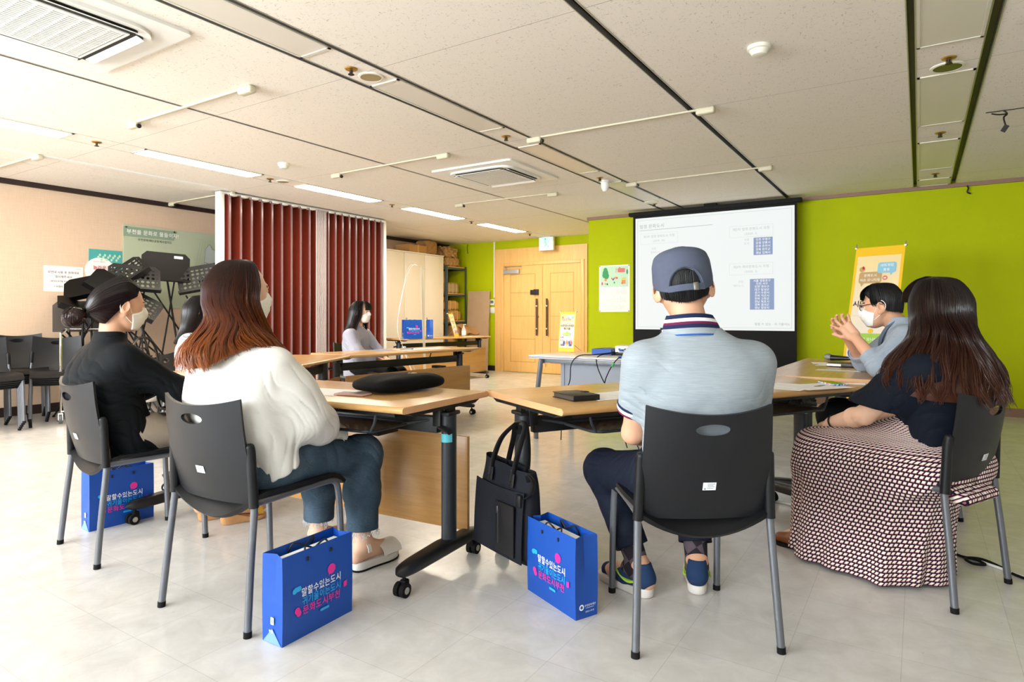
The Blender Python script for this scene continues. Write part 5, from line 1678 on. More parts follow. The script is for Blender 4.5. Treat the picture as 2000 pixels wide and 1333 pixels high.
def tower(secs, ex=2.3, yaw=0.0):
    """stacked elliptic sections: (z, cx, cy, rx, ry)"""
    A = np.array(secs, f32)
    zz = np.linspace(A[0, 0], A[-1, 0], 120)
    # smooth the piecewise-linear profile
    T = [np.interp(zz, A[:, 0], A[:, i]) for i in range(1, 5)]
    ker = np.hanning(17); ker /= ker.sum()
    T = [np.convolve(np.pad(t, 8, mode='edge'), ker, mode='valid') for t in T]
    z0, z1 = A[0, 0], A[-1, 0]
    cyw, syw = math.cos(yaw), math.sin(yaw)
    def f(P):
        z = P[:, 2]
        cx, cy, rx, ry = (np.interp(z, zz, t).astype(f32) for t in T)
        dx, dy = P[:, 0] - cx, P[:, 1] - cy
        x, y = np.abs(dx * cyw + dy * syw), np.abs(-dx * syw + dy * cyw)
        k = ((x / rx) ** ex + (y / ry) ** ex + 1e-9) ** (1 / ex)
        d = (k - 1) * np.minimum(rx, ry) * 0.95
        return np.maximum(d, np.maximum(z0 - z, z - z1))
    return f

def U(k, *fs):
    def f(P):
        d = fs[0](P)
        for g in fs[1:]:
            e = g(P)
            h = np.maximum(k - np.abs(d - e), 0) / k
            d = np.minimum(d, e) - h * h * k * .25
        return d
    return f
def SUB(a, b_, k=.004):
    def f(P):
        d, e = a(P), -b_(P)
        h = np.maximum(k - np.abs(d - e), 0) / k
        return np.maximum(d, e) + h * h * k * .25
    return f
def INT(a, b_, k=.004):
    def f(P):
        d, e = a(P), b_(P)
        h = np.maximum(k - np.abs(d - e), 0) / k
        return np.maximum(d, e) + h * h * k * .25
    return f
def OFF(a, r): return lambda P: a(P) - r
def SHELL(a, t): return lambda P: np.abs(a(P)) - t
def HALF(p, n):
    p, n = V3(p), V3(n); n = n / np.linalg.norm(n)
    return lambda P: (P - p) @ n
def FOLDS(a, items):
    """items: (centre, radius, direction, spacing, depth) - soft creases near a point, running across the direction"""
    its = []
    for c, r, d, wl, am in items:
        d = V3(d); d = d / np.linalg.norm(d)
        e = np.cross(d, V3((.3, .5, .8))); e = (e / np.linalg.norm(e)).astype(f32)
        its.append((V3(c), r, d, e, math.pi / (wl * .8), am))
    def f(P):
        o = a(P)
        wx = .016 * np.sin(P[:, 2] * 21 + P[:, 0] * 17) + .014 * np.sin(P[:, 1] * 24 - P[:, 2] * 13 + 1.3) + .006 * np.sin(P[:, 0] * 53 + P[:, 1] * 47)
        for n, (c, r, d, e, w_, am) in enumerate(its):
            q = P - c
            g = np.exp(-np.einsum('ij,ij->i', q, q) / (r * r))
            t = (P @ d + wx) * w_ + n
            k = np.sqrt(np.sin(t) ** 2 + .08) - .15
            mk = .55 + .45 * np.sin((P @ e) * 26 + np.floor(t / math.pi) * 2.4 + n)
            o = o + am * g * ((1 - k) ** 1.8 * 1.25 - .3) * mk
        return o
    return f
def XF(a, C, R_):
    """a is written in a local frame with axes = columns of R_ at C"""
    C = V3(C); Rm = np.array(R_, f32)
    return lambda P: a((P - C) @ Rm)

OFFS = np.array([[i, j, k] for i in range(9) for j in range(9) for k in range(9)], np.int32)
def mesh_sdf(f, lo, hi, h=.005, B=8):
    lo, hi = np.array(lo, float), np.array(hi, float)
    nb = np.ceil((hi - lo) / (h * B)).astype(int) + 1
    bi = np.stack(np.meshgrid(*[np.arange(n) for n in nb], indexing='ij'), -1).reshape(-1, 3)
    cen = (lo + (bi + .5) * h * B).astype(f32)
    d = np.concatenate([f(cen[i:i + 60000]) for i in range(0, len(cen), 60000)])
    act = bi[np.abs(d) < h * B * 1.2 + .016]
    D = np.empty((len(act), 9, 9, 9), f32)
    for i in range(0, len(act), 250):
        a_ = act[i:i + 250]
        P = (lo + ((a_[:, None, :] * B + OFFS[None]).reshape(-1, 3)) * h).astype(f32)
        D[i:i + 250] = f(P).reshape(-1, 9, 9, 9)
    D[D == 0] = 1e-7
    ins = D < 0
    c = ins[:, :-1, :-1, :-1].astype(np.int8)
    cnt = np.zeros(c.shape, np.int8)
    for i in (0, 1):
        for j in (0, 1):
            for k in (0, 1):
                cnt += ins[:, i:8 + i, j:8 + j, k:8 + k]
    cell = np.argwhere((cnt > 0) & (cnt < 8))
    if len(cell) == 0:
        return np.zeros((0, 3)), np.zeros((0, 4), int)
    b_, ci = cell[:, 0], cell[:, 1:]
    acc = np.zeros((len(cell), 3)); n = np.zeros(len(cell))
    cor = lambda o: D[b_, ci[:, 0] + o[0], ci[:, 1] + o[1], ci[:, 2] + o[2]]
    for ax in range(3):
        o1 = [q for q in range(3) if q != ax]
        for u in (0, 1):
            for v in (0, 1):
                o = [0, 0, 0]; o[o1[0]] = u; o[o1[1]] = v
                e = list(o); e[ax] = 1
                p, q = cor(o), cor(e)
                m = (p < 0) != (q < 0)
                t = np.where(m, p / np.where(m, p - q, 1), 0)
                pt = np.array(o, float)[None] + 0 * acc
                pt[:, ax] = t
                acc += pt * m[:, None]; n += m
    g = act[b_] * B + ci
    X = lo + (g + acc / n[:, None]) * h
    dims = nb * B + 2
    key = lambda q: (q[:, 0].astype(np.int64) * dims[1] + q[:, 1]) * dims[2] + q[:, 2]
    ks = key(g); order = np.argsort(ks); ks = ks[order]
    faces = []
    for ax in range(3):
        sl0 = [slice(None)] + [slice(0, 8)] * 3
        sl1 = list(sl0); sl1[1 + ax] = slice(1, 9)
        p, q = ins[tuple(sl0)], ins[tuple(sl1)]
        for flip in (0, 1):
            e = np.argwhere(p & ~q) if not flip else np.argwhere(~p & q)
            if len(e) == 0: continue
            gp = act[e[:, 0]] * B + e[:, 1:]
            o1 = [(ax + 1) % 3, (ax + 2) % 3]
            quad = []
            ok = np.ones(len(gp), bool)
            for (u, v) in ((-1, -1), (0, -1), (0, 0), (-1, 0)):
                c_ = gp.copy(); c_[:, o1[0]] += u; c_[:, o1[1]] += v
                kk = key(c_)
                ix = np.searchsorted(ks, kk); ix = np.minimum(ix, len(ks) - 1)
                ok &= (ks[ix] == kk) & (c_.min(1) >= 0)
                quad.append(order[ix])
            Q_ = np.stack(quad, 1)[ok]
            faces.append(Q_ if not flip else Q_[:, ::-1])
    F = np.concatenate(faces)
    # pull the vertices onto the surface
    Xf = X.astype(f32)
    for _ in range(2):
        e = h * .35
        d0 = f(Xf)
        gr = np.stack([f(Xf + V3(np.eye(3)[i] * e)) - f(Xf - V3(np.eye(3)[i] * e)) for i in range(3)], 1) / (2 * e)
        nn = np.maximum(np.einsum('ij,ij->i', gr, gr), .15)
        st = (d0 / nn)[:, None] * gr
        Ls = np.linalg.norm(st, axis=1, keepdims=True)
        Xf = Xf - st * np.minimum(1, h * .6 / np.maximum(Ls, 1e-9))
    return Xf, F

def sobj(name, f, lo, hi, h, m, parent, region=None, uv=None):
    X, F = mesh_sdf(f, lo, hi, h)
    me = bpy.data.meshes.new(name)
    me.vertices.add(len(X)); me.vertices.foreach_set('co', X.astype(f32).ravel())
    me.loops.add(4 * len(F)); me.loops.foreach_set('vertex_index', F.astype(np.int32).ravel())
    me.polygons.add(len(F))
    me.polygons.foreach_set('loop_start', np.arange(len(F), dtype=np.int32) * 4)
    me.polygons.foreach_set('use_smooth', np.ones(len(F), bool))
    ms = m if isinstance(m, (list, tuple)) else [m]
    for x in ms: me.materials.append(x)
    if region is not None:
        me.polygons.foreach_set('material_index', region(X[F].mean(1)).astype(np.int32))
    me.update(calc_edges=True)
    me.validate()
    o = bpy.data.objects.new(name, me)
    COL.objects.link(o)
    if parent is not None: o.parent = parent
    return o

# ------------------------------------------------------------------ anatomy
def rotm(yaw=0, pitch=0, roll=0):
    """yaw + = towards the person's left, pitch + = looking down, roll + = towards the right shoulder"""
    return np.array((Matrix.Rotation(math.radians(yaw), 3, 'Z') @ Matrix.Rotation(math.radians(-pitch), 3, 'X') @ Matrix.Rotation(math.radians(roll), 3, 'Y')))

def head_sdf(C, R_, s=1.0, ez=1.0):
    K = lambda *p: tuple(q * s for q in p)
    skull = ell(K(0, -.012, .030), K(.076, .096, .088))
    face = ell(K(0, .030, -.028), K(.062, .066, .084))
    jaw = U(.03 * s, ell(K(0, .045, -.082), K(.040, .040, .030)), cone(K(-.055, .0, -.045), K(-.02, .06, -.09), .018 * s, .018 * s), cone(K(.055, .0, -.045), K(.02, .06, -.09), .018 * s, .018 * s))
    h = U(.035 * s, skull, face, jaw)
    brow = cone(K(-.035, .078, .022), K(.035, .078, .022), .011 * s, .011 * s)
    h = U(.018 * s, h, brow)
    nose = U(.012 * s, cone(K(0, .088, .014), K(0, .108, -.022), .008 * s, .013 * s), cone(K(-.012, .095, -.028), K(.012, .095, -.028), .009 * s, .009 * s))
    h = U(.012 * s, h, nose)
    for x in (-1, 1):
        h = SUB(h, ell(K(x * .031, .098, .004), K(.020, .016, .012)), .012 * s)
        h = U(.003 * s, h, ell(K(x * .031, .077, .003), K(.0125, .0125, .0125)))
        h = U(.004 * s, h, ell(K(x * .031, .0795, .0085), K(.017, .012, .0055)))
    h = U(.006 * s, h, ell(K(0, .094, -.060), K(.022, .010, .005)), ell(K(0, .092, -.068), K(.019, .010, .006)))
    for x in (-1, 1):
        Re = rotm(0, 12, 0) @ np.array(Matrix.Rotation(math.radians(-x * (24 + 50 * (ez - 1))), 3, 'Z'))
        ear = ell(K(x * (.083 + .012 * (ez - 1) * 2), -.008, -.014), K(.010, .021 * ez, .033 * ez), Re)
        ear = U(.006 * s, ear, ell(K(x * .080, .000, -.042), K(.008, .011, .012)))
        ear = SUB(ear, ell(K(x * .091, -.004, -.010), K(.008, .012, .020), Re), .006 * s)
        h = U(.008 * s, h, ear)
    return XF(h, C, R_)

def hand_sdf(W_, R_, side, curl=(20, 30, 20), spread=1.0, s=1.0, thumb=25):
    """wrist point, axes (x lateral, y to fingertips, z back of the hand); side +1 = thumb on +x"""
    fs = []
    fs.append(rbox((0, .046 * s, 0), (.037 * s, .047 * s, .0125 * s), .011 * s))
    fs.append(cone((-.012 * s, 0, 0), (-.02 * s, .08 * s, 0), .016 * s, .013 * s))
    fs.append(cone((.012 * s, 0, 0), (.02 * s, .08 * s, 0), .016 * s, .013 * s))
    palm = U(.012, *fs)
    fing = []
    for i, (x, L, y0) in enumerate(((-.029, .056, .082), (-.010, .070, .091), (.0105, .078, .094), (.030, .070, .088))):
        x *= side
        p = np.array((x, y0 - .012, .001)) * s
        ang = 0.0
        az = math.radians(6 * spread * (i - 1.5)) * side
        rr_ = .0088 * s if i else .0076 * s
        segs = (.48, .30, .24)
        cu = curl[i] if isinstance(curl[0], (tuple, list)) else curl
        for k in range(3):
            ang += math.radians(cu[k])
            dirv = np.array((math.sin(az) * math.cos(ang), math.cos(az) * math.cos(ang), -math.sin(ang)))
            q = p + dirv * (L * segs[k] * s + (.012 * s if k == 0 else 0))
            fing.append(cone(p, q, rr_ * (1 - .10 * k), rr_ * (1 - .10 * (k + 1))))
            p = q
    t0 = np.array((side * .026, .022, -.004)) * s
    td = np.array((side * math.sin(math.radians(thumb + 15)), math.cos(math.radians(thumb + 15)), -.35)); td /= np.linalg.norm(td)
    t1 = t0 + td * .042 * s
    td2 = np.array((side * math.sin(math.radians(thumb)), math.cos(math.radians(thumb)), -.45)); td2 /= np.linalg.norm(td2)
    t2 = t1 + td2 * .032 * s
    t3 = t2 + td2 * .024 * s
    h = U(.012 * s, palm, cone(t0, t1, .0135 * s, .0105 * s))
    h = U(.004 * s, h, cone(t1, t2, .0102 * s, .0092 * s), cone(t2, t3, .0090 * s, .0075 * s))
    fu = fing[0]
    h = U(.0045 * s, h, *fing)
    return XF(h, W_, R_)

def axes(y, z):
    y = np.array(y, float); y /= np.linalg.norm(y)
    z = np.array(z, float); z = z - y * (y @ z); z /= np.linalg.norm(z)
    x = np.cross(y, z)
    return np.stack([x, y, z], 1)

def body_sdf(J, s=1.0, slim=1.0):
    """one continuous figure from the joints in J (clothes go over it)"""
    fs = []
    tw = J['torso']
    fs.append(tower(tw))
    nk = J['neck']; C = J['head']
    base = np.array(C) + J['R'] @ np.array((0, -.025, -.06))
    fs.append(cone(nk, base, .058 * s * slim, .054 * s * slim))
    for sd in 'LR':
        sh, el, wr = J['sho' + sd], J['elb' + sd], J['wri' + sd]
        m_ = (np.array(el) * .72 + np.array(wr) * .28)
        arm = U(.02, cone(sh, el, .050 * slim, .038 * slim), cone(el, m_, .038 * slim, .039 * slim), cone(m_, wr, .039 * slim, .026 * slim))
        fs.append(arm)
        hp, kn, an = J['hip' + sd], J['knee' + sd], J['ank' + sd]
        cf = np.array(kn) * .66 + np.array(an) * .34
        leg = U(.03, cone(hp, kn, .082 * slim, .056 * slim), cone(kn, cf, .052 * slim, .053 * slim), cone(cf, an, .053 * slim, .033 * slim))
        fs.append(leg)
        fd = np.array(J['foot' + sd], float); fd /= np.linalg.norm(fd)
        a = np.array(an); fz = J.get('sole', .012)
        heel = np.array((a[0] - fd[0] * .035, a[1] - fd[1] * .035, fz + .026))
        ball = np.array((a[0] + fd[0] * .125, a[1] + fd[1] * .125, fz + .018))
        toe = np.array((a[0] + fd[0] * .175, a[1] + fd[1] * .175, fz + .013))
        fs.append(U(.025, cone(an, heel, .032, .026), cone(an, ball, .034, .022), cone(heel, ball, .026, .028), cone(ball, toe, .026, .014)))
    b_ = U(.03, *fs)
    b_ = U(.012, b_, head_sdf(C, J['R'], s, J.get('ear', 1.0)))
    for k in ('handL', 'handR'):
        if k in J:
            b_ = U(.010, b_, J[k])
    return b_

def skin_regions(C, R_, s=1.0, nail=None):
    C = np.array(C); Rm = np.array(R_)
    def f(X):
        q = (X - C) @ Rm / s
        o = np.zeros(len(X), int)
        for x in (-1, 1):
            d = np.linalg.norm(q - np.array((x * .031, .077, .003)), axis=1)
            o[(d < .0138) & (q[:, 1] > .078) & (np.abs(q[:, 2] - .002) < .0058)] = 1
            o[(d < .0138) & (q[:, 1] > .083) & (np.hypot(q[:, 0] - x * .031, q[:, 2] - .003) < .0058)] = 2
        br = (np.abs(q[:, 2] - .028 + .0016 * (np.abs(q[:, 0]) / .03 - 1) ** 2 * 3) < .0032) & (np.abs(q[:, 0]) > .014) & (np.abs(q[:, 0]) < .050) & (q[:, 1] > .05)
        o[br] = 4
        lp_ = (q[:, 1] > .088) & (np.abs(q[:, 2] + .064) < .009) & (np.abs(q[:, 0]) < .022)
        o[lp_] = 3
        return o
    return f

m_skin = mat('skin', 'd6a384', .5, var=.05, vscale=14, bump=.15, bscale=420, sss=.12)
m_skin2 = mat('skin_fair', 'e2b699', .5, var=.05, vscale=14, bump=.12, bscale=420, sss=.12)
m_eye, m_iris, m_lip = mat('eye_white', 'ece8e2', .2), mat('eye_dark', '17110e', .25), mat('lip', 'b8695e', .45)
m_brow = mat('brow', '4a382e', .8)
SK = [m_skin, m_eye, m_iris, m_lip, m_brow]
SK2 = [m_skin2, m_eye, m_iris, m_lip, m_brow]

def mask_obj(J, parent, m, kind='fold', s=1.0, strap=True):
    """face mask as a thick shell over nose, mouth and chin, with ear loops"""
    C, R_ = J['head'], J['R']
    K = lambda *p: tuple(q * s for q in p)
    hd = head_sdf((0, 0, 0), np.eye(3), s)
    if kind == 'fold':
        add = U(.012 * s, cone(K(0, .094, -.004), K(0, .114, -.040), .006 * s, .008 * s), cone(K(0, .112, -.042), K(0, .076, -.104), .008 * s, .010 * s), ell(K(0, .070, -.052), K(.050, .040, .046)))
    else:
        add = U(.012 * s, ell(K(0, .068, -.050), K(.050, .044, .050)), cone(K(0, .096, -.008), K(0, .098, -.06), .012 * s, .014 * s))
    f = U(.012 * s, OFF(hd, .005), add)
    f = INT(f, lambda P: -(P[:, 1] - (.030 - .25 * (P[:, 2] / s + .03)) * s), .004)
    f = INT(f, lambda P: P[:, 2] - (.008 - 2.0 * np.abs(P[:, 0]) ** 1.4) * 1.0, .004)
    f = INT(f, lambda P: -.112 * s - P[:, 2], .004)
    o = sobj('face_mask', XF(f, C, R_), np.array(C) - .15, np.array(C) + .16, .0035, m, parent)
    if strap:
        Rm = np.array(R_)
        for x in (-1, 1):
            pts = [(.068, .030, -.034), (.074, .006, .010), (.086, -.014, .024), (.087, -.030, .004), (.084, -.026, -.024), (.076, .004, -.054), (.060, .040, -.080)]
            P = [tuple(np.array(C) + Rm @ np.array(K(x * a, b_, c))) for a, b_, c in pts]
            obj('ear_loop', MB().tube(bez(P, 5), .0019, 6), m, o)
    return o

# ------------------------------------------------------------------ hair: guide curves -> a closed under-layer and many tapered strands
def hair_mat(name, root, mid_, tip, z0, z1, gloss=.34):
    m = mat(name, mid_, gloss)
    nt, b = nodes_of(m)
    tc = nt.nodes.new('ShaderNodeTexCoord')
    at = nt.nodes.new('ShaderNodeAttribute'); at.attribute_name = 'strand'
    sp = nt.nodes.new('ShaderNodeSeparateXYZ'); nt.links.new(tc.outputs['Object'], sp.inputs[0])
    t = nmath(nt, 'DIVIDE', nmath(nt, 'SUBTRACT', sp.outputs[2], z0), z1 - z0)
    t2 = nmath(nt, 'ADD', t, nmath(nt, 'MULTIPLY', nmath(nt, 'SUBTRACT', at.outputs['Fac'], .5), .55))
    col = ramp(nt, t2, [(0.05, W4(tip)), (0.5, W4(mid_)), (0.95, W4(root))])
    k = nmath(nt, 'ADD', nmath(nt, 'MULTIPLY', at.outputs['Fac'], .9), .55)
    vm = nt.nodes.new('ShaderNodeVectorMath'); vm.operation = 'SCALE'
    nt.links.new(col, vm.inputs[0]); nt.links.new(k, vm.inputs['Scale'])
    nt.links.new(vm.outputs[0], b.inputs['Base Color'])
    b.inputs['Anisotropic'].default_value = .6
    b.inputs['Specular IOR Level'].default_value = .32
    return m

def hair(parent, guides, m, n=900, wave=.004, rad=.0022, seed=1, steps=14, inner=.006, freq=3.0, closed=False, end_jit=.12, clump=26, name='hair'):
    """guides: list of polylines (same length) from root to tip, ordered round the head"""
    rs = np.random.RandomState(seed)
    G = []
    for g in guides:
        G.append(np.array([list(p) for p in bez(g, 6)]))
    G = np.array(G)                                   # guides x samples x 3
    ng, ns = G.shape[:2]
    cen = G[:, :, :].mean(0)
    def at_(u, t):
        """u in [0,1] across guides, t in [0,1] along"""
        uu = u * (ng if closed else ng - 1)
        i = int(min(uu, ng - 1 - (0 if closed else 1e-6))) if not closed else int(uu) % ng
        fu = uu - int(uu) if closed else uu - i
        fu = fu * fu * (3 - 2 * fu) * .5 + fu * .5
        a, b_ = G[i], G[(i + 1) % ng]
        tt = t * (ns - 1); k = int(min(tt, ns - 2)); ft = tt - k
        p = a[k] * (1 - ft) + a[k + 1] * ft
        q = b_[k] * (1 - ft) + b_[k + 1] * ft
        c = cen[k] * (1 - ft) + cen[k + 1] * ft
        return p * (1 - fu) + q * fu, c
    mb = MB()
    def under(a, c):
        p, cc = at_(min(a, .9999), c * .97)
        d = p - cc; L = np.linalg.norm(d) + 1e-6
        return tuple(p - d / L * inner * 1.3)
    mb.grid(under, ng * 5, 26, closed_u=closed)
    col = [.35] * len(mb.v)
    cl = rs.rand(clump * 2)
    for _ in range(n):
        u = rs.rand()
        ci = int(u * clump * 2)
        cu = (ci + .5) / (clump * 2)
        lay = rs.rand() ** 2
        t0 = rs.rand() * .10; t1 = 1 - end_jit * rs.rand() ** 1.5
        ph = cl[ci % len(cl)] * 6.28 + rs.randn() * .5
        fq = freq * (.85 + .3 * cl[(ci * 7) % len(cl)])
        amp = wave * (.6 + .8 * rs.rand())
        shade = np.clip(.5 + .22 * rs.randn() + .3 * (cl[(ci * 3) % len(cl)] - .5), 0, 1)
        pts = []
        for k in range(steps + 1):
            t = t0 + (t1 - t0) * k / steps
            uu = u + (cu - u) * (.45 * t * t)
            uu = uu % 1.0 if closed else min(max(uu, 0), .99999)
            p, c = at_(uu, t)
            d = p - c; L = np.linalg.norm(d) + 1e-6; d /= L
            tang = np.array((-d[1], d[0], 0))
            w_ = t * t
            p = p - d * inner * lay + tang * amp * w_ * math.sin(fq * 6.28 * t + ph) + d * amp * .7 * w_ * math.cos(fq * 6.28 * t + ph * 1.3) + d * .002 * (1 - lay)
            pts.append(tuple(p))
        r = [rad * (1 - .75 * (k / steps) ** 3) for k in range(steps + 1)]
        q = len(mb.v)
        mb.tube(pts, r, 4, caps=False)
        col += [shade] * (len(mb.v) - q)
    o = obj(name, mb, m, parent, smooth=80)
    a_ = o.data.attributes.new('strand', 'FLOAT', 'POINT')
    a_.data.foreach_set('value', np.array(col, f32))
    return o
# ================================================================== people
def person(label, x, y, rz):
    return thing('person', label, 'person', (x, y, 0), rad(rz), 'people sitting at the tables')
A_ = lambda *p: np.array(p, float)
def HP(J, p, s=1.0):
    return np.array(J['head']) + np.array(J['R']) @ (np.array(p, float) * s)

def ring_band(name, m, parent, c, ax, r, wd, up=(0, 0, 1), flat=.35, ry=None):
    """a ribbed cuff / trim ring round an arm"""
    ax = np.array(ax, float); ax /= np.linalg.norm(ax)
    u = np.cross(ax, up); u /= np.linalg.norm(u); v = np.cross(ax, u)
    c = np.array(c, float); ry = ry or r
    def f(a, b_):
        t = 2 * PI * a
        e = .0025 * math.sin(PI * b_)
        return tuple(c + ax * (wd * (b_ - .5)) + (u * math.cos(t) * (r + e) + v * math.sin(t) * (ry + e)))
    return obj(name, MB().grid(f, 36, 4, closed_u=True, thick=.003), m, parent, smooth=60)

def foot_outline(L, w_):
    pts = []
    for k in range(40):
        a = 2 * PI * k / 40
        y = L * (.5 - .5 * math.cos(a)) if False else L / 2 + L / 2 * math.copysign(abs(math.sin(a)) ** .8, math.sin(a))
        t = y / L
        hw = w_ * (.36 + .14 * min(1, t * 2.2) + .06 * math.sin(PI * min(1, max(0, (t - .35) / .6)))) * min(1, (1 - abs(2 * t - 1) ** 6) ** .5 + .0)
        pts.append((math.copysign(1, math.cos(a)) * hw, y))
    return pts
def sole_mb(heel, d, L, w_, z0, z1, M_=None, taper=0.0):
    """slab of foot outline; heel point on the floor, d direction of the toes; z1 may be (heel, toe) heights"""
    d = np.array(d, float)[:2]; d /= np.linalg.norm(d)
    n = 28
    zh, zt = z1 if isinstance(z1, tuple) else (z1, z1)
    mb = MB()
    def hw(t):
        return w_ * .5 * (.74 + .26 * min(1, max(0, (t - .2) / .45)) - .10 * math.exp(-((t - .4) / .15) ** 2)) * max(0, 1 - abs(2 * t - 1) ** 7) ** .5
    def f(a, c):
        an = 2 * PI * a
        t = .5 + .5 * math.copysign(abs(math.cos(an)) ** .75, math.cos(an))
        s_ = math.copysign(1, math.sin(an)) * hw(t) if abs(math.sin(an)) > 1e-6 else 0
        k = 1 - taper * (1 - c) - .03 * (c in (0, 1))
        y = L * (.5 + (t - .5) * k); x = s_ * k
        zt_ = zh + (zt - zh) * min(1, max(0, (t - .15) / .45))
        lift = .012 * max(0, (t - .75) / .25) ** 2 * (1 - c)
        return (heel[0] + d[0] * y + d[1] * x, heel[1] + d[1] * y - d[0] * x, z0 + lift + (zt_ - z0) * c)
    mb.grid(f, n, 5, closed_u=True)
    for c in (0, 5):
        idx = [i * 6 + c for i in range(n)]
        mb.f.append(tuple(idx if c else idx[::-1])); mb.mi.append(0)
    return mb
def foot_frame(heel, d):
    d = np.array((d[0], d[1], 0.0)); d /= np.linalg.norm(d)
    return np.stack([np.cross(d, (0, 0, 1)), d, A_(0, 0, 1)], 1), A_(heel[0], heel[1], 0)

def sneaker(parent, heel, d, L, m_up, m_sole, extra=None):
    R_, C = foot_frame(heel, d)
    up = U(.03, cone((0, .035, .062), (0, .12, .052), .034, .038), cone((0, .12, .05), (0, L - .045, .036), .040, .030), cone((0, .03, .07), (0, .045, .105), .035, .036))
    up = INT(up, HALF((0, 0, .022), (0, 0, -1)), .004)
    up = SUB(up, cone((0, .05, .095), (0, .045, .15), .026, .030), .006)
    sh = sobj('shoe', XF(up, C, R_), C - .3, C + A_(.3, .3, .16), .004, m_up, parent)
    so = sole_mb(heel, d, L, .10, .002, (.034, .026))
    obj('shoe_sole', so, m_sole, sh, smooth=50)
    return sh, R_, C

def knit(name, col, var=.03, bump=.35, bscale=900, rough=.85):
    return mat(name, col, rough, var=var, vscale=30, bump=bump, bscale=bscale)

# ------------------------------------------------------------------ man in the grey cap
def man_in_cap():
    t = person('man with his back to us in a grey cap and pale blue polo shirt', -.68, 2.165, 36)
    R_ = rotm(-14, 6, -6)
    J = dict(head=(-.004, .012, 1.168), R=R_, neck=(.012, -.035, 1.0),
             torso=[(.47, .01, -.02, .155, .12), (.6, .02, -.03, .155, .11), (.8, .03, -.055, .17, .10), (.93, .03, -.05, .17, .085), (.99, .02, -.045, .10, .06)],
             shoL=(-.155, -.04, .905), shoR=(.215, -.05, .905), elbL=(-.165, .07, .645), elbR=(.255, .06, .66), wriL=(-.03, .25, .60), wriR=(.10, .25, .62),
             hipL=(-.085, .0, .50), hipR=(.09, .0, .50), kneeL=(-.20, .41, .435), kneeR=(.16, .42, .44), ankL=(-.098, .235, .10), ankR=(.135, .265, .10),
             footL=(-.55, .8, 0), footR=(.35, .9, 0), sole=.03, ear=1.25)
    J['handL'] = hand_sdf(J['wriL'], axes((.85, .45, -.1), (.1, .1, 1)), -1, (25, 35, 25))
    J['handR'] = hand_sdf(J['wriR'], axes((-.8, .5, -.1), (.1, .1, 1)), 1, (25, 35, 25))
    sobj('body', body_sdf(J), (-.45, -.3, -.01), (.5, .75, 1.32), .0045, SK, t, skin_regions(J['head'], R_))
    # polo shirt
    m_polo = knit('polo_blue', 'a9bccb')
    nt, b = nodes_of(m_polo)
    ht = noise(nt, ocoord(nt, (3, 3, 60)), 6, 5, .65)
    nt.links.new(ramp(nt, ht, [(.25, W4('8e989f')), (.5, W4('98a2a9')), (.8, W4('a6afb5'))]), b.inputs['Base Color'])
    tor = tower([(.47, .01, -.03, .18, .12), (.58, .02, -.045, .178, .126), (.70, .03, -.055, .186, .128), (.82, .035, -.065, .205, .128), (.90, .035, -.065, .205, .115), (.955, .03, -.05, .185, .095), (.995, .02, -.042, .12, .08), (1.02, .012, -.04, .085, .07)], 2.25, rad(-7))
    def sleeve(sh, el, r1, r2):
        e = A_(*sh) + (A_(*el) - A_(*sh)) * .66
        f = cone(A_(*sh) + (0, 0, -.005), e, r1, r2)
        a = (A_(*el) - A_(*sh)); a /= np.linalg.norm(a)
        f = INT(f, HALF(e, a), .004)
        return f, e, a
    sl, eL, aL = sleeve(J['shoL'], J['elbL'], .076, .066)
    sr, eR, aR = sleeve(J['shoR'], J['elbR'], .076, .068)
    shirt = U(.045, tor, sl, sr)
    for e, a in ((eL, aL), (eR, aR)):
        shirt = SUB(shirt, cone(e - a * .03, e + a * .05, .054, .058), .003)
    shirt = FOLDS(shirt, [((-.13, -.12, .80), .10, (.55, 0, .85), .055, .006), ((-.15, -.09, .72), .11, (.3, 0, .95), .05, .005), ((.20, -.12, .76), .10, (-.6, 0, .8), .06, .005),
                          ((.05, -.19, .66), .17, (.25, 0, 1), .07, .004), ((-.17, -.03, .80), .08, (.2, .3, .9), .06, .004)])
    ps = sobj('polo_shirt', shirt, (-.32, -.28, .42), (.42, .2, 1.05), .0045, m_polo, t)
    navy, wht, mar = mat('trim_navy', '1d2748', .8), mat('trim_white', 'eceef2', .8), mat('trim_maroon', '6d1f45', .8)
    for e, a, r, up in ((eL, aL, .0655, (0, 1, 0)), (eR, aR, .0675, (0, 1, 0))):
        for k, (m_, o_, wd) in enumerate(((navy, -.020, .009), (wht, -.009, .013), (mar, .001, .008))):
            ring_band('sleeve_stripe', m_, ps, e + a * o_, a, r + .0008 * (2 - k), wd, up)
    # collar: ribbed stripes
    cb = MB()
    cc, ct = A_(.012, -.040, .995), A_(.004, -.030, 1.065)
    rows = [(0, 1, 4), (.04, .30, 0), (.30, .50, 1), (.50, .62, 3), (.62, .80, 2), (.80, 1.0, 1)]
    bands = [('4', 0, .07), ('0', .07, .34), ('1', .34, .52), ('3', .52, .64), ('2', .64, .80), ('1', .80, 1.0)]
    for mi, v0, v1 in bands:
        cb.cm = int(mi)
        def cf(a, c, v0=v0, v1=v1):
            v = v0 + (v1 - v0) * c
            an = 2 * PI * a
            front = max(0, math.sin(an)) ** 2
            p = cc + (ct - cc) * v
            rx, ry = .098 - .022 * v + .004 * math.sin(PI * v), .088 - .018 * v + .004 * math.sin(PI * v)
            return (p[0] + rx * math.cos(an), p[1] + ry * math.sin(an) + .03 * front * (1 - v), p[2] - .055 * front - .004 * math.cos(2 * an))
        cb.grid(cf, 48, 3, closed_u=True, thick=.004)
    obj('collar', cb, [m_polo, navy, wht, mar, mat('trim_blue', '2a5aa8', .8)], ps, smooth=60)
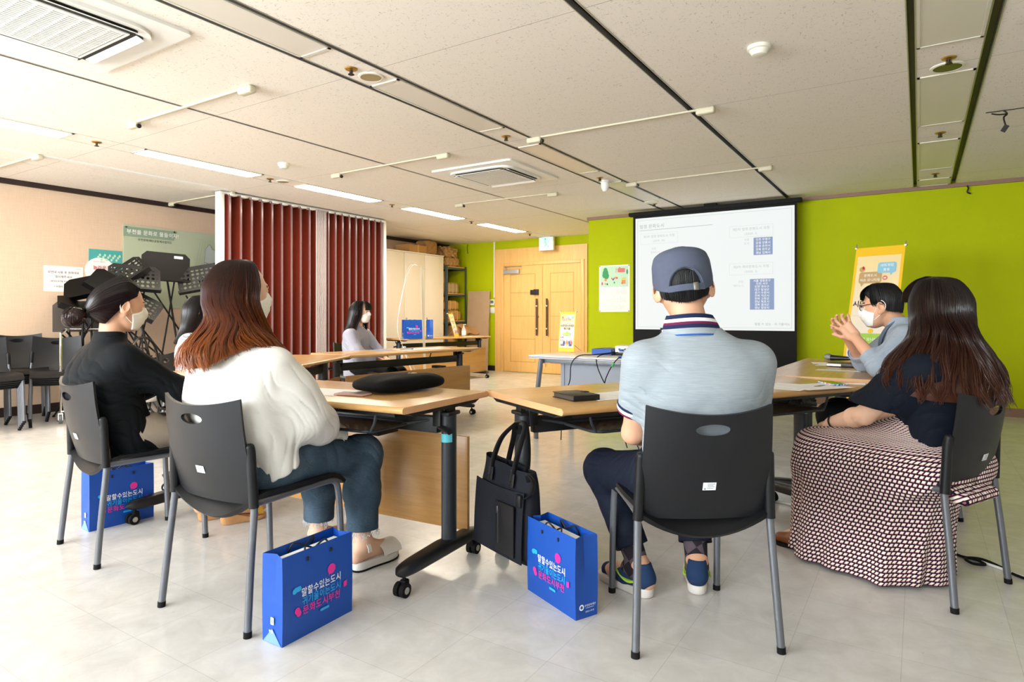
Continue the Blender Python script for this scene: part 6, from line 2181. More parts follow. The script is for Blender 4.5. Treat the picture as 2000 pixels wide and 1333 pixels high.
    # trousers
    m_tr = mat('trousers_navy', '121828', .75, var=.06, vscale=40, bump=.25, bscale=700)
    fs = [tower([(.455, .0, -.01, .165, .12), (.52, .0, -.015, .172, .12), (.60, .01, -.03, .16, .115)])]
    for sd in 'LR':
        h, k, a = (A_(*J[q + sd]) for q in ('hip', 'knee', 'ank'))
        en = k + (a - k) * .80
        lg = U(.05, cone(h, k, .098, .073), cone(k, en, .074, .064))
        ax = (a - k) / np.linalg.norm(a - k)
        lg = INT(lg, HALF(en, ax), .004)
        lg = SUB(lg, cone(en - ax * .03, en + ax * .06, .054, .058), .003)
        fs.append(lg)
    tr = U(.05, *fs)
    tr = FOLDS(tr, [((-.10, .12, .56), .12, (.5, .8, .2), .06, .008), ((-.19, .38, .43), .12, (.2, .7, .7), .05, .008), ((-.15, .30, .25), .12, (0, .3, 1), .08, .005), ((.14, .34, .3), .15, (0, .3, 1), .08, .006), ((-.15, .05, .50), .10, (.3, .9, .1), .05, .006)])
    sobj('trousers', tr, (-.32, -.25, .1), (.32, .55, .66), .005, m_tr, t)
    # socks, shoes
    m_sock = mat('sock_check', '2f2a30', .9)
    nt, b = nodes_of(m_sock)
    ck = nt.nodes.new('ShaderNodeTexChecker'); ck.inputs['Scale'].default_value = 22
    ck.inputs['Color1'].default_value = W4('2a262d'); ck.inputs['Color2'].default_value = W4('5b4f56')
    nt.links.new(ocoord(nt, (1, 1, 1), (.6, .5, .8)), ck.inputs['Vector']); nt.links.new(ck.outputs[0], b.inputs['Base Color'])
    m_sn, m_sole, m_sw = mat('sneaker_navy', '23395c', .8, bump=.3, bscale=500), mat('sneaker_sole', 'd9d3cc', .6), mat('swoosh_lime', 'b6e04a', .5)
    for sd, heel, d in (('L', (-.066, .185), (-.52, .85)), ('R', (.115, .20), (.30, .95))):
        k, a = A_(*J['knee' + sd]), A_(*J['ank' + sd])
        sobj('sock', U(.02, cone(k + (a - k) * .60, a + (0, 0, -.01), .050, .041), cone(a + (0, 0, -.01), a + A_(d[0], d[1], 0) * .05 + (0, 0, -.02), .040, .038)), a - .2, a + .3, .005, m_sock, t)
        sh, Rf, C = sneaker(t, heel, d, .275, m_sn, m_sole)
        for s_ in (-1, 1):
            sw = []
            for k_ in range(13):
                u = k_ / 12
                y = .045 + .13 * u; z = .05 + .045 * (u - .28) ** 2 * 2.2 + .0
                x = s_ * (.0395 + .003 * math.sin(PI * u))
                sw.append(tuple(C + Rf @ A_(x, y, z)))
            obj('side_mark', MB().tube(sw, [.003, .009, .012, .012, .011, .010, .008, .007, .006, .0045, .0035, .0025, .0015], 8, flat=.5), m_sw, sh)
    # hair at the nape
    m_hr = hair_mat('hair_black', '080708', '0c0b0c', '121112', .9, 1.3, .55)
    cap_hair = XF(INT(ell((0, -.014, .022), (.0815, .103, .096)), HALF((0, .035, .0), (0, 1, -.25)), .01), J['head'], R_)
    cap_hair = INT(cap_hair, XF(lambda P: -(P[:, 2] + .062 - 1.4 * np.maximum(0, P[:, 1] + .06) + .004 * np.sin(P[:, 0] * 260)), J['head'], R_), .008)
    sobj('hair', cap_hair, A_(*J['head']) - .14, A_(*J['head']) + .14, .004, m_hr, t)
    gs = []
    for k in range(9):
        ph = rad(-78 + 156 * k / 8)
        sx, cx = math.sin(ph), math.cos(ph)
        lo_ = -.078 + .030 * abs(sx) ** 2
        gs.append([tuple(HP(J, q)) for q in ((sx * .082, -cx * .106 - .012, .03), (sx * .084, -cx * .107 - .012, -.005), (sx * .081, -cx * .101 - .010, -.035), (sx * .073, -cx * .088 - .010, lo_))])
    hair(t, gs, m_hr, 420, .001, .0013, 3, 5, .003, end_jit=.35, name='nape_hair')
    # flat cap with strap
    m_cap = mat('cap_grey', '545a6c', .85, var=.04, vscale=30, bump=.5, bscale=700)
    crown = lambda g: tower([(-.06, 0, .0, .096 + g, .116 + g), (.02, 0, .002, .102 + g, .121 + g), (.075, 0, .004, .099 + g, .116 + g), (.105, 0, .006, .090 + g, .104 + g), (.122, 0, .008, .066 + g, .078 + g), (.131 + g, 0, .008, .02 + g, .03 + g)], 2.1)
    lowz = lambda P: -(P[:, 2] + .036 - .34 * np.clip(P[:, 1] + .1, 0, .16))
    shell = SUB(crown(.0), crown(-.011), .002)
    shell = INT(shell, lowz, .003)
    opening = INT(ell((.0, -.12, -.022), (.052, .06, .060)), HALF((0, 0, -.018), (0, 0, -1)), .004)
    shell = SUB(shell, opening, .003)
    cp = sobj('cap', XF(shell, J['head'], R_), A_(*J['head']) - .17, A_(*J['head']) + .19, .0034, m_cap, t)
    vis = XF(INT(SUB(ell((0, .11, -.002), (.088, .088, .022)), ell((0, .11, -.014), (.090, .090, .022)), .002), HALF((0, .09, 0), (0, -1, 0)), .003), J['head'], R_)
    sobj('visor', vis, A_(*J['head']) - .1, A_(*J['head']) + .22, .004, m_cap, cp)
    stp = MB()
    def sf(a, c):
        ph = rad(-34 + 68 * a)
        z = -.036 + .021 * c
        return tuple(HP(J, (math.sin(ph) * .106, -math.cos(ph) * .126 + .0, z - .0)))
    stp.grid(sf, 14, 3, thick=.003)
    obj('strap', stp, m_cap, cp)
    bk = MB()
    c_, r_ = HP(J, (.030, -.1245, -.0255)), R_
    bk.box(tuple(c_), (.016, .006, .026), Matrix(r_.tolist()), .001)
    obj('buckle', bk, mat('buckle_metal', '77736c', .35, .9), cp)
    st_ = MB()
    for k in range(21):
        pass
    arch = [tuple(HP(J, (math.cos(a) * .056, -.1275 + .020 * abs(math.cos(a)) ** 2, -.022 + .066 * math.sin(a)))) for a in np.linspace(0.1, PI - .1, 22)]
    obj('opening_binding', MB().tube(arch, .0028, 6), m_cap, cp)
    mask_obj(J, t, mat('mask_white', 'eeeeea', .75), 'flat')
man_in_cap()

# ------------------------------------------------------------------ woman in the white blouse
def long_guides(J, rows, s=1.0, part=0.0, vol=1.0):
    """rows: (azimuth deg: 0 = back, + = person's right; list of lower points in the person's frame)"""
    out = []
    for ph, low in rows:
        a = rad(ph); sx, cx = math.sin(a), math.cos(a)
        v = vol
        head = [HP(J, q, s) for q in ((part + sx * .018, -cx * .02 + .012, .1235 * (1 + .03 * (v - 1))), (part * .6 + sx * .062 * v, -cx * .078 * v - .002, .103), (sx * .093 * v, -cx * .118 * v - .012, .030), (sx * .098 * v, -cx * .120 * v - .016, -.045))]
        out.append([tuple(p) for p in head] + [tuple(p) for p in low])
    return out

def sandal(parent, name, heel, d, L, w_, zs, m_s, m_str, straps):
    so = obj(name, sole_mb(heel, d, L, w_, .002, zs, taper=.04), m_s, parent, smooth=50)
    R_, C = foot_frame(heel, d)
    for y, wd, r, z, tilt in straps:
        mb = MB()
        def f(a, c, y=y, wd=wd, r=r, z=z, tilt=tilt):
            an = PI * a
            return tuple(C + R_ @ A_(math.cos(an) * r * 1.02, y + wd * (c - .5) + tilt * math.cos(an), z + math.sin(an) * (r * .95)))
        mb.grid(f, 18, 4, thick=.003)
        obj('strap', mb, m_str, so)
    return so

def woman_white():
    t = person('woman with long auburn hair, white blouse and jeans, white face mask', -2.1, 1.47, 2)
    R_ = rotm(-8, 3, -2)
    J = dict(head=(-.03, -.03, 1.150), R=R_, neck=(-.012, -.055, .985),
             torso=[(.46, 0, -.02, .16, .12), (.62, 0, -.05, .15, .105), (.80, 0, -.07, .155, .095), (.90, 0, -.055, .15, .075), (.955, -.005, -.05, .09, .05)],
             shoL=(-.155, -.075, .89), shoR=(.15, -.015, .89), elbL=(-.20, .10, .66), elbR=(.175, .09, .69), wriL=(-.04, .30, .565), wriR=(.095, .315, .565),
             hipL=(-.085, .0, .505), hipR=(.09, .0, .505), kneeL=(-.115, .43, .465), kneeR=(.125, .44, .475), ankL=(-.135, .44, .10), ankR=(.15, .42, .105),
             footL=(-.1, 1, 0), footR=(.05, 1, 0), sole=.035)
    J['handL'] = hand_sdf(J['wriL'], axes((.7, .5, -.2), (.1, .1, 1)), 1, (15, 25, 20), s=.92)
    J['handR'] = hand_sdf(J['wriR'], axes((-.7, .5, -.2), (.1, .1, 1)), -1, (15, 25, 20), s=.92)
    sobj('body', body_sdf(J, .98, .92), (-.4, -.3, -.01), (.4, .75, 1.3), .005, SK2, t, skin_regions(J['head'], R_, .98))
    m_bl = mat('blouse_white', 'dedcd6', .7, var=.02, vscale=20, bump=.15, bscale=900)
    tor = tower([(.455, .03, -.0, .185, .105), (.52, .025, -.01, .19, .115), (.62, .01, -.045, .195, .135), (.75, .0, -.075, .205, .145), (.84, .0, -.075, .205, .125), (.91, -.003, -.065, .175, .09), (.955, -.005, -.055, .11, .065), (.985, -.01, -.05, .07, .055)], 2.2, rad(6))
    tor = INT(tor, HALF((0, -.05, .455), (.10, .42, -1)), .01)
    def sl(sh, el, wr):
        sh, el, wr = A_(*sh), A_(*el), A_(*wr)
        m1 = sh * .45 + el * .55
        cuff = el * .16 + wr * .84
        f = U(.06, cone(sh + (0, 0, -.01), m1, .066, .078), cone(m1, el + (0, .0, -.005), .076, .080), cone(el, (el + cuff) / 2, .078, .070), cone((el + cuff) / 2, cuff, .068, .036))
        ax = (wr - el) / np.linalg.norm(wr - el)
        frill = INT(cone(cuff, cuff + ax * .05, .034, .064), INT(HALF(cuff + ax * .045, ax), HALF(cuff - ax * .01, -ax), .002), .004)
        return f, cuff, ax, frill
    a1, c1, x1, f1 = sl(J['shoL'], J['elbL'], J['wriL'])
    a2, c2, x2, f2 = sl(J['shoR'], J['elbR'], J['wriR'])
    puck = lambda c, ax: (lambda f: FOLDS(f, [(c, .06, np.cross(ax, (0, 0, 1)), .026, .006)]))
    bl = U(.05, tor, a1, a2)
    bl = FOLDS(bl, [((.17, .04, .77), .14, (0, .83, .56), .055, .006), ((.17, .13, .66), .10, (.1, .9, .4), .05, .006), ((.15, -.06, .62), .15, (.6, .5, .25), .08, .005), ((.06, -.16, .80), .12, (.8, 0, .4), .10, .003), ((-.10, -.16, .72), .14, (.6, 0, -.7), .11, .004), ((.16, .0, .52), .11, (.4, .9, .1), .06, .006)])
    bl = U(.012, bl, puck(c1 + x1 * .03, x1)(f1), puck(c2 + x2 * .03, x2)(f2))
    bo = sobj('blouse', bl, (-.36, -.28, .36), (.36, .48, 1.02), .0045, m_bl, t)
    cord_ = MB()
    p = c2 + A_(.025, .0, -.02)
    for q in ([(0, 0, 0), (.012, .02, -.03), (.02, .035, -.02), (.02, .025, .0), (.005, .01, .002)], [(0, 0, 0), (.015, .0, -.03), (.03, -.015, -.035), (.02, -.02, -.01), (0, 0, 0)], [(0, 0, 0), (.015, .02, -.04), (.02, .02, -.075)], [(0, 0, 0), (.02, -.01, -.05), (.018, -.015, -.09)]):
        cord_.tube(bez([tuple(p + A_(*k)) for k in q], 5), .0035, 6, flat=.6)
    obj('sleeve_tie', cord_, m_bl, bo)
    sr_ = A_(*J['shoR']); er_ = A_(*J['elbR']); ax_ = (er_ - sr_) / np.linalg.norm(er_ - sr_)
    ring_band('shoulder_seam', m_bl, bo, sr_ + ax_ * .075 + A_(0, 0, -.006), ax_, .0735, .007, (0, 1, 0))
    sm = MB().tube(bez([(.165, -.01, .905), (.185, .03, .86), (.20, .06, .80)], 6), .0025, 6)
    # collar band
    obj('neck_band', MB().grid(lambda a, c: (-.012 + math.cos(2 * PI * a) * (.072 - .006 * c), -.052 + math.sin(2 * PI * a) * (.066 - .006 * c), .965 + .028 * c - .03 * max(0, math.sin(2 * PI * a)) ** 2), 32, 3, closed_u=True, thick=.003), m_bl, bo)
    m_jn = mat('jeans', '53677a', .85, var=.12, vscale=9, bump=.35, bscale=900)
    nt, b = nodes_of(m_jn)
    jn = noise(nt, ocoord(nt), 5, 4); jf = noise(nt, ocoord(nt, (1, 1, 5)), 120, 2)
    nt.links.new(ramp(nt, nmath(nt, 'ADD', nmath(nt, 'MULTIPLY', jn, .7), nmath(nt, 'MULTIPLY', jf, .3)), [(.3, W4('26333f')), (.5, W4('3a4b5a')), (.72, W4('5d7080'))]), b.inputs['Base Color'])
    fs = [tower([(.455, .0, -.01, .17, .12), (.52, .0, -.012, .175, .12), (.60, 0, -.03, .155, .115)])]
    hems = []
    for sd in 'LR':
        h, k, a = (A_(*J[q + sd]) for q in ('hip', 'knee', 'ank'))
        en = k + (a - k) * .84
        ax = (a - k) / np.linalg.norm(a - k)
        lg = U(.06, cone(h, k, .098, .076), cone(k + A_(0, .006, -.01), (k + en) / 2, .074, .066), cone((k + en) / 2, en, .066, .066))
        lg = INT(lg, HALF(en, ax), .004)
        lg = SUB(lg, cone(en - ax * .05, en + ax * .06, .054, .060), .003)
        fs.append(lg); hems.append((en, ax))
    jw = U(.05, *fs)
    jw = FOLDS(jw, [((.10, .10, .56), .10, (.4, .9, .2), .06, .007), ((.12, .40, .46), .12, (.1, .6, .8), .055, .008), ((.13, .42, .30), .14, (0, .3, 1), .09, .006), ((-.12, .42, .30), .14, (0, .3, 1), .09, .006), ((.15, .22, .52), .12, (.3, .9, .2), .09, .004)])
    js = sobj('jeans', jw, (-.32, -.25, .1), (.32, .6, .66), .005, m_jn, t)
    fr = MB(); rs = np.random.RandomState(4)
    for en, ax in hems:
        for k in range(70):
            an = rs.rand() * 6.28
            p = en + A_(math.cos(an) * .063, math.sin(an) * .063, 0)
            L = .012 + .03 * rs.rand() ** 3
            fr.tube([tuple(p), tuple(p + A_(rs.randn() * .004, rs.randn() * .004, -L * .6)), tuple(p + A_(rs.randn() * .006, rs.randn() * .006, -L))], .0009, 4)
    tag(obj('frayed_threads', fr, mat('thread_white', 'd8dde0', .9), js, smooth=0), 'white frayed hem threads')
    m_sw, m_pl, m_blk = mat('sandal_white', 'e6e2da', .35), mat('sandal_sole_white', 'ddd9d2', .5), m_rubber
    for heel, d in (((-.13, .385), (-.1, 1)), ((.147, .365), (.08, 1))):
        so = sandal(t, 'sandal', heel, d, .245, .092, (.040, .034), m_pl, m_sw, ((.170, .10, .050, .040, .010), (.05, .018, .050, .080, 0)))
        obj('outsole', sole_mb(heel, d, .246, .093, .0, .008), m_blk, so)
    mask_obj(J, t, mat('mask_ivory', 'efece0', .75), 'fold', .98)
    m_h = hair_mat('hair_auburn', '22100b', '542511', '96501c', .86, 1.22, .33)
    rows = [(-112, [(-.115, .045, 1.0), (-.135, .055, .94), (-.145, .06, .90)]),
            (-80, [(-.125, -.02, 1.03), (-.165, -.06, .95), (-.175, -.09, .905)]),
            (-50, [(-.115, -.115, 1.04), (-.165, -.175, .95), (-.170, -.205, .885)]),
            (-22, [(-.065, -.155, 1.04), (-.095, -.225, .95), (-.095, -.235, .865)]),
            (0, [(-.03, -.165, 1.04), (-.03, -.235, .95), (-.02, -.240, .855)]),
            (25, [(.02, -.155, 1.04), (.045, -.225, .95), (.055, -.230, .87)]),
            (44, [(.045, -.125, 1.04), (.070, -.185, .965), (.075, -.195, .895)]),
            (62, [(.062, -.090, 1.035), (.100, -.095, .985), (.135, -.075, .955)]),
            (84, [(.062, -.04, 1.03), (.105, -.035, .985), (.165, -.025, .935)]),
            (108, [(.052, .03, 1.02), (.10, .045, .96), (.155, .035, .915)])]
    hair(t, long_guides(J, rows, .98, -.01, 1.03), m_h, 1700, .011, .0021, 5, 20, .012, 2.6, end_jit=.30, clump=20)
woman_white()

# ------------------------------------------------------------------ woman in the black shirt
def woman_black():
    t = person('woman in a black shirt, dark hair in a low bun, white mask', -3.13, 1.53, -3)
    R_ = rotm(-4, 10, 0)
    J = dict(head=(.0, -.035, 1.112), R=R_, neck=(-.005, -.075, .965),
             torso=[(.46, 0, -.01, .155, .12), (.62, 0, -.07, .145, .11), (.76, 0, -.10, .15, .10), (.87, 0, -.085, .145, .075), (.935, 0, -.08, .09, .05)],
             shoL=(-.15, -.085, .87), shoR=(.15, -.08, .875), elbL=(-.18, .12, .70), elbR=(.17, .14, .705), wriL=(.0, .27, .735), wriR=(-.04, .245, .735),
             hipL=(-.085, .0, .505), hipR=(.09, .0, .505), kneeL=(-.07, .43, .47), kneeR=(.125, .43, .48), ankL=(-.01, .385, .12), ankR=(.15, .42, .12),
             footL=(.2, 1, -.0), footR=(.25, 1, 0), sole=.045)
    J['handL'] = hand_sdf(J['wriL'], axes((.85, .35, .05), (.1, -.2, 1)), 1, (25, 35, 25), s=.92)
    J['handR'] = hand_sdf(J['wriR'], axes((-.8, .45, .02), (.1, -.1, 1)), -1, (20, 30, 20), s=.92)
    sobj('body', body_sdf(J, .97, .92), (-.4, -.3, -.01), (.4, .75, 1.28), .005, SK, t, skin_regions(J['head'], R_, .97))
    m_bs = mat('shirt_black', '0a0e12', .75, var=.08, vscale=18, bump=.2, bscale=800)
    tor = tower([(.43, .01, -.015, .19, .15), (.50, .005, -.03, .19, .15), (.62, .0, -.085, .18, .145), (.74, .0, -.115, .195, .14), (.83, .0, -.115, .195, .125), (.895, 0, -.10, .165, .09), (.94, -.002, -.085, .10, .066), (.97, -.004, -.08, .072, .058)], 2.2)
    fs = [tor]
    for sd in 'LR':
        sh, el, wr = (A_(*J[q + sd]) for q in ('sho', 'elb', 'wri'))
        en = el * .42 + wr * .58
        ax = (wr - el) / np.linalg.norm(wr - el)
        s_ = U(.05, cone(sh + (0, 0, -.01), el, .072, .062), cone(el, en, .060, .050))
        s_ = INT(s_, HALF(en, ax), .004)
        s_ = SUB(s_, cone(en - ax * .03, en + ax * .04, .040, .044), .003)
        fs.append(s_)
    sh_ = U(.05, *fs)
    sh_ = FOLDS(sh_, [((.0, -.24, .80), .09, (1, 0, .25), .10, .012), ((-.06, -.23, .74), .12, (.5, 0, .9), .06, .007), ((.10, -.18, .74), .13, (.4, 0, .9), .06, .008), ((.15, .02, .78), .12, (.1, .6, .8), .055, .009), ((.16, .12, .70), .09, (.1, .9, .3), .045, .008), ((.12, -.05, .62), .15, (.3, .4, .9), .07, .008), ((.14, .0, .50), .12, (.2, .9, .4), .06, .008)])
    bo = sobj('shirt', sh_, (-.34, -.32, .40), (.34, .36, 1.0), .0045, m_bs, t)
    obj('collar', MB().grid(lambda a, c: (-.004 + math.cos(2 * PI * a) * (.078 - .010 * c), -.078 + math.sin(2 * PI * a) * (.072 - .010 * c), .945 + .045 * c - .03 * max(0, math.sin(2 * PI * a)) ** 2), 32, 4, closed_u=True, thick=.006), m_bs, bo)
    m_pt = mat('trousers_beige', 'a99d8e', .85, var=.05, vscale=20, bump=.2, bscale=700)
    fs = [tower([(.43, .0, -.02, .17, .14), (.52, .0, -.02, .175, .145), (.59, 0, -.03, .155, .12)])]
    for sd in 'LR':
        h, k, a = (A_(*J[q + sd]) for q in ('hip', 'knee', 'ank'))
        en = k + (a - k) * .78
        ax = (a - k) / np.linalg.norm(a - k)
        lg = U(.06, cone(h, k, .094, .076), cone(k, en, .076, .080))
        lg = INT(lg, HALF(en, ax), .004); lg = SUB(lg, cone(en - ax * .05, en + ax * .06, .062, .070), .003)
        fs.append(lg)
    sobj('trousers', FOLDS(U(.05, *fs), [((.12, .2, .54), .14, (.3, .9, .2), .07, .006), ((.12, .40, .36), .14, (0, .3, 1), .08, .006)]), (-.3, -.22, .12), (.32, .56, .64), .0055, m_pt, t)
    m_wd, m_gold = mat('wedge_cork', 'b98a5c', .7, var=.08, vscale=30), mat('strap_gold', 'c99a35', .4, .3)
    for heel, d in (((-.02, .335), (.2, 1)), ((.135, .37), (.25, 1))):
        sandal(t, 'sandal', heel, d, .235, .088, (.058, .022), m_wd, m_gold, ((.17, .026, .047, .034, .02), (.055, .016, .042, .105, 0), (.10, .018, .045, .062, .02)))
    mask_obj(J, t, mat('mask_ivory', 'efece0', .75), 'fold', .97)
    m_h = hair_mat('hair_dark_brown', '130e10', '1e1416', '38211b', .95, 1.24, .32)
    bun = A_(*HP(J, (0, -.135, -.062)))
    half = [((0, .064, .098), (0, -.02, .134), (0, -.118, .05)), ((.042, .056, .086), (.060, -.02, .104), (.052, -.114, .03)), ((.068, .038, .046), (.087, -.02, .058), (.064, -.106, .0)),
            ((.079, .006, .020), (.087, -.03, .016), (.062, -.104, -.03)), ((.078, -.034, -.040), (.074, -.064, -.042), (.046, -.105, -.052)), ((.046, -.062, -.098), (.042, -.088, -.084), (.026, -.115, -.068))]
    loop_ = [tuple((x, y, z) for x, y, z in h) for h in half] + [tuple((-x, y, z) for x, y, z in h) for h in half[:0:-1]]
    rows = [[tuple(HP(J, p)) for p in h] + [tuple(bun + A_(HP(J, h[2])[0] - bun[0], 0, HP(J, h[2])[2] - bun[2]) * .25)] for h in loop_]
    hair(t, rows, m_h, 1100, .001, .0016, 6, 14, .004, 2.0, end_jit=.02, clump=34, closed=True)
    rs = np.random.RandomState(9)
    pony = MB(); col = []
    bf = U(.02, ell(bun + A_(-.01, -.035, -.012), (.040, .042, .038)), ell(bun + A_(-.02, -.055, -.03), (.030, .030, .034)))
    po = sobj('hair_bun', FOLDS(bf, [(bun + A_(-.01, -.04, -.015), .09, (.3, .4, 1), .014, .003)]), bun - .13, bun + .1, .0035, m_h, t)
    for k in range(160):
        th = rs.rand() * 6.28; r = .036 + .006 * rs.rand(); ti = rs.randn() * .5
        c = bun + A_(-.012, -.040, -.016)
        pts = []
        for q in range(9):
            u = th + q * .32
            e = A_(math.cos(u) * math.sin(ti) , math.cos(u) * math.cos(ti), math.sin(u))
            pts.append(tuple(c + e * A_(.040, .044, .042) * (1 + .10 * rs.rand() * (q > 6))))
        pony.tube(pts, [.0016 * (1 - .6 * q / 8) for q in range(9)], 4, caps=False)
    obj('loose_strands', pony, m_h, po)
    obj('hair_tie', MB().tube([tuple(bun + A_(math.cos(u) * .020, .004, math.sin(u) * .020)) for u in np.linspace(0, 6.28, 20)[:-1]], .004, 6, closed=True), m_rubber, t)
woman_black()

# ------------------------------------------------------------------ woman in the patterned skirt
def skirt_mesh(name, rings, m, parent, n=120, nv=60, folds=None):
    """loft of superellipse rings with a cloth UV (metres along and round)"""
    A = np.array(rings, float)
    tt = np.linspace(0, 1, len(A)); T = np.linspace(0, 1, nv + 1)
    cols = []
    for i in range(A.shape[1]):
        c = np.interp(T, tt, A[:, i])
        ker = np.hanning(9); ker /= ker.sum()
        cols.append(np.convolve(np.pad(c, 4, mode='reflect', reflect_type='odd'), ker, mode='valid'))
    z, cx, cy, rx, ry, ex = cols
    V, UVv = [], []
    plen = 0
    for j in range(nv + 1):
        if j:
            plen += math.hypot(z[j] - z[j - 1], max(abs(rx[j] - rx[j - 1]), abs(cy[j] + ry[j] - cy[j - 1] - ry[j - 1])))
        for i in range(n + 1):
            a = 2 * PI * (i / n + .75)
            e = 2 / ex[j]
            x = math.copysign(abs(math.cos(a)) ** e, math.cos(a)); y = math.copysign(abs(math.sin(a)) ** e, math.sin(a))
            f = folds(a, j / nv) if folds else 0
            nrm = math.hypot(x, y)
            V.append((cx[j] + x * (rx[j] + f), cy[j] + y * (ry[j] + f), z[j]))
            UVv.append((0.0, plen))
    PV = np.array(V).reshape(nv + 1, n + 1, 3)
    cum = np.concatenate([np.zeros((nv + 1, 1)), np.cumsum(np.linalg.norm(np.diff(PV, axis=1), axis=2), 1)], 1)
    cum -= cum[:, n // 2:n // 2 + 1]
    UVv = [(cum[k // (n + 1), k % (n + 1)], UVv[k][1]) for k in range(len(V))]
    F = []
    for j in range(nv):
        for i in range(n):
            k = j * (n + 1) + i
            F.append((k, k + n + 1, k + n + 2, k + 1))
    me = bpy.data.meshes.new(name)
    me.from_pydata(V, [], F); me.materials.append(m)
    uv = me.uv_layers.new(name='cloth')
    UVa = np.array(UVv, np.float32)
    li = np.empty(len(me.loops), np.int32); me.loops.foreach_get('vertex_index', li)
    uv.data.foreach_set('uv', UVa[li].ravel())
    me.polygons.foreach_set('use_smooth', [True] * len(me.polygons)); me.update()
    o = bpy.data.objects.new(name, me); COL.objects.link(o); o.parent = parent
    so = o.modifiers.new('cloth', 'SOLIDIFY'); so.thickness = .003
    return o

def woman_skirt():
    t = person('woman with long dark brown hair, navy top and patterned long skirt, from behind', .055, 3.05, 64)
    R_ = rotm(-20, 4, 3)
    J = dict(head=(-.03, -.02, 1.095), R=R_, neck=(-.02, -.05, .94),
             torso=[(.46, 0, .0, .15, .11), (.60, 0, -.01, .145, .10), (.76, 0, -.03, .15, .10), (.87, -.01, -.045, .15, .075), (.92, -.012, -.05, .09, .05)],
             shoL=(-.165, -.03, .855), shoR=(.145, -.06, .86), elbL=(-.195, .175, .655), elbR=(.18, .15, .66), wriL=(-.085, .385, .585), wriR=(.05, .37, .585),
             hipL=(-.09, .0, .505), hipR=(.09, .0, .505), kneeL=(-.10, .42, .47), kneeR=(.10, .42, .47), ankL=(-.115, .42, .10), ankR=(.10, .42, .10),
             footL=(-.15, 1, 0), footR=(.1, 1, 0), sole=.02)
    J['handL'] = hand_sdf(J['wriL'], axes((.62, .70, -.22), (-.35, .15, .9)), 1, (18, 28, 20), s=.95, thumb=18)
    J['handR'] = hand_sdf(J['wriR'], axes((-.70, .62, -.22), (.35, .15, .9)), -1, (18, 28, 20), s=.95)
    sobj('body', body_sdf(J, .97, .98), (-.4, -.3, -.01), (.4, .75, 1.26), .0045, SK2, t, skin_regions(J['head'], R_, .97))
    nl = MB()
    m_tp = mat('top_navy', '0e1420', .8, var=.06, vscale=24, bump=.25, bscale=800)
    tor = tower([(.44, .0, .0, .185, .125), (.54, .0, -.0, .185, .13), (.64, .0, -.02, .18, .130), (.75, .0, -.035, .19, .132), (.83, -.005, -.045, .195, .118), (.885, -.01, -.045, .172, .088), (.925, -.014, -.052, .11, .068), (.945, -.018, -.05, .085, .06)], 2.2)
    tor = INT(tor, HALF((0, .10, .465), (0, .25, -1)), .01)
    fs = [tor]
    for sd, sg in (('L', -1), ('R', 1)):
        sh, el = A_(*J['sho' + sd]), A_(*J['elb' + sd])
        e1 = sh * .52 + el * .48; e2 = sh * .18 + el * .82
        ax = (el - sh) / np.linalg.norm(el - sh)
        s1 = U(.03, cone(sh + A_(0, 0, -.01), e1, .070, .088))
        f1 = INT(s1, HALF(e1 + ax * .02, ax + A_(0, -.25, 0)), .004)
        s2 = INT(cone(sh, e2 + A_(sg * .01, 0, -.015), .060, .098), HALF(e2 + A_(0, -.02, -.0), ax + A_(0, -.55, -.1)), .004)
        s2 = FOLDS(s2, [(e2, .14, np.cross(ax, (0, 0, 1)), .045, .012)])
        fl = U(.012, s2, f1)
        fl = SUB(fl, cone(e1, e2 + ax * .08, .046, .076), .004)
        fs.append(fl)
    tp = U(.04, *fs)
    tp = FOLDS(tp, [((-.15, -.08, .70), .14, (.3, .6, .7), .07, .005), ((-.17, .0, .56), .12, (.3, .8, .4), .08, .003), ((-.18, .06, .74), .10, (.1, .8, .5), .06, .007)])
    to = sobj('top', tp, (-.36, -.28, .40), (.36, .36, .97), .0045, m_tp, t)
    m_sk = mat('skirt_print', '20141f', .85)
    nt, b = nodes_of(m_sk)
    v = ocoord(nt, (1, 1, 1), (0, 0, 0), 'UV')
    sp = nt.nodes.new('ShaderNodeSeparateXYZ'); nt.links.new(v, sp.inputs[0])
    CU, CV = .0180, .0165
    vv = nmath(nt, 'DIVIDE', sp.outputs[1], CV)
    row = nmath(nt, 'FLOOR', vv)
    uu = nmath(nt, 'ADD', nmath(nt, 'DIVIDE', sp.outputs[0], CU), nmath(nt, 'MULTIPLY', nmath(nt, 'MODULO', row, 2.0), .5))
    fu = nmath(nt, 'SUBTRACT', nmath(nt, 'FRACT', nmath(nt, 'ADD', uu, 50.0)), .5)
    fv = nmath(nt, 'SUBTRACT', nmath(nt, 'FRACT', nmath(nt, 'ADD', vv, 50.0)), .5)
    def sq(du, dv, hu, hv):
        a = nmath(nt, 'LESS_THAN', nmath(nt, 'ABSOLUTE', nmath(nt, 'SUBTRACT', nmath(nt, 'ADD', fu, nmath(nt, 'MULTIPLY', fv, .25)), du)), hu)
        c = nmath(nt, 'LESS_THAN', nmath(nt, 'ABSOLUTE', nmath(nt, 'SUBTRACT', fv, dv)), hv)
        return nmath(nt, 'MULTIPLY', a, c)
    c0 = mixc(nt, sq(.06, .07, .34, .34), W4('1d1220'), W4('a85a78'))
    c1 = mixc(nt, sq(-.02, -.03, .31, .30), c0, W4('efe2d4'))
    nt.links.new(c1, b.inputs['Base Color'])
    bump_to(nt, b, noise(nt, ocoord(nt), 30, 3), .15, .004)
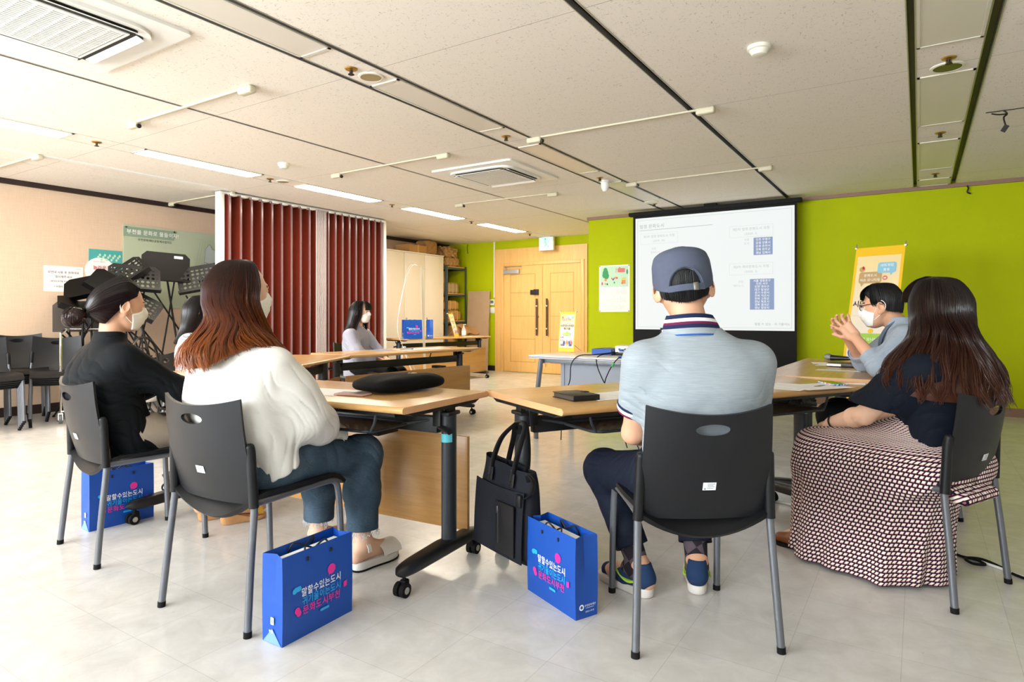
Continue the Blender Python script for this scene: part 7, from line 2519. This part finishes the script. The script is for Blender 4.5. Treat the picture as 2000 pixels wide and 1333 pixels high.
    rings = [(.66, .0, -.01, .165, .115, 2.2), (.605, .0, .05, .185, .19, 2.3), (.575, .0, .12, .20, .265, 2.6), (.555, .0, .17, .215, .32, 2.8), (.53, .0, .185, .238, .35, 3.0), (.47, .0, .185, .258, .34, 5.0), (.405, .0, .19, .258, .335, 5.0),
             (.35, -.005, .24, .25, .315, 2.7), (.22, -.01, .255, .25, .31, 2.5), (.11, -.012, .26, .255, .31, 2.4), (.012, -.015, .265, .265, .315, 2.4)]
    def fold(a, c):
        k = max(0, (c - .35) / .65)
        return k * k * (.012 * math.sin(7 * a + .6) + .010 * math.sin(13 * a + 1.9 + 2 * c) + .006 * math.sin(23 * a + 5 * c)) + .004 * math.sin(5 * a + 14 * c) * (c > .2)
    skirt_mesh('skirt', rings, m_sk, t, folds=fold)
    dr = MB()
    m_ln = sobj('skirt_back', FOLDS(U(.03, rbox((-.03, -.10, .415), (.16, .05, .016), .014), rbox((-.06, -.165, .392), (.125, .034, .022), .02)), [((-.06, -.18, .39), .2, (1, 0, .3), .04, .006)]), (-.3, -.3, .33), (.3, .0, .52), .005, m_sk, t)
    me = m_ln.data
    uvl = me.uv_layers.new(name='cloth')
    co = np.array([v.co[:] for v in me.vertices]); li = np.empty(len(me.loops), np.int32); me.loops.foreach_get('vertex_index', li)
    uvl.data.foreach_set('uv', np.stack([co[li, 0], co[li, 1] * .6 + co[li, 2]], 1).astype(np.float32).ravel())
    m_lo = mat('loafer_brown', '7c4423', .4, bump=.2, bscale=300)
    for heel, d in (((-.115, .385), (-.25, 1)), ((.10, .385), (.1, 1))):
        Rf, C = foot_frame(heel, d)
        up = U(.03, cone((0, .035, .042), (0, .12, .036), .034, .036), cone((0, .12, .036), (0, .205, .030), .037, .024))
        up = INT(up, HALF((0, 0, .012), (0, 0, -1)), .004)
        s_ = sobj('shoe', XF(up, C, Rf), C - .3, C + A_(.3, .3, .12), .005, m_lo, t)
        obj('shoe_sole', sole_mb(heel, d, .245, .085, .0, .014), m_rubber, s_)
    mask_obj(J, t, mat('mask_white', 'eeeeea', .75), 'fold', .97)
    w_ = A_(*J['wriL']); ax = w_ - A_(*J['elbL']); ax /= np.linalg.norm(ax)
    ring_band('bracelet', m_rubber, t, w_ - ax * .035, ax, .0325, .007)
    m_h = hair_mat('hair_chestnut', '120b0b', '28140d', '4a2819', .74, 1.2, .36)
    rows = [(-118, [(-.10, .065, .97), (-.14, .11, .89), (-.16, .145, .82), (-.165, .15, .765)]),
            (-88, [(-.135, .005, .98), (-.20, .03, .90), (-.258, .055, .83), (-.268, .065, .76)]),
            (-58, [(-.125, -.075, .98), (-.195, -.085, .88), (-.235, -.085, .79), (-.225, -.085, .73)]),
            (-25, [(-.075, -.145, .98), (-.11, -.19, .88), (-.12, -.215, .79), (-.11, -.225, .72)]),
            (0, [(-.03, -.16, .98), (-.03, -.215, .88), (-.02, -.24, .79), (-.01, -.245, .715)]),
            (28, [(.02, -.15, .98), (.06, -.195, .88), (.08, -.215, .79), (.08, -.225, .72)]),
            (58, [(.06, -.11, .98), (.12, -.145, .88), (.15, -.16, .80), (.155, -.17, .74)]),
            (90, [(.08, -.04, .98), (.14, -.06, .88), (.17, -.04, .80), (.17, -.03, .75)]),
            (118, [(.07, .04, .97), (.11, .06, .88), (.13, .09, .81), (.13, .10, .76)])]
    hair(t, long_guides(J, rows, .97, 0, 1.06), m_h, 1600, .019, .0021, 15, 24, .014, 2.6, end_jit=.30, clump=20)
    fb = [[tuple(HP(J, q)) for q in ((x * .3, .02, .1255), (x * .6, .060, .110), (x * .92, .090, .070), (x * 1.02, .0985, .022))] for x in (-.075, -.04, 0, .04, .075)]
    hair(t, fb, m_h, 160, .001, .0018, 16, 8, .004, 1.0, end_jit=.1, name='fringe')
woman_skirt()

# ------------------------------------------------------------------ man in the grey jacket, speaking
def man_jacket():
    t = person('man in glasses and pale grey jacket talking with raised clasped hands', -.015, 4.28, 88)
    R_ = rotm(-3, 8, 4)
    J = dict(head=(-.035, .165, 1.118), R=R_, neck=(-.015, .095, 1.02),
             torso=[(.46, 0, .0, .15, .115), (.62, 0, .0, .145, .11), (.82, 0, .03, .15, .10), (.92, 0, .05, .13, .06), (.96, 0, .07, .06, .04)],
             shoL=(-.175, .04, .95), shoR=(.17, .075, .96), elbL=(-.275, .155, .785), elbR=(.13, .27, .785), wriL=(-.195, .285, .94), wriR=(-.085, .34, .94),
             hipL=(-.085, .0, .505), hipR=(.09, .0, .505), kneeL=(-.12, .42, .47), kneeR=(.12, .42, .47), ankL=(-.13, .38, .09), ankR=(.12, .40, .09),
             footL=(-.1, 1, 0), footR=(.1, 1, 0), sole=.015)
    J['handL'] = hand_sdf(J['wriL'], axes((.18, .62, .75), (-.9, .1, .25)), -1, ((6, 12, 8), (9, 15, 10), (12, 18, 12), (16, 22, 14)), 2.4, 1.0, 30)
    J['handR'] = hand_sdf(J['wriR'], axes((-.30, .35, .88), (.75, .55, .05)), 1, ((24, 26, 16), (22, 26, 16), (20, 24, 16), (16, 22, 14)), 1.6, 1.0, 25)
    sobj('body', body_sdf(J, 1.0, 1.0), (-.45, -.3, -.01), (.4, .75, 1.28), .004, SK, t, skin_regions(J['head'], R_))
    m_jk = mat('jacket_grey', '9aa6b4', .85, var=.05, vscale=60, bump=.35, bscale=600)
    tor = tower([(.45, .0, -.01, .19, .15), (.56, .0, -.01, .185, .14), (.68, .0, .0, .18, .13), (.82, .0, .022, .19, .13), (.92, .0, .045, .195, .115), (.975, 0, .058, .165, .092), (1.015, -.002, .07, .105, .078), (1.055, -.008, .083, .080, .072)], 2.3)
    tor = SUB(tor, INT(cone((-.0, .20, 1.04), (0, .20, .84), .080, .02), HALF((0, .10, .9), (0, -1, -.3)), .01), .01)
    fs = [tor]
    for sd in 'LR':
        sh, el, wr = (A_(*J[q + sd]) for q in ('sho', 'elb', 'wri'))
        en = el * .62 + wr * .38
        ax = (wr - el) / np.linalg.norm(wr - el)
        lo_ = INT(cone(el, en, .058, .053), HALF(en, ax), .004)
        s_ = U(.04, cone(sh + A_(0, 0, -.008), el, .073, .060), SUB(lo_, cone(en - ax * .03, en + ax * .04, .040, .044), .003))
        fs.append(s_)
        cu = cone(el * .72 + wr * .28, en, .0585, .0565)
    jk = U(.045, *fs)
    jk = FOLDS(jk, [((-.22, .12, .84), .11, (.2, .7, .6), .06, .009), ((-.26, .20, .79), .08, (.2, .6, .8), .045, .008), ((-.15, -.02, .80), .14, (.3, .5, .8), .08, .007), ((-.15, .05, .64), .14, (.3, .7, .6), .08, .007)])
    jo = sobj('jacket', jk, (-.4, -.22, .42), (.36, .42, 1.08), .004, m_jk, t)
    for sd in 'LR':
        el, wr = (A_(*J[q + sd]) for q in ('elb', 'wri'))
        ax = (wr - el) / np.linalg.norm(wr - el)
        ring_band('rolled_cuff', m_jk, jo, el * .68 + wr * .32, ax, .0555, .045)
    lap = MB()
    for s_ in (-1, 1):
        pts = [(s_ * .068, .085, 1.045), (s_ * .076, .135, 1.0), (s_ * .064, .168, .94), (s_ * .034, .178, .86), (s_ * .008, .168, .77)]
        P = bez(pts, 6)
        def lf(a, c, P=P, s_=s_):
            i = min(int(a * (len(P) - 1)), len(P) - 2); f = a * (len(P) - 1) - i
            p = P[i] * (1 - f) + P[i + 1] * f
            wd = .048 * math.sin(PI * min(1, a * .9 + .12)) 
            return (p.x + s_ * c * wd, p.y - c * wd * .35 + .004, p.z - .0 * c)
        lap.grid(lf, 18, 4, thick=.004)
    obj('lapel', lap, mat('lapel_slate', '66788c', .85), jo)
    m_shirt = mat('shirt_striped', 'eef0f2', .8)
    nt, b = nodes_of(m_shirt)
    sx = nt.nodes.new('ShaderNodeSeparateXYZ'); nt.links.new(ocoord(nt), sx.inputs[0])
    st = nmath(nt, 'LESS_THAN', nmath(nt, 'FRACT', nmath(nt, 'DIVIDE', nmath(nt, 'ADD', sx.outputs[0], 5.0), .016)), .22)
    nt.links.new(mixc(nt, st, W4('eef0f2'), W4('46618f')), b.inputs['Base Color'])
    shf = tower([(.55, 0, .02, .12, .10), (.75, 0, .035, .13, .108), (.92, 0, .055, .13, .095), (.98, 0, .068, .10, .075), (1.03, -.01, .092, .067, .064), (1.05, -.012, .098, .063, .060)], 2.2)
    so = sobj('shirt', shf, (-.2, -.1, .55), (.2, .25, 1.08), .0045, m_shirt, t)
    cl = MB()
    for s_ in (-1, 1):
        cl.grid(lambda a, c: (-.01 + s_ * (.060 * math.sin(PI * .9 * (1 - a)) + .01), .095 - .064 * math.cos(PI * .9 * (1 - a)) + .010 * c * a, 1.058 - .03 * c - .035 * a * a), 12, 3, thick=.003)
    obj('shirt_collar', cl, m_shirt, so)
    m_bp = mat('trousers_black', '121216', .8, var=.05, vscale=20)
    fs = [tower([(.44, .0, -.02, .16, .13), (.52, .0, -.02, .165, .135), (.58, 0, -.02, .15, .12)])]
    for sd in 'LR':
        h, k, a = (A_(*J[q + sd]) for q in ('hip', 'knee', 'ank'))
        fs.append(U(.05, cone(h, k, .092, .070), cone(k, a + (0, 0, -.02), .070, .058)))
    sobj('trousers', U(.05, *fs), (-.28, -.2, .0), (.28, .55, .62), .007, m_bp, t)
    for heel, d in (((-.125, .34), (-.1, 1)), ((.12, .36), (.1, 1))):
        sneaker(t, heel, d, .27, mat('shoe_black', '17171a', .5), m_rubber)
    mask_obj(J, t, mat('mask_white', 'eeeeea', .75), 'fold')
    # glasses
    g = MB()
    for x in (-1, 1):
        ring = [tuple(HP(J, (x * .033 + .0235 * math.cos(a), .106 - .10 * abs(x * .033 + .0235 * math.cos(a)) ** 1.5, .004 + .0175 * math.sin(a)))) for a in np.linspace(0, 2 * PI, 25)[:-1]]
        g.tube(ring, .0021, 6, closed=True)
        g.tube([tuple(HP(J, q)) for q in ((x * .057, .100, .010), (x * .080, .06, .012), (x * .0865, .0, .010), (x * .086, -.018, -.002))], .0022, 6)
    g.tube([tuple(HP(J, q)) for q in ((-.010, .104, .008), (0, .107, .011), (.010, .104, .008))], .0021, 6)
    go = obj('glasses', g, mat('frame_black', '101012', .25), t)
    for x in (-1, 1):
        ln = MB()
        c = HP(J, (x * .033, .1035, .004))
        ln.prism(circ(.0225, 20, (0, 0), .0165), -.0004, .0004, Matrix.Translation(Vector(c.tolist())) @ Matrix(np.stack([R_[:, 0], R_[:, 2], -R_[:, 1]], 1).tolist()).to_4x4())
        obj('lens', ln, mat('lens_clear', 'ffffff', .02, trans=1.0, ior=1.1), go, smooth=0)
    # short black hair
    m_h = hair_mat('hair_black', '080708', '0c0b0c', '121112', .9, 1.3, .55)
    hf = U(.02, ell((0, -.014, .040), (.083, .100, .090)), ell((0, .025, .082), (.064, .058, .045)))
    hf = INT(hf, lambda P: -(P[:, 2] + .055 - np.clip((P[:, 1] + .05) * 1.15, 0, .075) - 1.3 * np.clip(P[:, 1] - .03, 0, 1)), .012)
    hf = INT(hf, lambda P: P[:, 1] - .085, .01)
    hs = sobj('hair', XF(hf, J['head'], R_), A_(*J['head']) - .16, A_(*J['head']) + .17, .004, m_h, t)
    rows = []
    for ph in range(-120, 121, 24):
        a = rad(ph); sx_, cx_ = math.sin(a), math.cos(a)
        f = max(0, abs(ph) - 60) / 60
        e = -.055 + .05 * f
        rows.append([tuple(HP(J, q)) for q in ((sx_ * .012, -cx_ * .015 + .02, .137), (sx_ * .064, -cx_ * .078 - .0, .117), (sx_ * .086, -cx_ * .106 - .010, .045), (sx_ * .083, -cx_ * .100 - .010, -.005 + .02 * f), (sx_ * .076, -cx_ * .088 - .01, e))])
    hair(t, rows, m_h, 500, .002, .0017, 21, 8, .004, 1.4, end_jit=.3, name='hair_strands')
    fb = [[tuple(HP(J, q)) for q in ((x * .3 - .01, .0, .134), (x * .8, .052, .119), (x * 1.02, .086, .085), (x * 1.06 + .004, .0965, .045))] for x in (-.07, -.035, 0, .035, .07)]
    hair(t, fb, m_h, 170, .002, .0018, 22, 8, .004, 1.2, end_jit=.35, name='fringe')
man_jacket()

# ------------------------------------------------------------------ woman at the back row
def simple_sitter(label, x, y, rz, top_m, leg_m, hair_m, sleeves, seed, head_yaw=0, hair_len=.72, hands=True, h=.0065, stripes=False):
    t = person(label, x, y, rz)
    R_ = rotm(head_yaw, 3, 0)
    J = dict(head=(.0, .0, 1.105), R=R_, neck=(.0, -.03, .95),
             torso=[(.46, 0, -.01, .15, .11), (.62, 0, -.03, .14, .10), (.78, 0, -.045, .145, .095), (.88, 0, -.035, .145, .07), (.935, 0, -.03, .085, .05)],
             shoL=(-.15, -.035, .872), shoR=(.15, -.035, .872), elbL=(-.195, .09, .665), elbR=(.195, .09, .665), wriL=(-.06, .285, .60), wriR=(.06, .285, .60),
             hipL=(-.085, .0, .50), hipR=(.085, .0, .50), kneeL=(-.09, .42, .46), kneeR=(.09, .42, .46), ankL=(-.10, .40, .09), ankR=(.10, .40, .09),
             footL=(-.1, 1, 0), footR=(.1, 1, 0), sole=.015)
    J['handL'] = hand_sdf(J['wriL'], axes((.75, .62, -.15), (.2, .2, 1)), 1, (20, 30, 25), s=.92)
    J['handR'] = hand_sdf(J['wriR'], axes((-.75, .62, -.10), (-.2, .2, 1)), -1, (20, 30, 25), s=.92)
    sobj('body', body_sdf(J, .97, .9), (-.4, -.3, -.01), (.4, .75, 1.28), .005, SK2, t, skin_regions(J['head'], R_, .97))
    tor = tower([(.43, .0, -.02, .18, .14), (.52, .0, -.025, .18, .14), (.64, .0, -.04, .17, .13), (.76, .0, -.05, .18, .128), (.83, .0, -.05, .18, .115), (.89, 0, -.042, .155, .085), (.93, 0, -.035, .095, .064), (.95, 0, -.033, .074, .056)], 2.2)
    tor = SUB(tor, INT(cone((0, .09, .96), (0, .085, .86), .038, .006), HALF((0, .02, .9), (0, -1, 0)), .004), .006)
    fs = [tor]
    for sd in 'LR':
        sh, el, wr = (A_(*J[q + sd]) for q in ('sho', 'elb', 'wri'))
        en = el * (1 - sleeves) + wr * sleeves
        ax = (wr - el) / np.linalg.norm(wr - el)
        s_ = U(.05, cone(sh + (0, 0, -.01), el, .068, .068), cone(el, en, .066, .046))
        s_ = INT(s_, HALF(en, ax), .004); s_ = SUB(s_, cone(en - ax * .03, en + ax * .04, .034, .040), .003)
        fs.append(s_)
    tp = FOLDS(U(.045, *fs), [((.10, .08, .72), .12, (.6, .3, .7), .07, .008), ((-.10, .08, .72), .12, (-.6, .3, .7), .07, .008), ((.17, .05, .75), .12, (.2, .7, .6), .06, .008), ((-.17, .05, .75), .12, (-.2, .7, .6), .06, .008), ((0, .10, .62), .14, (.3, 0, .9), .08, .007)])
    to = sobj('blouse', tp, (-.32, -.24, .40), (.32, .34, .98), h, top_m, t)
    cl = MB()
    for s_ in (-1, 1):
        cl.grid(lambda a, c: (s_ * (.066 + .006 * c) * math.sin(PI * (.05 + .75 * (1 - a))), -.034 - .062 * math.cos(PI * (.05 + .75 * (1 - a))) + .012 * c, .972 - .028 * c - .045 * a * a), 12, 3, thick=.003)
    obj('collar', cl, top_m, to)
    ti = MB()
    c = A_(*J['wriR']) * .8 + A_(*J['elbR']) * .2 + A_(.02, 0, -.03)
    ti.tube(bez([tuple(c), tuple(c + A_(.02, .02, -.03)), tuple(c + A_(.02, .01, -.08))], 5), .004, 6).tube(bez([tuple(c), tuple(c + A_(.03, -.01, -.02)), tuple(c + A_(.04, -.02, -.07))], 5), .004, 6)
    obj('sleeve_tie', ti, top_m, to)
    fs = [tower([(.43, .0, -.02, .155, .125), (.52, .0, -.02, .16, .13), (.57, 0, -.02, .145, .11)])]
    for sd in 'LR':
        hh, k, a = (A_(*J[q + sd]) for q in ('hip', 'knee', 'ank'))
        fs.append(U(.05, cone(hh, k, .088, .066), cone(k, a + (0, 0, -.0), .066, .054)))
    sobj('trousers', U(.05, *fs), (-.28, -.2, .0), (.28, .55, .62), .008, leg_m, t)
    for sd in 'LR':
        a = A_(*J['ank' + sd])
        sneaker(t, (a[0], a[1] - .05), J['foot' + sd], .245, mat('shoe_black', '17171a', .5), m_rubber)
    mask_obj(J, t, mat('mask_white', 'eeeeea', .75), 'flat', .97)
    L = hair_len
    rows = []
    for ph in (-126, -80, -40, 0, 40, 80, 126):
        a = rad(ph); sx_, cx_ = math.sin(a), math.cos(a)
        sp_ = 1 + .15 * (abs(ph) > 60)
        rows.append((ph, [(sx_ * .11, -cx_ * .11 - .04, .97), (sx_ * .13 * sp_, -cx_ * .13 - .06, .87), (sx_ * .14 * sp_, -cx_ * .13 - .065, (L + .87) / 2), (sx_ * .13 * sp_, -cx_ * .12 - .065, L)]))
    hair(t, long_guides(J, rows, .97, 0, 1.02), hair_m, 800, .004, .0022, seed, 16, .010, 1.8, end_jit=.18)
    fb = [[tuple(HP(J, q, .97)) for q in ((x * .3, .02, .1255), (x * .6, .060, .110), (x * .92, .090, .070), (x * 1.02, .0985, .022))] for x in (-.086, -.045, 0, .045, .086)]
    hair(t, fb, hair_m, 150, .001, .0018, seed + 1, 8, .004, 1.0, end_jit=.15, name='fringe')
    return t
m_gb = mat('blouse_grey', 'a3a4b4', .7, var=.04, vscale=20, bump=.2, bscale=900)
m_st = mat('striped_top', 'e4e4e6', .8)
nt, b = nodes_of(m_st)
sx = nt.nodes.new('ShaderNodeSeparateXYZ'); nt.links.new(ocoord(nt), sx.inputs[0])
nt.links.new(mixc(nt, nmath(nt, 'LESS_THAN', nmath(nt, 'FRACT', nmath(nt, 'DIVIDE', nmath(nt, 'ADD', sx.outputs[2], nmath(nt, 'MULTIPLY', sx.outputs[0], .6)), .014)), .4), W4('e4e4e6'), W4('7f838c')), b.inputs['Base Color'])
m_hd = hair_mat('hair_dark', '0f0b0b', '1c1211', '2a1a15', .7, 1.22, .34)
simple_sitter('woman with long straight dark hair in a pale grey blouse before the brown divider', -4.99, 4.78, -75, m_gb, mat('trousers_black', '121216', .8), m_hd, .78, 31, 5, .70)
simple_sitter('person in a striped top almost hidden behind the auburn-haired woman', -4.77, 2.87, -50, m_st, mat('trousers_black', '121216', .8), m_hd, .5, 41, 10, .84, h=.008)
